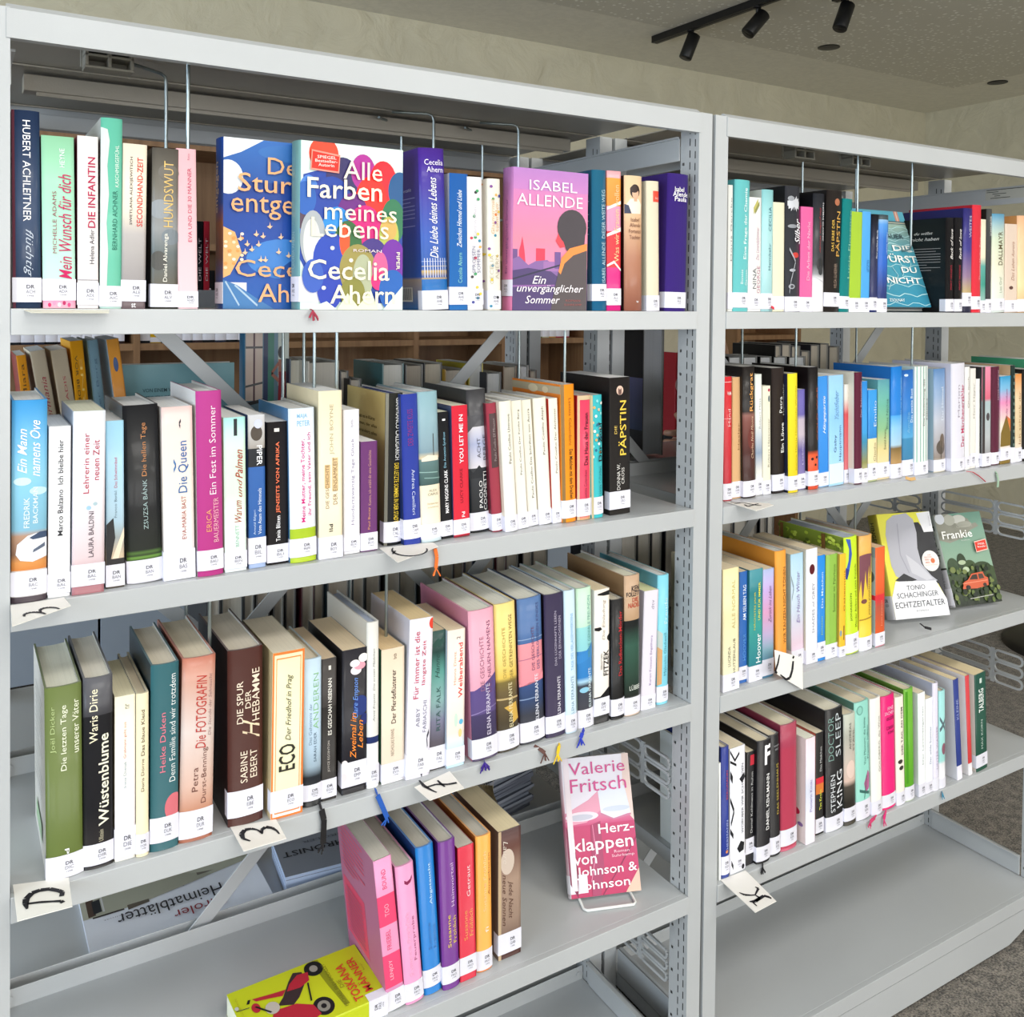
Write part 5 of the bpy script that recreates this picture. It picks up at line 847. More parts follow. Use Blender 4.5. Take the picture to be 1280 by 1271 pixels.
# ---- right rack, fourth shelf
r4 = dict(page='#b6ab94', depth=.145)
bk('R4', 900.3, 1102, 902.6, 955, 900, 'p', 'sliver of white paperback against the post', '#e8ecea', None, None, '', [], **r4)
bk('R4', 903, 1099.8, 912.6, 935.6, 902.5, 'h', 'narrow navy blue hardback with gold dot', [(0, '#3a4a84'), (.03, '#26388c'), (1, '#26378a')], '#1c2860', (.03, .17), 'KEH', [('HERMANN', '#b0bce4', .5, .75, .22, .44), ('BERGMANN', '#c05040', .5, .75, .6, .82)], [('e', .6, .2, .16, .012, '#e08c4c')], **r4)
bk('R4', 914, 1095, 932.4, 937.6, 914, 'p', 'white paperback with black birds and twigs', '#e8e8f0', '#cfc8b4', (.01, .13), 'KEG', [('WORÜBER WIR SCHWEIGEN', '#3a3a42', .7, .86, .3, .86, 'u', .008)],
   [('p', [(.6, .74), (.95, .78), (1, .74), (.8, .7)], '#1c1c20'), ('p', [(.45, .19), (.7, .24), (.95, .22), (.9, .16), (.6, .15)], '#1c1c20'), ('l', [(0, .98), (.3, .9), (.6, .95)], .012, '#1c1c20'), ('l', [(0, .9), (.4, .86)], .01, '#1c1c20'), ('l', [(0, .6), (.25, .5), (.05, .4)], .02, '#1c1c20'), ('l', [(0, .35), (.2, .3)], .02, '#1c1c20'), ('l', [(.05, .1), (.2, .05)], .02, '#1c1c20'), ('e', .85, .03, .1, .02, '#1c1c20'), ('l', [(0, .8), (.15, .75)], .03, '#1c1c20')], **r4)
bk('R4', 933.2, 1083.7, 943.4, 942, 935, 'p', 'narrow black paperback with red cap mark', '#17161a', '#1c1a1c', (.1, .24), 'KEH', [('Daniel Kehlmann in Ruhm', '#c8c8c8', .5, .74, .28, .82)], [('r', .4, .9, .88, .97, '#c03040')], **r4)
bk('R4', 944.6, 1082.5, 963.2, 929, 946, 'h', 'black hardback with big white F and name', '#15141a', '#131216', (.02, .14), 'KEH', [('DANIEL KEHLMANN', '#f0f0f0', .6, .86, .26, .72, 'u', .025), ('F', '#f4f4f8', .45, .92, .8, .96, 'h', .06)], [('r', .44, .46, .26, .7, '#5a5a60')], key='kehl', **r4)
bk('R4', 964, 1072.4, 976.4, 921, 962, 'h', 'black hardback with yellow spaced capitals', '#17161a', '#141316', (.02, .16), 'KEL', [('DAS SEELENHAUS', '#c4ac4c', .6, .84, .34, .76), ('HANNAH', '#b0b0b4', .4, .96, .9, .915, 'h'), ('KENT', '#b0b0b4', .5, .9, .87, .885, 'h')], **r4)
bk('R4', 977, 1066, 996.8, 908, 977, 'h', 'dusty crimson hardback with bare spine', [(0, '#c06078'), (.03, '#b84058'), (.8, '#b03c54'), (.83, '#a84058'), (1, '#a44458')], '#7c2c40', (.04, .17), 'KER', [], page='#b9ae98', depth=.15)
bk('R4', 1008.5, 1060.6, 1020, 925, 1009, 'p', 'pale pink paperback with red blots, spine faded', [(0, '#e4dce8'), (.5, '#d8dcec'), (1, '#e8d0d8')], '#ead8d4', (.0, .0), '', [('Pionierin Kinski', '#7c6cb0', .4, .64, .3, .6)], bart=[('e', .8, .28, .09, .035, '#d0284c'), ('e', .9, .17, .05, .02, '#8c6ca0'), ('l', [(.3, .8), (.5, .65)], .004, '#9aa0a8')], page='#c9bfa8', depth=.12)
bk('R4', 1021, 1045.6, 1030.5, 918, 1021.5, 'p', 'narrow black paperback with orange-yellow patch', '#1b191a', '#cc6f5c', (.02, .16), 'KIN', [('Das Mädchen', '#d0d0d0', .45, .7, .62, .86), ('Tim Krohn', '#d8dc4c', .4, .7, .24, .44, 'u', .015)], [('r', 0, 1, .4, .52, '#d87838'), ('r', 0, 1, .5, .56, '#d83040')], **r4)
bk('R4', 1033.7, 1041.5, 1055, 889.5, 1032.5, 'h', 'thick black hardback with large silver capitals', '#121216', '#18171a', (.0, .12), 'KIN', [('STEPHEN', '#d4d8dc', .22, .46, .15, .46, 'u', .004), ('KING', '#dde0e4', .56, .92, .17, .48, 'u', .008), ('DOCTOR', '#7c9c94', .12, .4, .58, .94), ('SLEEP', '#c4ccd0', .5, .82, .6, .96)], page='#b8b0a0', depth=.155)
bk('R4', 1056.2, 1034, 1071, 895, 1055, 'h', 'grey photo hardback fading to black', [(0, '#3c382e'), (.05, '#3a342c'), (.2, '#26241f'), (.35, '#4c463e'), (.4, '#d8bcae'), (.6, '#c8bcb0'), (.8, '#b0b0a4'), (1, '#b8bcae')], '#3c3f3c', (.04, .16), 'KIN', [('ANDREAS', '#5c5c54', .35, .52, .68, .92), ('STAHL', '#5c5c54', .66, .82, .66, .86)], [('e', .5, .5, .35, .08, '#e4ccc0')], **r4)
bk('R4', 1071.7, 1027, 1089, 880, 1069, 'h', 'mint green hardback with line-drawn leaves', '#8ccabc', '#4c7468', (.0, .16), 'KIN', [('Von Männern, die keine', '#3c6c64', .5, .66, .46, .86), ('Frauen haben', '#3c6c64', .74, .88, .5, .78)], [('e', .3, .93, .2, .04, '#6ca498'), ('e', .3, .93, .14, .03, '#8ccabc'), ('p', [(.5, .3), (.8, .4), (.95, .36), (.9, .24), (.6, .22)], '#b05c8c'), ('l', [(.2, .25), (.9, .2)], .012, '#3c6c64'), ('l', [(.5, .17), (.7, .36)], .015, '#3c6c64')], key='r4mint', **r4)
bk('R4', 1089.4, 1021.5, 1103.7, 875.5, 1087, 'h', 'white hardback with upside grey capitals', '#e6e2dc', '#c8c4bc', (.0, .12), 'KNE', [('GOLDBERG, die Welt', '#8c8478', .62, .84, .36, .84)], key='r4white', **r4)
bk('R4', 1104.4, 1014, 1120.8, 872.5, 1102, 'h', 'shocking pink hardback with black and white type', '#dc1470', '#a81058', (.02, .13), 'KÖN', [('FINE', '#f4c4dc', .4, .85, .87, .9, 'h', .01), ('SACHEN', '#f4c4dc', .2, .9, .83, .86, 'h', .01), ('VON GESTERN', '#6c1040', .3, .9, .78, .81, 'h', .01), ('CORINNA', '#6c1040', .3, .86, .70, .73, 'h'), ('KÖNIG', '#6c1040', .4, .86, .66, .69, 'h')], key='r4pink', **r4)
bk('R4', 1121.8, 1008, 1132.4, 873, 1119.5, 'h', 'cream hardback with black capitals and small tree', '#e6dcd0', '#b8ae9c', (.0, .12), 'KOE', [('DER TAG, AN DEM', '#3c3834', .5, .76, .46, .9, 'u', .01)], [('e', .4, .4, .25, .02, '#3c3834'), ('e', .5, .34, .25, .02, '#3c3834')], **r4)
bk('R4', 1133, 1003, 1144, 863, 1131, 'h', 'grass green hardback between creams and whites', [(0, '#b8c8ac'), (.02, '#dcdce0'), (.14, '#5ca424'), (1, '#6cac34')], '#4c7424', (.01, .13), 'KÖH', [], [('r', .1, .3, .16, .98, '#4c9420')], **r4)
bk('R4', 1150, 1000, 1158.5, 868, 1149, 'p', 'white paperback, dotted title, right of green', '#e8ecec', '#dce4d8', (.0, .12), 'KRA', [('Der Lavendelgarten', '#8c9494', .5, .75, .3, .86)], **r4)
bk('R4', 1159, 996, 1167.5, 875, 1158.5, 'p', 'shorter white paperback with blue grey print', '#e6e8f0', '#c8bc9c', (.0, .12), 'KRA', [('Der wilde Sommer', '#7c84a0', .5, .75, .3, .7)], **r4)
bk('R4', 1168, 992, 1174.5, 855, 1167, 'h', 'lilac-white hardback with faded violet letters', '#d4d0e0', '#a8acc0', (.0, .12), '', [('UNTER WASSER', '#a898b4', .4, .7, .2, .6)], **r4)
bk('R4', 1175.2, 988, 1183, 865, 1174.5, 'h', 'aqua and white hardback with drawn flower', [(0, '#e4e4ec'), (.25, '#e4e4e8'), (.28, '#9cd4d0'), (1, '#98d0d0')], '#3c3a48', (.0, .1), '', [], [('e', .6, .4, .3, .06, '#8c5c6c'), ('l', [(.1, .6), (.9, .7)], .02, '#5c6c74'), ('l', [(.1, .72), (.8, .6)], .02, '#5c6c74')], key='r4aqua', **r4)
bk('R4', 1198.5, 978, 1204.5, 851, 1193, 'p', 'white paperback leaning, navy strip on spine', [(0, '#e4e0ec'), (.14, '#e4e0ec'), (.14, '#2c3c84'), (1, '#2c3c84')], '#e4e4ea', None, '', [('KLEINE', '#a8b4dc', .3, .7, .6, .8)], depth=.12, page='#b8a684', fixed=None)
bk('R4', 1212.5, 972.6, 1217, 846, 1208, 'p', 'white paperback leaning, red strip on spine', [(0, '#e4e0e4'), (.12, '#e4e0e4'), (.12, '#c83c3c'), (1, '#c84048')], '#e4dfe0', None, '', [], depth=.12, page='#b8a684')
bk('R4', 1222, 967, 1235.4, 845, 1219.6, 'p', 'bottle green paperback, last on the shelf', [(0, '#1c4c3c'), (.03, '#1c4c3c'), (1, '#1c4c40')], '#dcd0c8', (.04, .17), 'KRÖ', [('TALBERG', '#eef4f0', .3, .74, .6, .84, 'u', .03), ('MAX KORN', '#c4d4cc', .45, .62, .22, .52), ('I', '#c4d4cc', .4, .6, .9, .95, 'h')], depth=.13, page='#b8a684')
# ------------------------------------------------------------------ face-out books
def facebook(P, r, u, Wd, Hh, T, label, group, **k):
    """P = spine-side lower corner of the front cover, r along its lower edge, u up its side"""
    r = Vector(r).normalized(); u = Vector(u); u = (u-r*u.dot(r)).normalized(); n = r.cross(u)
    P = Vector(P)-n*T
    mx = Matrix(((n.x, r.x, u.x, P.x), (n.y, r.y, u.y, P.y), (n.z, r.z, u.z, P.z), (0, 0, 0, 1)))
    return make_book('book', label, group, T, Wd, Hh, k.pop('kind', 'h'), k.pop('bands'), mx=mx, front_sticker=k.pop('fs', .028), **k)
def leanframe(yaw, a):
    return Vector((math.cos(yaw), math.sin(yaw), 0)), Vector((-math.sin(a)*math.sin(yaw), math.sin(a)*math.cos(yaw), math.cos(a)))
def face_px(xl, xr, yt, Y, T, z, label, row, **k):
    A = at(xl, 388, Y); B = at(xr, 388, Y); t = at(xl, yt, Y)
    return facebook((A.x, Y, z), (1, 0, 0), (0, 0, 1), B.x-A.x, t.z-z, T, label, 'books on the '+row, **k)
zt = LV[0]+.0003; z0 = zt
B9x = at(374, 388, 1.088).x; B9w = at(502, 388, 1.088).x-B9x
# blue cover with orange serif lettering (half hidden)
A = at(278.4, 388, 1.121)
facebook((A.x, 1.121, zt), (1, 0, 0), (0, 0, 1), .137, at(278.4, 170.5, 1.121).z-zt, .033, 'blue face-out hardback with orange lettering and flying birds, half covered, left rack top shelf', 'books on the left rack top shelf',
    bands=[(0, '#28447c'), (.12, '#2c4c88'), (.3, '#5a3c30'), (.5, '#7a4c30'), (.62, '#24407e'), (1, '#1e4490')], side='#2058ae', sticker=(.03, .155), code='AHE',
    texts=[('entgegen', '#c8b89c', .4, .75, .56, .86, 'u', .012)],
    fart=[('g', 0, 1, 0, .35, '#1c5aa8', '#1248a4'), ('g', 0, 1, .35, .75, '#1248a4', '#0f3c90'), ('g', 0, 1, .75, 1, '#1850a0', '#2c68b4'), ('e', .55, .3, .35, .12, '#3c80cc'), ('e', .8, .2, .3, .12, '#1c4c98'),
          ('p', [(0, 1), (0, .88), (.15, .92), (.35, 1)], '#e4eaf2'), ('e', .04, .77, .13, .10, '#dfe7ef'), ('e', .6, .93, .3, .05, '#2f6cb4'),
          ('p', [(0, 0), (0, .17), (.12, .14), (.3, .06), (.45, 0)], '#3f78b0'), ('l', [(.02, .16), (.14, .02)], .006, '#a8c0d4'), ('l', [(.1, .14), (.3, .02)], .006, '#a8c0d4'), ('p', [(0, .48), (.1, .45), (.16, .33), (.06, .2), (0, .18)], '#e8b070')]
         +[('e', .02+.035*(i*7 % 5), .24+.025*(i % 9), .016, .009, c) for i, c in enumerate(['#f4d8b4', '#e89c50', '#f8e8d0']*6)]
         +[('p', [(x-.022, y), (x, y+.008), (x+.004, y+.028), (x+.014, y+.004), (x+.03, y+.006), (x+.008, y-.012)], '#ecc49c') for x, y in ((.4, .49), (.28, .44), (.34, .43), (.5, .43), (.14, .41), (.2, .38), (.3, .38), (.6, .41), (.24, .35), (.48, .34), (.57, .32), (.32, .29), (.36, .29), (.18, .33))],
    front=[('Dem', '#ecb07c', .38, .82, .80, .90, 'h', .01), ('Sturm', '#ecb07c', .12, .80, .69, .80, 'h', .012), ('entgegen', '#ecb07c', .06, .98, .53, .665, 'h', .008),
           ('Cecelia', '#ecb07c', .1, .92, .19, .29, 'h', .01), ('Ahern', '#ecb07c', .3, .92, .04, .15, 'h', .01)])
blob = [('p', [(0, .3), (.03, .8), (.3, .86), (.7, .88), (1, .78), (1, .12), (.8, .04), (.2, .05)], '#2c4c94'), ('e', .22, .93, .14, .10, '#d2604a'), ('e', .08, .60, .12, .2, '#6a94d0'), ('e', .15, .56, .2, .12, '#5c4a58'), ('e', .4, .8, .16, .12, '#3a3460'), ('e', .6, .84, .12, .11, '#b04a9c'), ('e', .8, .78, .14, .14, '#dc3a48'), ('e', .97, .74, .12, .12, '#2c5c84'),
        ('e', .68, .66, .16, .16, '#e0463c'), ('e', .3, .62, .2, .18, '#2c4c94'), ('e', .05, .66, .1, .1, '#3c6cac'), ('e', .5, .55, .16, .16, '#6c2c7c'), ('e', .35, .5, .14, .12, '#4a9cd8'), ('e', .62, .48, .18, .16, '#c42c84'), ('e', .9, .55, .12, .14, '#3c7458'), ('e', .86, .46, .1, .12, '#c4cc7c'), ('e', .86, .5, .08, .07, '#d8bc80'),
        ('e', .12, .42, .12, .17, '#c4c8cc'), ('e', .11, .4, .08, .14, '#d4d6d4'), ('e', .45, .38, .14, .16, '#38643c'), ('e', .3, .3, .18, .16, '#2c50a4'), ('e', .42, .42, .05, .1, '#e06a3c'), ('e', .7, .34, .14, .1, '#4c3c7c'), ('e', .55, .24, .18, .16, '#a49a64'), ('e', .6, .2, .1, .14, '#c4c8b0'),
        ('e', .9, .3, .13, .14, '#7a3c9c'), ('e', .77, .25, .08, .11, '#d880a8'), ('e', .76, .18, .08, .06, '#e04a8c'), ('e', .28, .12, .12, .12, '#2c48a0'), ('e', .12, .2, .1, .1, '#4c6cb4'), ('e', .9, .12, .14, .13, '#2468a8'), ('e', .5, .1, .12, .1, '#8c8a4c'),
        ('p', [(.05, 0), (.25, .05), (.35, 0)], '#dce8e0'), ('p', [(.35, 0), (.45, .1), (.55, .02), (.68, .12), (.75, 0)], '#e6ecc8'), ('p', [(.8, 0), (1, .15), (1, 0)], '#d8ece4'),
        ('p', [(.09, .83), (.36, .82), (.37, .93), (.1, .95)], '#f0b0a4'), ('p', [(.10, .84), (.35, .83), (.36, .92), (.11, .94)], '#d8402e'), ('e', .3, .37, .02, .012, '#f4f0e0'), ('e', .48, .3, .02, .012, '#f4f0e0'), ('e', .22, .13, .02, .012, '#f4f0e0')]
def richer(c, k=1.35, dim=.86):            # the printed ovals are more saturated than their neighbours
    v = [int(c[i:i+2], 16)/255 for i in (1, 3, 5)]; m = sum(v)/3
    return c if m > .8 else tuple(max(0, min(1, (q-m)*k+m*dim)) for q in v)
blob = [it[:-1]+(richer(it[-1]),) for it in blob]
BK['alle'] = facebook((B9x, 1.088, zt), (1, 0, 0), (0, 0, 1), B9w, at(374, 174.5, 1.088).z-zt, .030, 'face-out hardback with many coloured ovals and cream lettering, left rack top shelf', 'books on the left rack top shelf',
    bands=[(0, '#6a9aa0'), (.3, '#6a9aa0'), (1, '#7aa8a8')], side='#d4e4dc', sticker=(.045, .195), code='AHE', texts=[('Alle Farben meines Lebens', '#8cb4b4', .4, .7, .5, .9), ('CECELIA AHERN', '#a8c4c0', .4, .7, .24, .46)],
    fart=blob, front=[('SPIEGEL', '#f8e4dc', .15, .33, .9, .918, 'h', .02), ('Bestseller-', '#f8e4dc', .13, .34, .877, .895, 'h', .02), ('Autorin', '#f8e4dc', .16, .31, .853, .871, 'h', .02),
    ('Alle', '#f2ead0', .40, .78, .79, .90, 'h', .008), ('Farben', '#f2ead0', .06, .78, .665, .785, 'h', .02), ('meines', '#f2ead0', .22, .93, .54, .64, 'h', .01), ('Lebens', '#f2ead0', .1, .85, .435, .55, 'h', .008),
    ('ROMAN', '#e8d8dc', .5, .78, .352, .37, 'h', .01), ('PIPER', '#f2ead0', .93, .965, .25, .36, 'd', .02), ('Cecelia', '#f2ead0', .07, .86, .18, .30, 'h', .02), ('Ahern', '#f2ead0', .28, .92, .035, .15, 'h', .02)])
A = at(640, 388, 1.09); Bx = at(733, 388, 1.09).x
facebook((A.x, 1.09, zt), (1, 0, 0), (0, 0, 1), Bx-A.x, at(640, 208, 1.09).z-zt, .028, 'pink and lilac face-out cover, man looking at a skyline, left rack top shelf', 'books on the left rack top shelf',
    bands=[(0, '#d87ca4'), (.5, '#c878a8'), (1, '#b078b4')], side='#c07ab8', sticker=(.1, .215), code='ALL', texts=[('Ein unvergänglicher Sommer', '#8c5c8c', .5, .75, .26, .78)],
    fart=[('g', 0, 1, 0, .3, '#5c4474', '#b070a4'), ('g', 0, 1, .3, .5, '#d884ac', '#e8849c'), ('g', 0, 1, .5, .85, '#e8849c', '#cc7cb4'), ('g', 0, 1, .85, 1, '#c07cbc', '#b078bc'),
          ('r', .0, .06, .18, .43, '#6c4c84'), ('p', [(.08, .42), (.1, .46), (.12, .52), (.15, .42), (.17, .3), (.08, .3)], '#d83a54'), ('r', .3, .42, .33, .44, '#d83a54'), ('p', [(0, .36), (.08, .38), (.2, .32), (.3, .35), (.45, .36), (.6, .3), (.6, .12), (0, .12)], '#84609c'), ('r', .4, .62, .28, .35, '#9c6ca8'), ('r', .55, .63, .3, .42, '#6c4c8c'), ('p', [(0, .28), (.2, .3), (.5, .28), (.65, .22), (.6, 0), (0, 0)], '#4c3a6c'), ('l', [(0, .22), (.7, .34)], .006, '#2c2c44'), ('l', [(0, .17), (.55, .18)], .006, '#8c5c9c'),
          ('p', [(.56, .5), (.6, .56), (.66, .56), (.7, .46), (.62, .45)], '#e0404c'), ('e', .78, .60, .2, .13, '#3c343a'), ('p', [(.62, .56), (.7, .44), (.8, .38), (.95, .44), (.97, .62)], '#3c343a'), ('p', [(.53, .1), (.6, .28), (.72, .4), (.99, .44), (.99, 0), (.5, 0)], '#4e4446'),
          ('p', [(.6, .28), (.64, .38), (.75, .45), (.99, .49), (.99, .44), (.8, .4), (.68, .34), (.63, .26)], '#f08a3c')],
    front=[('ISABEL', '#f6eef4', .2, .84, .85, .92, 'h', .004), ('ALLENDE', '#f6eef4', .04, .92, .74, .82, 'h', .004), ('Ein', '#f6eef4', .25, .43, .19, .245, 'h', .01, .3), ('unvergänglicher', '#f6eef4', .05, .94, .115, .185, 'h', .01, .3), ('Sommer', '#f6eef4', .16, .62, .05, .105, 'h', .01, .3), ('ROMAN', '#a8605c', .7, .9, .065, .08, 'h'), ('SUHRKAMP', '#a8605c', .68, .92, .035, .05, 'h')])
# turquoise pool cover, leaning back, right rack top shelf
r_, u_ = leanframe(-.05, .36)
P = at(1163.5, 383.5, 1.118); wd = .165
facebook((P.x-wd*.999, 1.118+.007, LVR[0]+.010), r_, u_, wd, .202, .024, 'turquoise face-out hardback of rippling water with white capitals, tilted back, right rack top shelf', 'books on the right rack top shelf',
    bands='#4a9cb0', side='#e8e6dc', sticker=None, page='#5a5e60',
    fart=[('g', 0, 1, 0, .55, '#2f86a4', '#4a9cb0'), ('g', 0, 1, .55, .88, '#4a9cb0', '#a0b8a8'), ('g', 0, 1, .88, 1, '#4c9cb4', '#5ca8bc'), ('r', 0, 1, .86, .895, '#4a6a70'), ('r', 0, 1, .87, .88, '#c0bca8'), ('p', [(.83, .895), (.9, .895), (.9, 1), (.83, 1)], '#c08878'), ('p', [(.855, .895), (.875, .895), (.875, 1), (.855, 1)], '#d8b8a8')]
         +[('l', [(x/10, y+.018*math.sin(x*1.9+k*2.1)) for x in range(0, 11)], .003+.001*(k % 2), '#b4dce0') for k, y in enumerate((.03, .12, .22, .3, .42, .5, .58, .64, .69, .74, .78, .82))]
         +[('l', [(.2+.15*k, .1+.07*k), (.3+.14*k, .2+.06*k), (.22+.15*k, .28+.06*k)], .0035, '#b0d8dc') for k in range(5)],
    front=[('GLATTAUER', '#2c4450', .2, .86, .70, .75, 'h', .02), ('DIE', '#f2f4ee', .62, .94, .57, .63, 'h', .03), ('SPÜRST', '#f2f4ee', .3, .98, .45, .54, 'h', .03), ('DU', '#f2f4ee', .66, .92, .345, .405, 'h', .03), ('NICHT', '#f2f4ee', .36, .93, .235, .295, 'h', .03), ('ZSOLNAY', '#dce8e8', .3, .56, .05, .08, 'h', .02)])
# pink cover on a clear stand
r_, u_ = leanframe(-.3309, .3732)
P = Vector((.8228, 1.1594, ZC-.925))
facebook(P, r_, u_, .1137, .1973, .016, 'pink face-out book with white rounded title on a white stand, left rack fourth shelf', 'books on the left rack fourth shelf', kind='h',
    bands=[(0, '#e4dce6'), (.5, '#c8688c'), (.7, '#e4c0cc'), (1, '#e8d8e0')], side='#e8e2e8', sticker=(.03, .16), code='', mat=M['foil'],
    fart=[('g', 0, 1, 0, .5, '#b82c5c', '#c03c6c'), ('g', 0, 1, .5, .6, '#c84c7c', '#d88cac'), ('g', 0, 1, .6, 1, '#e4dcea', '#e8e6f0'), ('p', [(.78, 0), (1, 0), (1, .16)], '#e0b8a4'), ('p', [(.86, .6), (1, .5), (1, 1), (.9, 1)], '#e4ccc4'),
          ('p', [(0, .54), (.1, .62), (.35, .68), (.5, .74), (.52, .6), (.3, .52), (.1, .51)], '#e09cb4'), ('e', .24, .565, .24, .035, '#e4d8e4'), ('e', .22, .56, .18, .022, '#c0c0d0'), ('p', [(.5, .74), (.55, .78), (.9, .76), (.96, .56), (.7, .53), (.52, .58)], '#dce0ec'), ('l', [(.52, .57), (.7, .525), (.96, .55)], .006, '#c87c9c'), ('e', .75, .6, .2, .02, '#c8d0e0'),
          ('p', [(0, .1), (0, .5), (.1, .4), (.12, .15), (.1, 0)], '#7c2448'), ('p', [(.3, 0), (.36, .5), (.5, .52), (.5, .2), (.42, 0)], '#a43c64'), ('l', [(.45, 0), (.75, .2), (1, .38)], .004, '#7c2c50'), ('l', [(.3, .1), (.4, .3), (.38, .5)], .006, '#d87ca0'), ('r', .02, .1, .05, 1, '#e8dce4')],
    front=[('Valerie', '#d85c98', .1, .93, .87, .96, 'h', .004), ('Fritsch', '#d85c98', .1, .93, .74, .84, 'h', .004), ('Herz-', '#f8eef4', .46, .98, .43, .50, 'h', .02), ('klappen', '#f8eef4', .07, .95, .29, .41, 'h', .02), ('Roman', '#f0c8d8', .66, .88, .285, .305, 'h', .01), ('Suhrkamp', '#f0c8d8', .62, .95, .25, .275, 'h', .01), ('von', '#f8eef4', .07, .4, .225, .28, 'h', .02), ('Johnson &', '#f8eef4', .1, .97, .125, .21, 'h', .02), ('Johnson', '#f8eef4', .1, .85, .03, .11, 'h', .02)])
o = empty('book_stand', 'white wire display stand under the pink face-out book', 'book stand', (P.x, P.y, LV[3])); bpy.context.view_layer.update(); inv = o.matrix_world.inverted()
n_ = r_.cross(u_); nh = Vector((n_.x, n_.y, 0)).normalized(); mb = MB()
zz = LV[3]+.0025; q0 = Vector((P.x, P.y, zz))+r_*.014; q1 = q0+r_*.083
mb.tube([q0-nh*.07, q0+nh*.020, q0+nh*.024+r_*.004, q1+nh*.024-r_*.004, q1+nh*.020, q1-nh*.07], .0022, 8)
mb.tube([q0-nh*.07, q0-nh*.066+Vector((0, 0, .12)), q1-nh*.066+Vector((0, 0, .12)), q1-nh*.07], .0022, 8)
w = mb.build('wire_frame', M['clear'], o); w.matrix_parent_inverse = inv
# two face-out books, right rack third shelf
r_, u_ = leanframe(-.2681, .3225)
BK['echt'] = facebook((1.587, 1.1522, LVR[2]+.0105), r_, u_, .1272, .2038, .030, 'yellow, black and white face-out hardback with grey bust, tilted back, right rack third shelf', 'books on the right rack third shelf',
    bands=[(0, '#e0dfe6'), (.22, '#dcdce4'), (.22, '#d8cc54'), (.6, '#c8bc4c'), (1, '#c8b83c')], side='#e6e4e6', sticker=None,
    texts=[('HINGER', '#3c3a24', .3, .7, .7, .92, 'd', .01), ('DR', '#3c3c44', .4, .7, .16, .19, 'h', .02), ('SCH', '#5c5c64', .4, .7, .12, .145, 'h')],
    fart=[('r', 0, 1, 0, 1, '#e2dc44'), ('p', [(.2, .38), (.5, .45), (.35, .9), (.75, .9), (1, .7), (1, .15), (.9, .3), (.4, .35)], '#1b1b20'), ('r', .62, 1, .45, .8, '#1b1b20'), ('p', [(.9, .82), (1, .82), (1, .3), (.8, .3)], '#1b1b20'), ('p', [(.74, .99), (1, 1), (1, .80), (.82, .80)], '#e6e6ea'),
          ('p', [(.3, .98), (.55, .995), (.66, .93), (.68, .8), (.64, .65), (.66, .5), (.8, .38), (.9, .33), (.5, .28), (.15, .4), (.1, .5), (.1, .8), (.16, .93)], '#aeaeb8'), ('p', [(.4, .6), (.6, .5), (.82, .35), (.7, .34), (.45, .42)], '#c2c2ca'), ('p', [(.12, .36), (.3, .42), (.52, .35), (.3, .33)], '#1b1b20'), ('l', [(.35, .9), (.3, .6), (.4, .42)], .008, '#9a9aa6'),
          ('p', [(0, 0), (1, 0), (1, .15), (.86, .33), (.12, .35), (0, .2)], '#e6e6ea'), ('e', .84, .52, .16, .10, '#e2dfdc'), ('e', .88, .52, .04, .025, '#d06c3c')],
    front=[('TONIO', '#55555c', .3, .64, .26, .305, 'h'), ('SCHACHINGER', '#55555c', .1, .86, .19, .24, 'h'), ('ECHTZEITALTER', '#3c3c42', .04, .95, .1, .155, 'h', .004), ('ROMAN', '#8c8c90', .4, .62, .055, .072, 'h'),
           ('DER', '#d87c5c', .8, .86, .572, .582, 'h'), ('DEUTSCHE', '#d87c5c', .73, .87, .55, .562, 'h'), ('BUCH', '#d87c5c', .74, .82, .525, .54, 'h', .01), ('PREIS', '#d87c5c', .74, .82, .498, .512, 'h', .01), ('ROMAN DES JAHRES', '#c8a090', .73, .96, .475, .484, 'h'), ('ROWOHLT', '#9a9aa4', .95, .97, .86, .98, 'u')])
r_, u_ = leanframe(-.1905, .3446)
rr = random.Random(4)
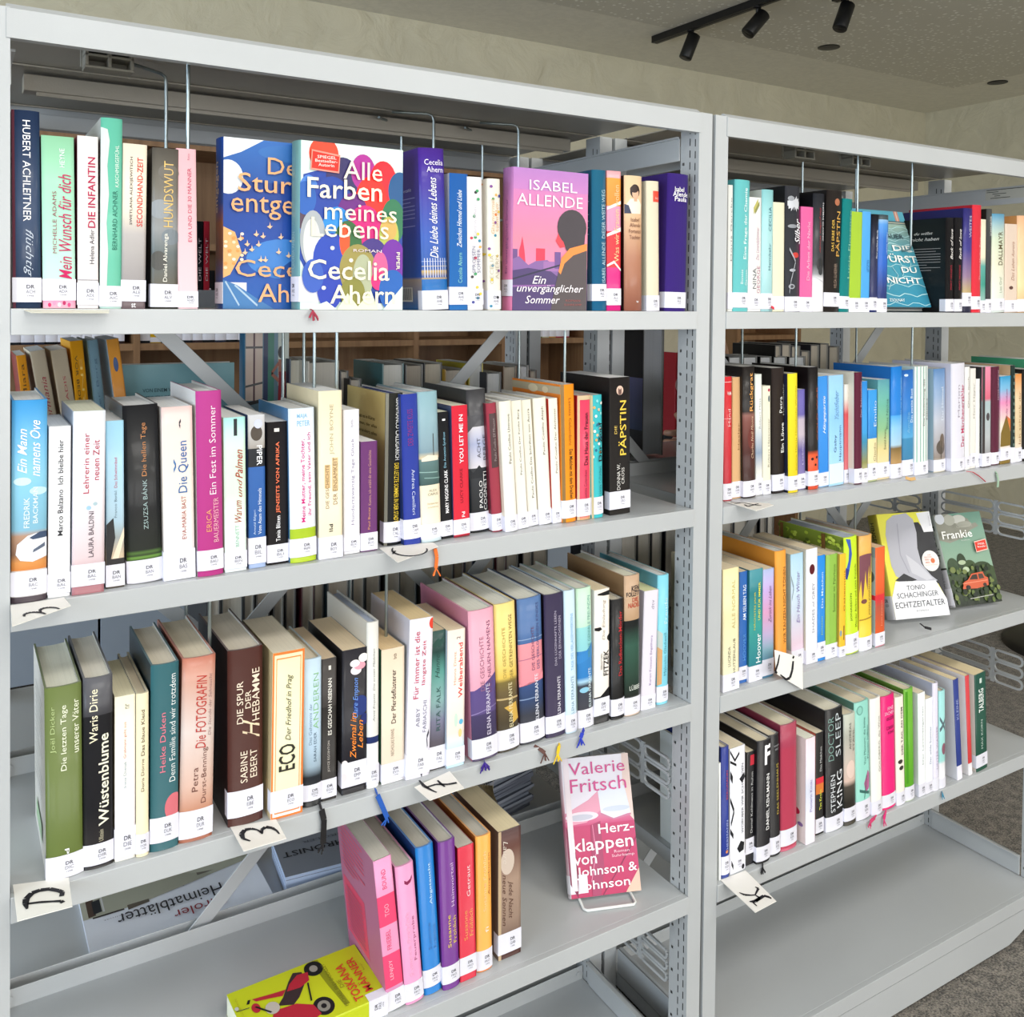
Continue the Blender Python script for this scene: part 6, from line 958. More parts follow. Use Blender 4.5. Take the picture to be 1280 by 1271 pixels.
facebook((1.7668, 1.1435, LVR[2]+.0085), r_, u_, .1264, .1872, .020, 'face-out cover with orange wrecked car in green bushes, tilted back, right rack third shelf', 'books on the right rack third shelf',
    bands=[(0, '#c8c8d0'), (.4, '#b8b8c0'), (.4, '#2c3028'), (.42, '#2c3028'), (.42, '#b0b8b4'), (1, '#a8b0ac')], side='#e0e0dc', sticker=(.02, .2), code='', texts=[('Frankie', '#3a4440', .2, .8, .48, .88, 'd', .03), ('Gutsch & Leo', '#6c7078', .3, .6, .2, .4, 'd')],
    fart=[('g', 0, 1, .3, .75, '#8ca890', '#7c9c8a'), ('g', 0, 1, .75, 1, '#7c9c8a', '#6c9484'), ('p', [(0, 1), (0, .72), (.2, .68), (.5, .72), (.7, .8), (.9, .84), (.85, .88), (.75, .87), (.7, .93), (.6, .96), (.5, .98), (.35, .97), (.3, 1)], '#8c8c80'), ('e', .5, .93, .15, .05, '#c8c8c0'), ('e', .3, .93, .12, .06, '#b0b0a4'), ('e', .1, .95, .1, .06, '#d0d4dc'), ('e', .6, .87, .16, .035, '#a4a498'),
          ('g', 0, 1, 0, .35, '#1c2418', '#3c4c2c'), ('e', .15, .42, .12, .1, '#34482c'), ('e', .35, .46, .1, .1, '#2c3c26'), ('e', .5, .4, .14, .08, '#3a4c2c'), ('e', .75, .38, .2, .07, '#34442a'), ('e', .92, .32, .12, .08, '#3c4c2c'), ('e', .35, .46, .08, .025, '#a8b898'), ('e', .4, .38, .07, .03, '#b4c4a4')]
         +[('e', rr.uniform(.02, .98), rr.uniform(.03, .4), rr.uniform(.02, .06), rr.uniform(.015, .035), rr.choice(['#2c3c20', '#4c5c30', '#5c6c38', '#1c2618', '#6c7840'])) for _ in range(70)]
         +[('p', [(.2, .18), (.25, .25), (.35, .27), (.45, .33), (.7, .34), (.72, .29), (.78, .27), (.76, .19), (.5, .17)], '#c85a38'), ('p', [(.38, .27), (.46, .315), (.56, .32), (.56, .265)], '#3a2c24'), ('p', [(.59, .265), (.59, .32), (.68, .32), (.7, .27)], '#4a3a30'), ('e', .32, .19, .05, .025, '#241c18'), ('e', .68, .2, .04, .02, '#3c2c24'), ('l', [(.22, .235), (.76, .245)], .004, '#e08c6c'),
            ('p', [(.67, .55), (.93, .57), (.93, .69), (.67, .67)], '#f0c4b8'), ('p', [(.68, .56), (.92, .58), (.92, .68), (.68, .66)], '#d83a28'), ('l', [(.3, .07), (.8, .085)], .003, '#c8c8c0')],
    front=[('Jochen', '#a8a89c', .36, .6, .865, .89, 'h', .01), ('Gutsch', '#a8a89c', .36, .7, .835, .86, 'h', .01), ('Frankie', '#f0f0ec', .02, .66, .725, .81, 'h', .02), ('ROMAN', '#c8ccc4', .4, .58, .69, .703, 'h'), ('SPIEGEL', '#f8e4e0', .72, .88, .63, .65, 'h', .02), ('Bestseller', '#f8e4e0', .71, .89, .6, .62, 'h', .02)])
# lime paperback lying on its back
r_ = Vector((-.02, 1, 0)); u_ = Vector((-.998, .06-.04, 0))
rS = '#b42838'
facebook((.488, 1.098, ZC-.905), (-.03, 1, 0), (-1, -.02, 0), .109, .178, .0262, 'lime yellow paperback with a red motor scooter, lying flat, left rack fourth shelf', 'books on the left rack fourth shelf', kind='p', fs=.013,
    bands='#c4cc20', side='#c6d022', sticker=(.0, .15), code='FRE', page='#d4c4a4', mat=M['matte'],
    fart=[('r', 0, 1, 0, 1, '#c6d022'), ('p', [(.1, .27), (.98, .31), (1, .35), (.9, .36), (.5, .34), (.1, .31)], '#8e951c'), ('e', .22, .44, .15, .075, '#1c1c1e'), ('e', .22, .44, .09, .045, '#8c8a80'), ('e', .22, .44, .04, .02, '#1c1c1e'), ('e', .86, .37, .13, .07, '#1c1c1e'), ('e', .86, .37, .06, .03, '#9c9a90'),
          ('p', [(.05, .6), (.1, .78), (.25, .82), (.45, .76), (.42, .6), (.3, .5), (.12, .48)], rS), ('p', [(.42, .62), (.5, .56), (.72, .46), (.88, .46), (.92, .52), (.8, .58), (.6, .66), (.5, .72)], '#3a2c2e'), ('p', [(.7, .44), (.84, .42), (.86, .5), (.76, .58), (.66, .62), (.64, .52)], rS), ('p', [(.62, .66), (.66, .74), (.7, .84), (.76, .86), (.72, .72), (.7, .62)], rS), ('e', .6, .86, .08, .03, rS), ('e', .5, .76, .1, .05, '#c0b8ae'), ('e', .2, .82, .13, .07, '#b4b0a4'), ('e', .12, .76, .08, .06, '#34302e'),
          ('l', [(.62, .86), (.44, .78)], .008, '#1c1c1e'), ('l', [(.64, .9), (.66, .99)], .006, '#3c3c3c'), ('e', .7, 1.0-.02, .03, .015, '#c8c8c4'), ('l', [(.7, .9), (.76, .88)], .01, '#1c1c1e'), ('l', [(.36, .5), (.66, .46)], .006, '#1c1c1e')],
    front=[('TOSKANA', '#d0402c', .06, .74, .165, .235, 'h', .03), ('MÄNNER', '#d0402c', .14, .78, .075, .15, 'h', .03), ('DIE', '#8a7a20', .36, .5, .245, .275, 'h'), ('MICHAEL FREY DODILLET', '#6a6c1c', .06, .86, .288, .315, 'h'), ('Roman', '#8a8c2c', .5, .62, .045, .058, 'h'), ('GOLDMANN', '#a8a428', .55, .85, .955, .97, 'h')])
# ------------------------------------------------------------------ ribbon bookmarks hanging from books
def ribbon(key, px, col, w=.003, Y=None, fringe=0, name='ribbon_bookmark'):
    """px: (x, y, Y) points in world terms of the hanging ribbon, child of its book"""
    bk_ = BK[key]; mb = MB(); pts = [at(x, y, Yv) for x, y, Yv in px]; c = lin(col)
    bpy.context.view_layer.update()
    for a, b_ in zip(pts, pts[1:]):
        mb.bar(a, b_, w, .0012, (0.1, -1, .3), c)
    e = pts[-1]
    rq = random.Random(len(key))
    for i in range(fringe):
        q = e+Vector((rq.uniform(-.008, .008), rq.uniform(-.003, .001), -rq.uniform(.006, .013)))
        mb.bar(e, q, .0014, .001, (0, -1, 0), c)
    o = mb.build(name, M['paper'], bk_); o.matrix_parent_inverse = bk_.matrix_world.inverted()
F_ = D0-.0015
BK['l2or'] = [o for o in bpy.data.objects if o.get('label', '').startswith('pale blue hardback with dark sea')][0]
ribbon('l2or', [(538, 680, 1.088), (544, 686, F_-.002), (546, 696, F_-.003), (545, 710, F_-.003)], '#e8702c', .005, fringe=4)
ribbon('anderen', [(399, 1003, 1.09), (402, 1012, F_-.002), (405, 1025, F_-.003), (404, 1055, F_-.003)], '#1c1a1c', .0075, fringe=5)
ribbon('enq', [(469, 985, 1.09), (472, 994, F_-.003), (478, 1008, F_-.004), (484, 1022, F_-.004)], '#2458b0', .0065, fringe=4)
ribbon('ferr1', [(605, 950, 1.085), (606, 953, F_-.003)], '#3c2484', .008, fringe=14)
ribbon('ferr4', [(700, 926, 1.085), (699, 932, F_-.002), (697, 942, F_-.003)], '#e4c028', .005, fringe=6)
ribbon('ferr6', [(730, 911, 1.085), (728, 916, F_-.002), (726, 922, F_-.003)], '#2a3cb4', .006, fringe=7)
BK['ferr3'] = [o for o in bpy.data.objects if o.get('label', '').startswith('denim blue')][0]
ribbon('ferr3', [(668, 932, 1.085), (676, 937, 1.078), (681, 941, F_-.004)], '#5a3a34', .0055, fringe=5)
ribbon('alle', [(388, 386, 1.082), (391, 388, F_-.004)], '#a03048', .004, fringe=14)
ribbon('r1cream', [(966, 383, 1.084), (966, 386, 1.082)], '#d83444', .006, fringe=0)
ribbon('r2thin', [(1208, 589, 1.085), (1216, 590, F_-.002), (1224, 595, F_-.003), (1232, 602, F_-.003)], '#b83444', .0016)
ribbon('r2burg', [(1243, 586, 1.085), (1246, 592, F_-.002), (1248, 600, F_-.003), (1247, 609, F_-.003)], '#9cb8a0', .006)
ribbon('echt', [(1150, 779, 1.11), (1156, 784, 1.10), (1164, 786, 1.095)], '#17161a', .005)
ribbon('r4white', [(1096, 1020, 1.085), (1091, 1024, F_-.002), (1088, 1027, F_-.003)], '#c83c6c', .006, fringe=5)
ribbon('r4pink', [(1108, 1014, 1.085), (1106, 1018, F_-.002), (1105, 1024, F_-.003)], '#d82c74', .006, fringe=5)
ribbon('kehl', [(954, 1080, 1.085), (953, 1084, F_-.002)], '#17161a', .007, fringe=8)
ribbon('r4aqua', [(1177, 988, 1.085), (1178, 991, F_-.002)], '#3c8cac', .005, fringe=4)
ribbon('r2sea', [(1132, 597, 1.082), (1138, 599, F_), (1144, 598, F_)], '#c8a068', .006)
# ------------------------------------------------------------------ white letter cards on the shelf edges
def card(corners, z, label, strokes, w=.0016, drop=.0, vertical=None, curve=0):
    mb = MB()
    def pt(x, y):
        if vertical is not None: return at(x, y, vertical)
        return atz(x, y, z)
    P = [pt(*c) for c in corners]                               # back-left, back-right, front-right, front-left
    nrm = (P[1]-P[0]).cross(P[3]-P[0]).normalized()
    if nrm.z < 0 or (vertical is not None and nrm.y > 0): nrm = -nrm
    t = nrm*.0004; cc = lin('#ebe8e2')
    mb.quad([p+t for p in P], cc); mb.quad([p-t for p in P][::-1], cc)
    for a, c in zip(P, P[1:]+P[:1]): mb.quad([a+t, c+t, c-t, a-t], cc)
    o = mb.build('letter_card', M['paper']); tag(o, label, 'card', 'white letter cards on the shelf edges')
    sm = MB(); k = lin('#1d1c22')
    for st in strokes:
        for i, (a, c) in enumerate(zip(st, st[1:])):
            A, B = pt(*a[:2])+nrm*.0009, pt(*c[:2])+nrm*.0009
            wa = a[2] if len(a) > 2 else w; wb = c[2] if len(c) > 2 else w
            d = (B-A).normalized(); s = d.cross(nrm)
            sm.quad([A+s*wa, A-s*wa, B-s*wb, B+s*wb], k)
    sm.build('lettering', M['paper'], o)
    return o
def arc(cx, cy, rx, ry, a0, a1, n=12, w0=.0008, w1=.0022):
    out = []
    for i in range(n+1):
        t = math.radians(a0+(a1-a0)*i/n); f = math.sin(math.pi*i/n); out.append((cx+rx*math.cos(t), cy-ry*math.sin(t), w0+(w1-w0)*f))
    return out
mb = MB()
P = [(.062, 1.10), (.150, 1.10), (.143, 1.052), (.070, 1.052)]
zc = LV[0]+.0006
mb.quad([(x, y, zc if y > 1.07 else zc-.0042) for x, y in P], lin('#e8e4d4')); mb.quad([(x, y, (zc if y > 1.07 else zc-.0042)-.0006) for x, y in P][::-1], lin('#e8e4d4'))
for (a, c) in zip(P, P[1:]+P[:1]):
    za, zc_ = [zc if q[1] > 1.07 else zc-.0042 for q in (a, c)]
    mb.quad([(a[0], a[1], za), (c[0], c[1], zc_), (c[0], c[1], zc_-.0006), (a[0], a[1], za-.0006)], lin('#d8d4c4'))
o = mb.build('letter_card', M['paper']); tag(o, 'blank-looking cream card seen edge-on under the mint book, left top shelf', 'card', 'white letter cards on the shelf edges')
card([(13, 757), (80, 747), (88.5, 757), (15, 783)], LV[1]+.0008, 'white card with thin curved black stroke under the sky blue book', [arc(44, 770, 14, 4, 200, 20, 10), arc(63, 764, 13, 4, 210, 30, 10)])
card([(474, 685), (541, 678), (548, 683), (497, 703)], LV[1]+.0008, 'white card with script C under the royal blue book', [arc(512, 688, 22, 7.5, 160, 375, 14, .0008, .002), [(491, 693, .0012), (494, 689, .0014)]])
card([(16, 1106), (86, 1097), (90.5, 1133), (21.5, 1151.5)], LV[2]+.0008, 'white card with calligraphed D lying under the olive book', [
    [(34, 1137, .001), (32, 1130, .003), (33, 1124, .0035), (40, 1117, .0034), (50, 1113.5, .003), (62, 1112, .0028), (73, 1114, .0026), (78, 1116, .0024), (77, 1121, .0024)], [(34, 1130.5, .0016), (50, 1128.5, .0018), (66, 1127.5, .0015), (76, 1127, .002), (79, 1129, .0022)]])
card([(288, 1034), (345, 1024), (358, 1048), (304.5, 1064)], LV[2]+.0008, 'white card with script E, bumps upward, under the brown hardback', [
    [(313, 1052, .001), (304, 1049, .002), (302, 1043, .0032), (306, 1038, .003), (314, 1036.5, .0022), (322, 1038, .0012), (328, 1043, .0008)], [(328, 1043, .0008), (327, 1038, .0024), (332, 1034.5, .003), (340, 1035.5, .0022), (346, 1039, .0012), (349, 1043, .001)]])
card([(518, 984), (562, 964), (580, 985), (537, 1000.5)], LV[2]+.0008, 'white card with script F under the white and peach books', [
    [(524, 976, .0012), (530, 983, .0026), (537, 987, .0018), (543, 990, .0012), (546, 991, .001)], [(532, 985, .0014), (545, 981, .0018), (560, 981, .002), (571, 979, .0022)], [(547, 976, .0012), (552, 981, .0018), (556, 984, .0012)]])
card([(906, 627), (960, 629), (967, 631.5), (945, 638.5)], LVR[1]+.0008, 'white card with script H at the red book, right second shelf', [[(913, 628, .001), (930, 629, .0014), (946, 632, .0018), (952, 632, .001)], [(930, 631, .001), (935, 633.5, .0018), (948, 630, .0014)], [(918, 630, .001), (926, 629, .0014)]])
card([(968, 812), (1003, 822), (1003.5, 862), (970, 842)], 0, 'white card with handwritten IJ hanging over the shelf edge', [
    [(974, 818, .0012), (972, 829, .002), (968.5, 839, .0024), (971, 841, .0016)], [(991, 826, .002), (990, 837, .0026), (987, 847, .0026), (982, 849, .002), (975, 843, .001)], [(990.5, 820.5, .0022), (992, 822, .0022)]], vertical=D0-.006)
card([(900.5, 1100), (932, 1088), (970.5, 1126.5), (944, 1140.5)], LVR[3]+.0008, 'white card with calligraphed K jutting out, right fourth shelf', [
    [(924, 1116, .0006), (931, 1119, .0024), (939, 1119.5, .0016), (944, 1119, .0012)], [(944, 1109, .001), (948, 1111, .002), (946, 1115, .0016), (944, 1119, .001)], [(944, 1119, .001), (950, 1123, .0022), (944, 1127, .0034), (937, 1127.5, .0012)], [(944, 1127, .003), (955, 1120, .0028), (962, 1122, .0024), (964, 1124, .001)], [(940, 1127, .0014), (946, 1133, .001)]])
# ------------------------------------------------------------------ books on the rear shelves
rg = random.Random(21)
ORD = 'first second third fourth fifth sixth seventh eighth ninth tenth eleventh twelfth thirteenth fourteenth fifteenth sixteenth seventeenth eighteenth nineteenth twentieth twenty-first twenty-second twenty-third twenty-fourth twenty-fifth twenty-sixth twenty-seventh twenty-eighth twenty-ninth thirtieth'.split()
_n = {}
def nth(k): _n[k] = _n.get(k, -1)+1; return ORD[_n[k]]
def rear(xl, xr, yt, Yf, z, cover, page, D=.125, kind='h', label='', group='', lean=0, top=None, art=()):
    A = at(xl, yt or 600, Yf); B = at(xr, yt or 600, Yf)
    H = (A.z-z) if top is None else top
    T = B.x-A.x-.0004
    c, s = math.cos(lean), math.sin(lean)
    off = -s*H if top is not None or not lean else s*H
    mx = Matrix(((-c, 0, -s, A.x+T*c+(s*H if yt else 0)), (0, -1, 0, Yf+D), (-s, 0, c, z+.0004+max(s, 0)*T), (0, 0, 0, 1)))
    return make_book('book', label, group, T, D, H, kind, cover, None, None, '', page=page, mx=mx, fart=art)
G2 = 'books on the rear second shelf seen from their fore-edges'
L2_ = 'book with pale fore-edge to the front on the rear second shelf'
for xl, xr, yt, Yf, c, p in [(362, 378, 449, 1.50, '#30506c', '#b8b2a6'), (385, 424, 452, 1.46, '#d8d2c4', '#9a958b'), (425, 436, 464, 1.46, '#1a1a1c', '#a39c90'), (437, 452, 474, 1.44, '#2c2a2c', '#9c968c'),
                             (478, 505, 455, 1.44, '#4c8084', '#a5a49e'), (507, 529, 456, 1.46, '#8c8c8c', '#8d8579'), (530, 553, 454, 1.46, '#2a2a2a', '#a39b8c'), (556, 583, 462, 1.45, '#c89c30', '#9b9387'),
                             (586, 604, 455, 1.45, '#c8b838', '#a5a5a2'), (608, 627, 466, 1.43, '#30323a', '#a2a3a3'), (629, 646, 458, 1.47, '#8a6c50', '#968d80'), (650, 661, 457, 1.48, '#b8b4b0', '#a8a8aa'), (662, 671, 463, 1.48, '#6a4c3c', '#9a9084')]:
    rear(xl, xr, yt, Yf, LV[1], c, p, label='book showing its pale fore-edge, '+nth('a')+' from the left, rear second shelf', group=G2, D=.13)
for i, (xl, xr, yt, c) in enumerate([(440, 478, 447, '#4a7c80'), (553, 568, 447, '#c8a040')]):
    pass
G3 = 'books on the rear third shelf seen from their fore-edges'
x = .335
while x < .93:
    t = rg.choice([.018, .022, .028, .034, .038]); H = rg.uniform(.19, .235)
    mx = Matrix(((-1, 0, 0, x+t), (0, -1, 0, 1.44+.13+rg.uniform(0, .015)), (0, 0, 1, LV[2]+.0004), (0, 0, 0, 1)))
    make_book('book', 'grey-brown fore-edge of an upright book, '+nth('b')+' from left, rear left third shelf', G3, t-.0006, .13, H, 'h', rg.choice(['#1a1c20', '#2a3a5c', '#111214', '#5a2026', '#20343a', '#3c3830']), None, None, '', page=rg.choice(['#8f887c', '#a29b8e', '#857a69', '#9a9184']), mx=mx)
    x += t+rg.choice([.0005, .001, .003, .006])
x = 1.10
while x < 1.55:
    t = rg.choice([.022, .028, .034, .040]); H = rg.uniform(.20, .24)
    mx = Matrix(((-1, 0, 0, x+t), (0, -1, 0, 1.44+.13), (0, 0, 1, LVR[2]+.0004), (0, 0, 0, 1)))
    make_book('book', 'pale grey fore-edge of an upright book, '+nth('c')+' from left, rear right third shelf', 'books on the right rear third shelf', t-.0006, .13, H, 'h', rg.choice(['#0e0f12', '#15161a', '#2a2c34']), None, None, '', page=rg.choice(['#a8a49a', '#b4b0a8', '#97928a']), mx=mx)
    x += t+rg.choice([.001, .002, .008])
for xl, xr in ((911, 927), (929, 947), (950, 965), (967, 984), (986, 1007)):
    rear(xl, xr, 446, 1.43, LVR[1], '#0c0c0e', '#b4b8c0', label=nth('d')+' of five thick black hardbacks, fore-edge showing above the right second row', group='black books on the right rear second shelf', D=.10)
x = 1.56
while x < 1.75:
    t = rg.choice([.02, .03, .036])
    mx = Matrix(((-1, 0, 0, x+t), (0, -1, 0, 1.58), (0, 0, 1, LVR[1]+.0004), (0, 0, 0, 1)))
    make_book('book', 'upright book behind the blue books, '+nth('e')+' from left, rear right second shelf', 'books on the right rear second shelf', t-.0006, .13, rg.uniform(.215, .235), 'h', rg.choice(['#15161a', '#8a8070', '#3a3a40']), None, None, '', page='#a59c8c', mx=mx)
    x += t+.001
# thin coloured books behind the left top shelf
for xl, xr, yt, c in ((247, 255.5, 276, '#1c1e22'), (256, 263.5, 276, '#c83042')):
    A = at(xl, yt, 1.40); B = at(xr, yt, 1.40)
    make_book('book', ('small black book' if xl < 250 else 'small red book')+' standing in the dark behind the pale pink one', 'books on the rear top shelf', B.x-A.x-.0005, .11, A.z-LV[0]-.0005, 'p', c, None, (.0, .12) if xl > 250 else None, '',
              [('DIE WELT', '#e8d8d8', .3, .7, .3, .8)], mx=Matrix.Translation((A.x, 1.405, LV[0]+.0004)))
# leaning books with their spines to the front, rear second shelf, far left
LT = 'books leaning on the rear second shelf'
for (xt, yt, xr, xb, yb, kind, desc, bands, side, T) in [
    (20, 445, 33, 27, 500, 'p', 'thin orange leaning paperback behind the sky blue book', '#ea9c28', '#8a1c20', [('Tutaj się Miara', '#5c4010', .3, .8, .4, .95)]),
    (37, 440, 57, 48, 500, 'p', 'left of two beige leaning paperbacks with red handwriting', '#cbbda6', '#efe4cc', [('Alte Germania', '#a8384c', .4, .75, .4, .85, 'u', 0, .3)]),
    (63, 439, 84, 73, 500, 'p', 'right of two beige leaning paperbacks, close to amber one', '#cfbfa6', '#e8d0b0', [('QUO VADIS', '#b84c54', .5, .7, .5, .85), ('Fred', '#b84c54', .5, .8, .2, .4)]),
    (87, 427, 104, 94, 499, 'p', 'amber leaning book with dark round mark', '#e8a11e', '#f0b030', [('VOR BEDRÄNGTER', '#5c4a18', .25, .5, .45, .92, 'd'), ('STERNE', '#e8c060', .6, .8, .4, .9)]),
    (109, 426, 123, 117, 499, 'h', 'dusty blue leaning hardback with crimson foot', [(0, '#b02a40'), (.25, '#b02a40'), (.25, '#7494a4'), (1, '#7c9cac')], '#a8d4dc', [('Dieter Borg', '#58768a', .4, .7, .5, .9)]),
    (133, 425, 149, 139, 470, 'p', 'white and orange leaning paperback next to teal cover', [(0, '#a4aaac'), (.65, '#b4b8ba'), (.65, '#e09038'), (1, '#e09a40')], '#e4e8f0', [('SIRTAKI', '#4c5a64', .3, .6, .2, .5)])]:
    Y = 1.42; a = at(xt, yt, Y); b_ = at(xb, yb, Y); e = at(xr, yt, Y)
    th = math.atan2(b_.x-a.x, a.z-b_.z); H = (a.z-LV[1])/math.cos(th); X0 = a.x+math.sin(th)*H
    c, s = math.cos(th), math.sin(th)
    A = [('e', .5, .42, .3, .045, '#1c4a5c')] if 'amber' in desc and 'close' not in desc else ([('e', .5, .28, .35, .06, '#a85464')] if 'dusty' in desc else ([('e', .5, .86, .2, .04, '#2c4a7c')] if 'white and' in desc else []))
    make_book('book', desc, LT, (e.x-a.x)*c-.0008, .13, H, kind, bands, side, (.02, .14), '', T, A, mx=Matrix(((c, 0, -s, X0), (0, 1, 0, Y), (s, 0, c, LV[1]+.0005), (0, 0, 0, 1))))
P = at(143, 457, 1.44); Q = at(292, 457, 1.44)
facebook((P.x+.001, 1.44, LV[1]+.0004), (1, 0, 0), (0, 0, 1), Q.x-P.x, P.z-LV[1], .03, 'grey-teal book lying face-out behind the black and cream books', 'books on the rear second shelf', bands='#a8b4b4', side='#6c979e', sticker=None,
         front=[('VON EINEM WINZIGEN', '#24444c', .22, .62, .815, .84, 'h', .01), ('UND SEINEN GRÖSSTEN B', '#24444c', .14, .64, .77, .795, 'h', .01)])
P = at(306, 425, 1.52); Q = at(361, 425, 1.52)
facebook((P.x, 1.52, LV[1]+.0004), (1, 0, 0), (0, 0, 1), Q.x-P.x, .292, .03, 'face-out cover with bright window and woman in red dress, rear second shelf', 'books on the rear second shelf', bands='#4c8ab4', side='#3c5c74', sticker=None,
         fart=[('g', 0, 1, 0, 1, '#5c6c74', '#6c94ac'), ('r', .02, .4, .52, .95, '#e0ccc0'), ('r', .19, .23, .5, .95, '#5c3c48'), ('l', [(.02, .6), (.4, .62)], .006, '#5c5c60'), ('l', [(.02, .82), (.4, .82)], .006, '#5c5c60'), ('l', [(.02, .5), (.42, .52)], .01, '#22242a'), ('r', .42, .52, .5, 1, '#2c3c64'), ('r', .52, .66, .4, 1, '#3c8474'), ('r', .75, 1, .6, .9, '#cfd8d0'),
               ('e', .82, .79, .07, .035, '#241c20'), ('p', [(.76, .75), (.88, .75), (.92, .66), (.76, .66)], '#b87460'), ('p', [(.77, .68), (.93, .68), (.92, .5), (.88, .24), (.8, .24), (.75, .5)], '#a01c2c'), ('l', [(.77, .73), (.6, .67), (.76, .63)], .012, '#b07060'), ('e', .6, .24, .3, .03, '#5c2a28')],
         front=[('Isa', '#c8d4d8', .5, .7, .46, .49, 'h'), ('Das Geheimnis', '#c8d4d8', .2, .8, .36, .4, 'h', 0, .3)])
# ---- rear fourth shelf: magazine, booklets, magazine pile
zt = LV[3]+.0004
def slab(name, x0, x1, y0, y1, z0, z1, top, edge, label, cat, group=None, art=(), text=(), yaw=0, curl=0):
    mb = MB(); n = 10; te, ee = lin(top), lin(edge); cx, cy = (x0+x1)/2, (y0+y1)/2; c, s = math.cos(yaw), math.sin(yaw)
    def W2(x, y, z): return (cx+(x-cx)*c-(y-cy)*s, cy+(x-cx)*s+(y-cy)*c, z)
    def hz(a): return curl*max(0, a-.55)**2*4
    for i in range(n):
        a0, a1 = i/n, (i+1)/n; xa, xb = x0+(x1-x0)*a0, x0+(x1-x0)*a1; ha, hb = hz(a0), hz(a1)
        mb.quad([W2(xa, y0, z1+ha), W2(xb, y0, z1+hb), W2(xb, y1, z1+hb), W2(xa, y1, z1+ha)], te, True)
        mb.quad([W2(xa, y1, z0), W2(xb, y1, z0), W2(xb, y0, z0), W2(xa, y0, z0)], ee)
        mb.quad([W2(xa, y0, z0), W2(xb, y0, z0), W2(xb, y0, z1+hb), W2(xa, y0, z1+ha)], ee)
        mb.quad([W2(xb, y1, z0), W2(xa, y1, z0), W2(xa, y1, z1+ha), W2(xb, y1, z1+hb)], ee)
    mb.quad([W2(x0, y1, z0), W2(x0, y0, z0), W2(x0, y0, z1), W2(x0, y1, z1)], ee)
    mb.quad([W2(x1, y0, z0), W2(x1, y1, z0), W2(x1, y1, z1+hz(1)), W2(x1, y0, z1+hz(1))], ee)
    o = mb.build(name, M['paper']); tag(o, label, cat, group)
    def surf(a, b, l=1): return W2(x0+(x1-x0)*a, y0+(y1-y0)*b, z1+hz(a)+.00025*l)
    if art:
        am = MB()
        for j, it in enumerate(art): put_shape(am, it, surf, 1+j*.3)
        am.build('cover_art', M['paper'], o)
    if text:
        tm = MB()
        for t in text: put_text(tm, t[0], t[1], t[2], t[3], t[4], t[5], t[6], lambda a, b: surf(a, b, 3+len(art)*.3), t[7] if len(t) > 7 else 0)
        tm.build('lettering', M['paper'], o)
    return o
slab('magazine', .168, .425, 1.385, 1.62, zt, zt+.007, '#e2e6f0', '#d8dce8', 'white magazine with red and black title upside down, house photo, left fourth shelf rear', 'magazine', curl=.010,
     art=[('p', [(0, .41), (.3, .41), (.75, .49), (1, .50), (1, 1), (0, 1)], '#a3a494'), ('p', [(.0, .41), (.1, .41), (.1, 1), (0, 1)], '#b3b3a4'), ('p', [(.03, .42), (.03, .6), (.2, .62), (.2, .44)], '#4c3c34'), ('p', [(.06, .44), (.06, .58), (.17, .6), (.17, .46)], '#22262c'), ('r', .11, .12, .44, .6, '#c8c8c8'), ('r', .05, .22, .395, .41, '#2c2624'), ('p', [(.24, .38), (.36, .40), (.36, .85), (.24, .83)], '#5c564c'),
          ('r', .40, .56, .49, .72, '#3a302c'), ('r', .42, .54, .51, .70, '#2a2e38'), ('r', .475, .487, .51, .70, '#d0d0d0'), ('r', .42, .54, .59, .605, '#c0c0c0'), ('r', .39, .57, .455, .47, '#2c2624'), ('r', .63, .66, .5, .9, '#2c2826'), ('r', .66, .78, .52, .92, '#6c6860'), ('r', .84, .98, .56, .9, '#4a443a')],
     text=[('Heimatblätter', '#26262c', .17, .76, .235, .355, 'i', .004), ('Tiroler', '#8c2430', .46, .75, .125, .215, 'i', .004), ('Zeitschrift für Heimat', '#9a9aa4', .1, .5, .33, .345, 'i')])
mb_ = None
for k in range(6):
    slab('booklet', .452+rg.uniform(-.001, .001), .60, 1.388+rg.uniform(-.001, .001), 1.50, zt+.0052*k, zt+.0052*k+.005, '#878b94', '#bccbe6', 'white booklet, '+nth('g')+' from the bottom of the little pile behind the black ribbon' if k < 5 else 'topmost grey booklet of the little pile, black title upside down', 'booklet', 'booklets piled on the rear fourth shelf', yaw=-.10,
         text=[('CHRONIST', '#22242a', .05, .85, .45, .58, 'i', .02), ('TIROLER', '#5c606a', .3, .8, .7, .76, 'i')] if k == 5 else ())
for k in range(16):
    j = rg.uniform(-.006, .006)
    slab('magazine', .76+j, .90+j, 1.41+rg.uniform(-.006, .004), 1.60, zt+.0056*k, zt+.0056*k+.0050, '#6c727e', rg.choice(['#98a0b0', '#b0b6c4', '#8a90a0']), 'thin magazine, '+nth('f')+' from the bottom of the pile behind the brown splayed book', 'magazine', 'magazines piled on the rear fourth shelf', yaw=.25+rg.uniform(-.05, .05))
# ---- rear second shelf, seen between the black book and the post
P = at(802, 447, 1.50); Q = at(828, 447, 1.50)
make_book('book', 'large black-bound book, wide grey fore-edge, between black book and post', 'books on the rear second shelf', Q.x-P.x, .15, .272, 'h', '#0d0e12', '#16181f', None, '', page='#8f9298', mx=Matrix(((-1, 0, 0, Q.x), (0, -1, 0, 1.645), (0, 0, 1, LV[1]+.0004), (0, 0, 0, 1))),
          fart=[('g', 0, 1, .2, .6, '#3c4c74', '#6a6c98'), ('g', 0, 1, .6, 1, '#1c1c24', '#121218')])
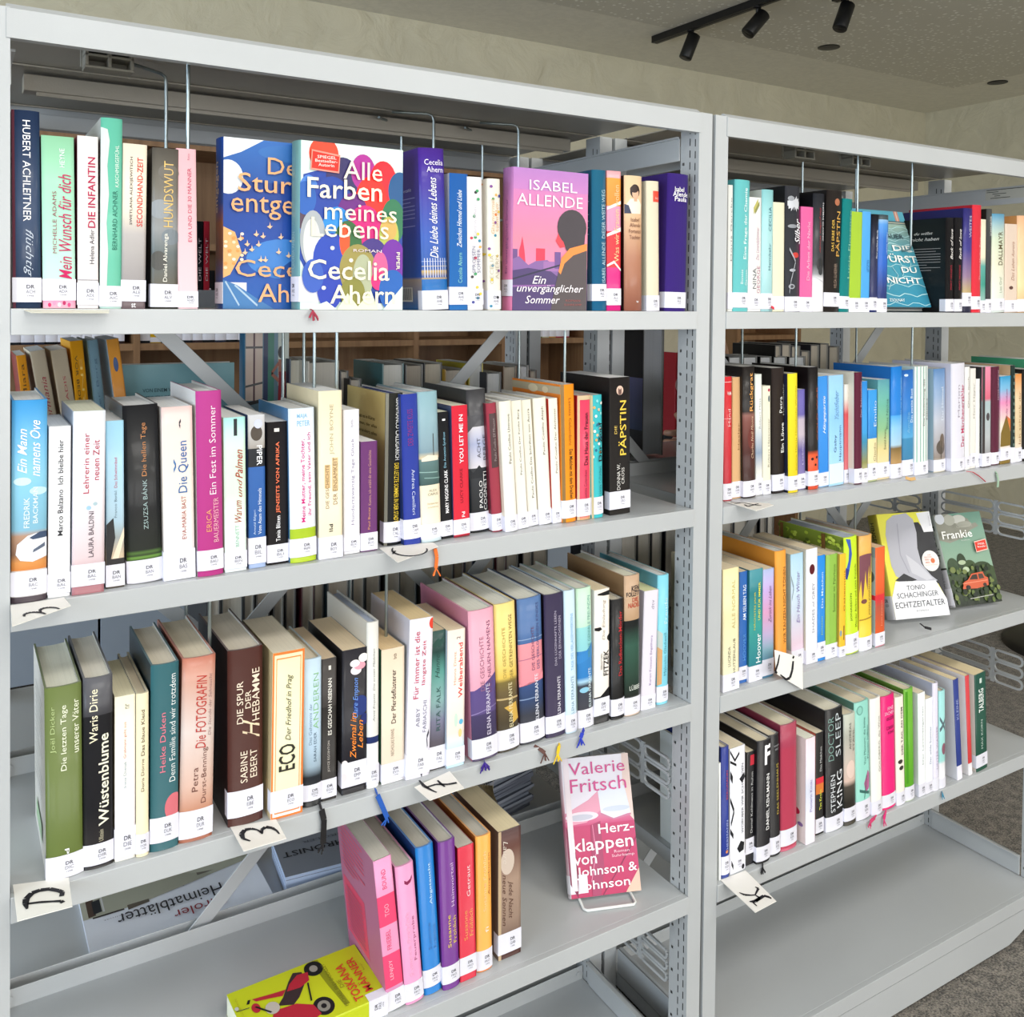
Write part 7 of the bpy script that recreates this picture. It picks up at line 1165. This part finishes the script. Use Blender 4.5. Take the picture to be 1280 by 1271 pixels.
# coloured books behind the third shelf next to the post
for i, (xl, xr, c) in enumerate(((783, 790, '#3c64a0'), (791, 799, '#c8a838'), (800, 808, '#8c7028'), (809, 830, '#4a443e'), (831, 846, '#6a6048'))):
    P = at(xl, 700, 1.52); Q = at(xr, 700, 1.52)
    make_book('book', ('slim blue book', 'slim yellow book', 'slim ochre book', 'wide dark grey book', 'olive brown book')[i]+' standing behind the turquoise hardback, rear third shelf', 'books on the rear third shelf by the post', Q.x-P.x-.001, .12, .235, 'h', c, None, None, '', mx=Matrix.Translation((P.x, 1.52, LV[2]+.0004)))
M['bluegrey'] = steel('blue_grey_laminate', '#9aa4b2', .4)
# ------------------------------------------------------------------ far oak bookcases
def bookcase(x0, x1, y0, y1, top, label, boards, ups):
    o = empty('oak_bookcase', label, 'bookcase', ((x0+x1)/2, y0, 0), 'oak bookcases along the back wall'); bpy.context.view_layer.update(); inv = o.matrix_world.inverted()
    def p(n, *bx):
        mb = MB(); mb.box(*bx); q = mb.build(n, M['wood'], o); q.matrix_parent_inverse = inv
    if x1-x0 > 1:
        n = 6; w_ = (x1-x0)/n
        for k in range(n):
            mb = MB(); mb.box(x0+w_*k+.004, x0+w_*(k+1)-.004, y0-.018, y0-.001, .04, .766); q = mb.build('cabinet_door', M['bluegrey'], o, .002); q.matrix_parent_inverse = inv
    p('back_panel', x0, x1, y1-.01, y1, .02, top)
    for u in [x0]+ups+[x1-.022]: p('upright', u, u+.022, y0, y1-.01, .0, top)
    for b_ in boards: p('shelf_board', x0+.022, x1-.022, y0+.004, y1-.01, b_-.024, b_)
bz = ZC-.165
bookcase(-.6, 2.52, 3.46, 3.78, ZC+.62, 'long oak bookcase against the back wall, behind the left rack', [.09, .43, .77, bz, bz+.36, bz+.72], [.55, 1.63, 2.05])
bookcase(3.45, 3.92, 3.46, 3.78, ZC+.30, 'narrow oak bookcase against the back wall, behind the right rack', [.09, .5, .85, bz], [])
far = ['#17181c', '#20242c', '#1c1c20', '#2a3044', '#3a2a2c', '#101216', '#e0b428', '#d8d4c8', '#7c8c3c', '#c8a040', '#d89a3c', '#b03048', '#2c3a74', '#d8d0b8']
x = .02
while x < .98:
    if .50 < x < .58: x = .58
    t = rg.uniform(.03, .045); H = rg.uniform(.22, .27); c = far[rg.randrange(6)]
    if .60 < x < .64 or x > .95: c = '#e0b428'; H = .10
    make_book('book', 'dark book with white label, '+nth('h')+' from left in the far oak bookcase', 'books in the far oak bookcase', t-.001, .16, H, 'h', c, None, (.03, .2), '', [('VERLAG', '#c8b8c0', .35, .65, .35, .75)], mx=Matrix.Translation((x, 3.50, bz+.0005))); x += t+.001
x = 2.10; i = 0
fc = ['#17181c', '#141519', '#1c1c20', '#232c50', '#7c8c3c', '#d8d4b8', '#e0a850', '#b8304c', '#c84060']
while x < 2.42:
    t = .036
    make_book('book', nth('i')+' white-labelled book from left, right bay of the far oak bookcase', 'books in the right bay of the far oak bookcase', t-.001, .16, .235, 'h', fc[min(i, 8)], None, (.02, .16), '', mx=Matrix.Translation((x, 3.50, bz+.0005))); x += t+.001; i += 1
# ------------------------------------------------------------------ ceiling lamps
def spot(o, inv, base, d, L=.115, r=.029):
    d = Vector(d).normalized(); base = Vector(base)
    mb = MB(); mb.tube([base, base-Vector((0, 0, .055))], .006, 8); mb.lathe(base+Vector((0, 0, .004)), (0, 0, -1), [(0, .016), (.012, .016)], 12)
    j = mb.build('stem', M['black'], o); j.matrix_parent_inverse = inv
    c = base-Vector((0, 0, .062))
    mb = MB(); a = c-d*L*.42; mb.lathe(a, d, [(0, r*.8), (.003, r), (L-.002, r), (L, r*.96), (L-.001, r*.80), (L-.02, r*.7)], 20)
    j = mb.build('lamp_head', M['black'], o); j.matrix_parent_inverse = inv
    mb = MB(); mb.lathe(a+d*(L-.022), d, [(0, r*.7), (.004, r*.62), (.006, r*.2)], 16); k = mb.build('lens', M['chrome'], j); 
for tx, ya, yb, heads, lab in ((2.835, 3.41, 1.9, [(3.16, (-.35, .15, -1)), (2.76, (-.75, .2, -.9))], 'black ceiling track with two cylinder spotlights over the left rack'),
                               (3.05, 2.55, 1.6, [(2.50, (-.45, .0, -1))], 'black ceiling track with one cylinder spotlight at the top edge')):
    o = empty('track_light', lab, 'track light', (tx, (ya+yb)/2, HC)); bpy.context.view_layer.update(); inv = o.matrix_world.inverted()
    mb = MB(); mb.box(tx-.018, tx+.018, yb, ya, HC-.034, HC-.002); mb.box(tx-.006, tx+.006, yb, ya-.01, HC-.036, HC-.033)
    j = mb.build('rail', M['black'], o, .002); j.matrix_parent_inverse = inv
    for hy, d in heads: spot(o, inv, (tx, hy, HC-.034), d)
for (px, py), lab in (((1036, 59), 'black round recessed ceiling downlight, nearer the track lights'), ((1247, 103), 'black round recessed ceiling downlight near the right wall')):
    c = atz(px, py, HC-.002)
    o = empty('recessed_downlight', lab, 'downlight', (c.x, c.y, HC), 'recessed downlights'); bpy.context.view_layer.update(); inv = o.matrix_world.inverted()
    mb = MB(); mb.lathe((c.x, c.y, HC-.0005), (0, 0, -1), [(0, .052), (.004, .052), (.005, .046), (.0045, .040)], 28); j = mb.build('trim_ring', M['black'], o); j.matrix_parent_inverse = inv
    mb = MB(); mb.lathe((c.x, c.y, HC-.0051), (0, 0, -1), [(0, .040), (.0015, .030), (.0018, .01)], 24); j = mb.build('reflector', M['dark'], o); j.matrix_parent_inverse = inv
# ------------------------------------------------------------------ round black pedestal stool beyond the right rack
cx, cy = 3.75, 1.93
o = empty('pedestal_stool', 'black round-footed stool on the carpet beyond the right rack', 'stool', (cx, cy, 0)); bpy.context.view_layer.update(); inv = o.matrix_world.inverted()
for nme, pr in (('foot', [(0, .25), (.012, .25), (.03, .22), (.045, .05), (.05, .0)]), ('column', [(.04, .028), (.40, .028)]), ('seat', [(.395, .05), (.40, .17), (.44, .18), (.455, .16), (.46, .0)])):
    mb = MB(); mb.lathe((cx, cy, 0), (0, 0, 1), pr, 40); j = mb.build(nme, M['black'], o); j.matrix_parent_inverse = inv
# ------------------------------------------------------------------ person behind the racks holding a red book
def skinned(name, verts, edges, mat, parent=None, sub=2, inv=None):
    me = bpy.data.meshes.new(name); me.from_pydata([v[:3] for v in verts], edges, [])
    o = bpy.data.objects.new(name, me); C.objects.link(o)
    sk = o.modifiers.new('skin', 'SKIN'); sk.use_smooth_shade = True
    for i, v in enumerate(verts):
        s = me.skin_vertices[0].data[i]; s.radius = v[3] if isinstance(v[3], tuple) else (v[3], v[3])
    me.skin_vertices[0].data[0].use_root = True
    if sub: ss = o.modifiers.new('sub', 'SUBSURF'); ss.levels = sub; ss.render_levels = sub
    me.materials.append(mat)
    if parent: o.parent = parent; o.matrix_parent_inverse = inv
    return o
sk_, n_, b_ = newmat('skin'); b_.inputs['Base Color'].default_value = lin('#b98a72'); b_.inputs['Roughness'].default_value = .5; b_.inputs['Subsurface Weight'].default_value = .05
M['hair'] = steel('brown_hair', '#3a2a20', .6, .3); M['sweater'] = steel('black_knit', '#17171a', .9, .4); M['trousers'] = steel('dark_trousers', '#23252c', .9, .2)
pc = at(878, 500, 1.98); px0, py0 = pc.x, pc.y
V0 = Vector((px0, py0, 0)).normalized(); F0 = Vector((-V0.y, V0.x, 0))            # along the ray and the way the person faces
def B(f, s, z): p = Vector((px0, py0, 0))+F0*f+V0*s; return (p.x, p.y, z)          # s < 0 is nearer to the racks
o = empty('person', 'person in black standing behind the racks, hand on a red book', 'person', (px0, py0, 0)); bpy.context.view_layer.update(); inv = o.matrix_world.inverted()
sh = ZC-.155
hand = at(841, 560, 1.80)
wr = (hand.x+.035, hand.y+.03, hand.z-.03)
body = [B(0, 0, .80)+(.11,), B(0, 0, .95)+(.10,), B(0, 0, 1.08)+(.10,), B(.0, 0, sh)+(.08,), B(.0, 0, sh+.07)+(.048,), B(.015, 0, sh+.14)+(.055,), B(.02, 0, sh+.22)+((.085, .078),), B(.01, 0, sh+.29)+((.07, .066),),
        B(0, -.15, sh-.02)+(.048,), B(.0, -.20, sh-.25)+(.040,), (wr[0], wr[1], wr[2])+(.024,),
        B(0, .15, sh-.02)+(.048,), B(.02, .20, sh-.25)+(.040,), B(.14, .12, sh-.30)+(.026,),
        B(0, -.09, .74)+(.08,), B(0, -.10, .44)+(.052,), B(-.01, -.10, .09)+(.036,), B(.10, -.10, .04)+(.032,),
        B(0, .09, .74)+(.08,), B(0, .10, .44)+(.052,), B(-.01, .10, .09)+(.036,), B(.10, .10, .04)+(.032,)]
E_ = [(0, 1), (1, 2), (2, 3), (3, 4), (4, 5), (5, 6), (6, 7), (3, 8), (8, 9), (9, 10), (3, 11), (11, 12), (12, 13), (0, 14), (14, 15), (15, 16), (16, 17), (0, 18), (18, 19), (19, 20), (20, 21)]
skinned('body', body, E_, sk_, o, 2, inv)
def grow(idx, extra, es, name, mat):
    vs = [tuple(body[i][:3])+((body[i][3] if not isinstance(body[i][3], tuple) else body[i][3][0])+extra,) for i in idx]
    skinned(name, vs, [(idx.index(a), idx.index(c)) for a, c in es], mat, o, 2, inv)
grow([0, 1, 2, 3, 8, 9, 10, 11, 12, 13], .014, [(0, 1), (1, 2), (2, 3), (3, 8), (8, 9), (9, 10), (3, 11), (11, 12), (12, 13)], 'sweater', M['sweater'])
grow([0, 14, 15, 16, 18, 19, 20], .014, [(0, 14), (14, 15), (15, 16), (0, 18), (18, 19), (19, 20)], 'trousers', M['trousers'])
skinned('hair', [B(-.02, 0, sh+.20)+(.085,), B(-.01, 0, sh+.28)+(.088,), B(.0, 0, sh+.315)+(.06,)], [(0, 1), (1, 2)], M['hair'], o, 2, inv)
fm = MB(); fm.tube([B(.105, 0, sh+.225), B(.125, 0, sh+.20), B(.10, 0, sh+.19)], [.008, .012, .008], 8)
for s in (-.035, .035): fm.tube([B(.088, s, sh+.235), B(.099, s*.95, sh+.235)], [.013, .006], 8); fm.tube([B(.01, s*2.45, sh+.21), B(.01, s*2.55, sh+.235)], [.012, .016], 8)
fm.tube([B(.098, -.025, sh+.155), B(.106, 0, sh+.152), B(.098, .025, sh+.155)], .005, 6)
j = fm.build('face', sk_, o); j.matrix_parent_inverse = inv
# the hand: palm behind the book, four fingers closing round its edge, thumb on the near side
hx, hy, hz = hand.x, hand.y, hand.z
pal = [(wr[0], wr[1], wr[2], .022), (hx+.045, hy+.018, hz-.005, (.030, .018)), (hx+.040, hy+.012, hz+.03, (.026, .016))]
vs = list(pal); es = [(0, 1), (1, 2)]
for k in range(4):
    zf = hz+.045-.023*k; L = (1, 1.06, 1, .86)[k]
    i = len(vs)
    vs += [(hx+.034, hy-.004, zf, .0098), (hx+.010, hy-.022*L, zf-.002, .0096), (hx-.018*L, hy-.016, zf-.004, .0088), (hx-.024*L, hy+.008, zf-.005, .0078)]
    es += [(1 if k > 1 else 2, i), (i, i+1), (i+1, i+2), (i+2, i+3)]
i = len(vs); vs += [(hx+.030, hy-.015, hz+.052, .011), (hx+.012, hy-.012, hz+.076, .010), (hx+.004, hy-.004, hz+.092, .0085)]; es += [(2, i), (i, i+1), (i+1, i+2)]
skinned('hand', vs, es, sk_, o, 2, inv)
Pb = (hx+.026, hy-.004, hz-.01)
make_book('book', 'red book with white cloud mark held upright in the hand behind the post', 'books held by the person', .016, .11, .215, 'h', [(0, '#a81c28'), (.4, '#b82430'), (1, '#b42430')], '#a01c28', None, '', art=[('e', .5, .62, .5, .08, '#d8a8a4')], bart=[('e', .3, .62, .2, .06, '#d8a8a4')],
          mx=Matrix.Translation((hx+.006, hy+.001, hz+.028)))
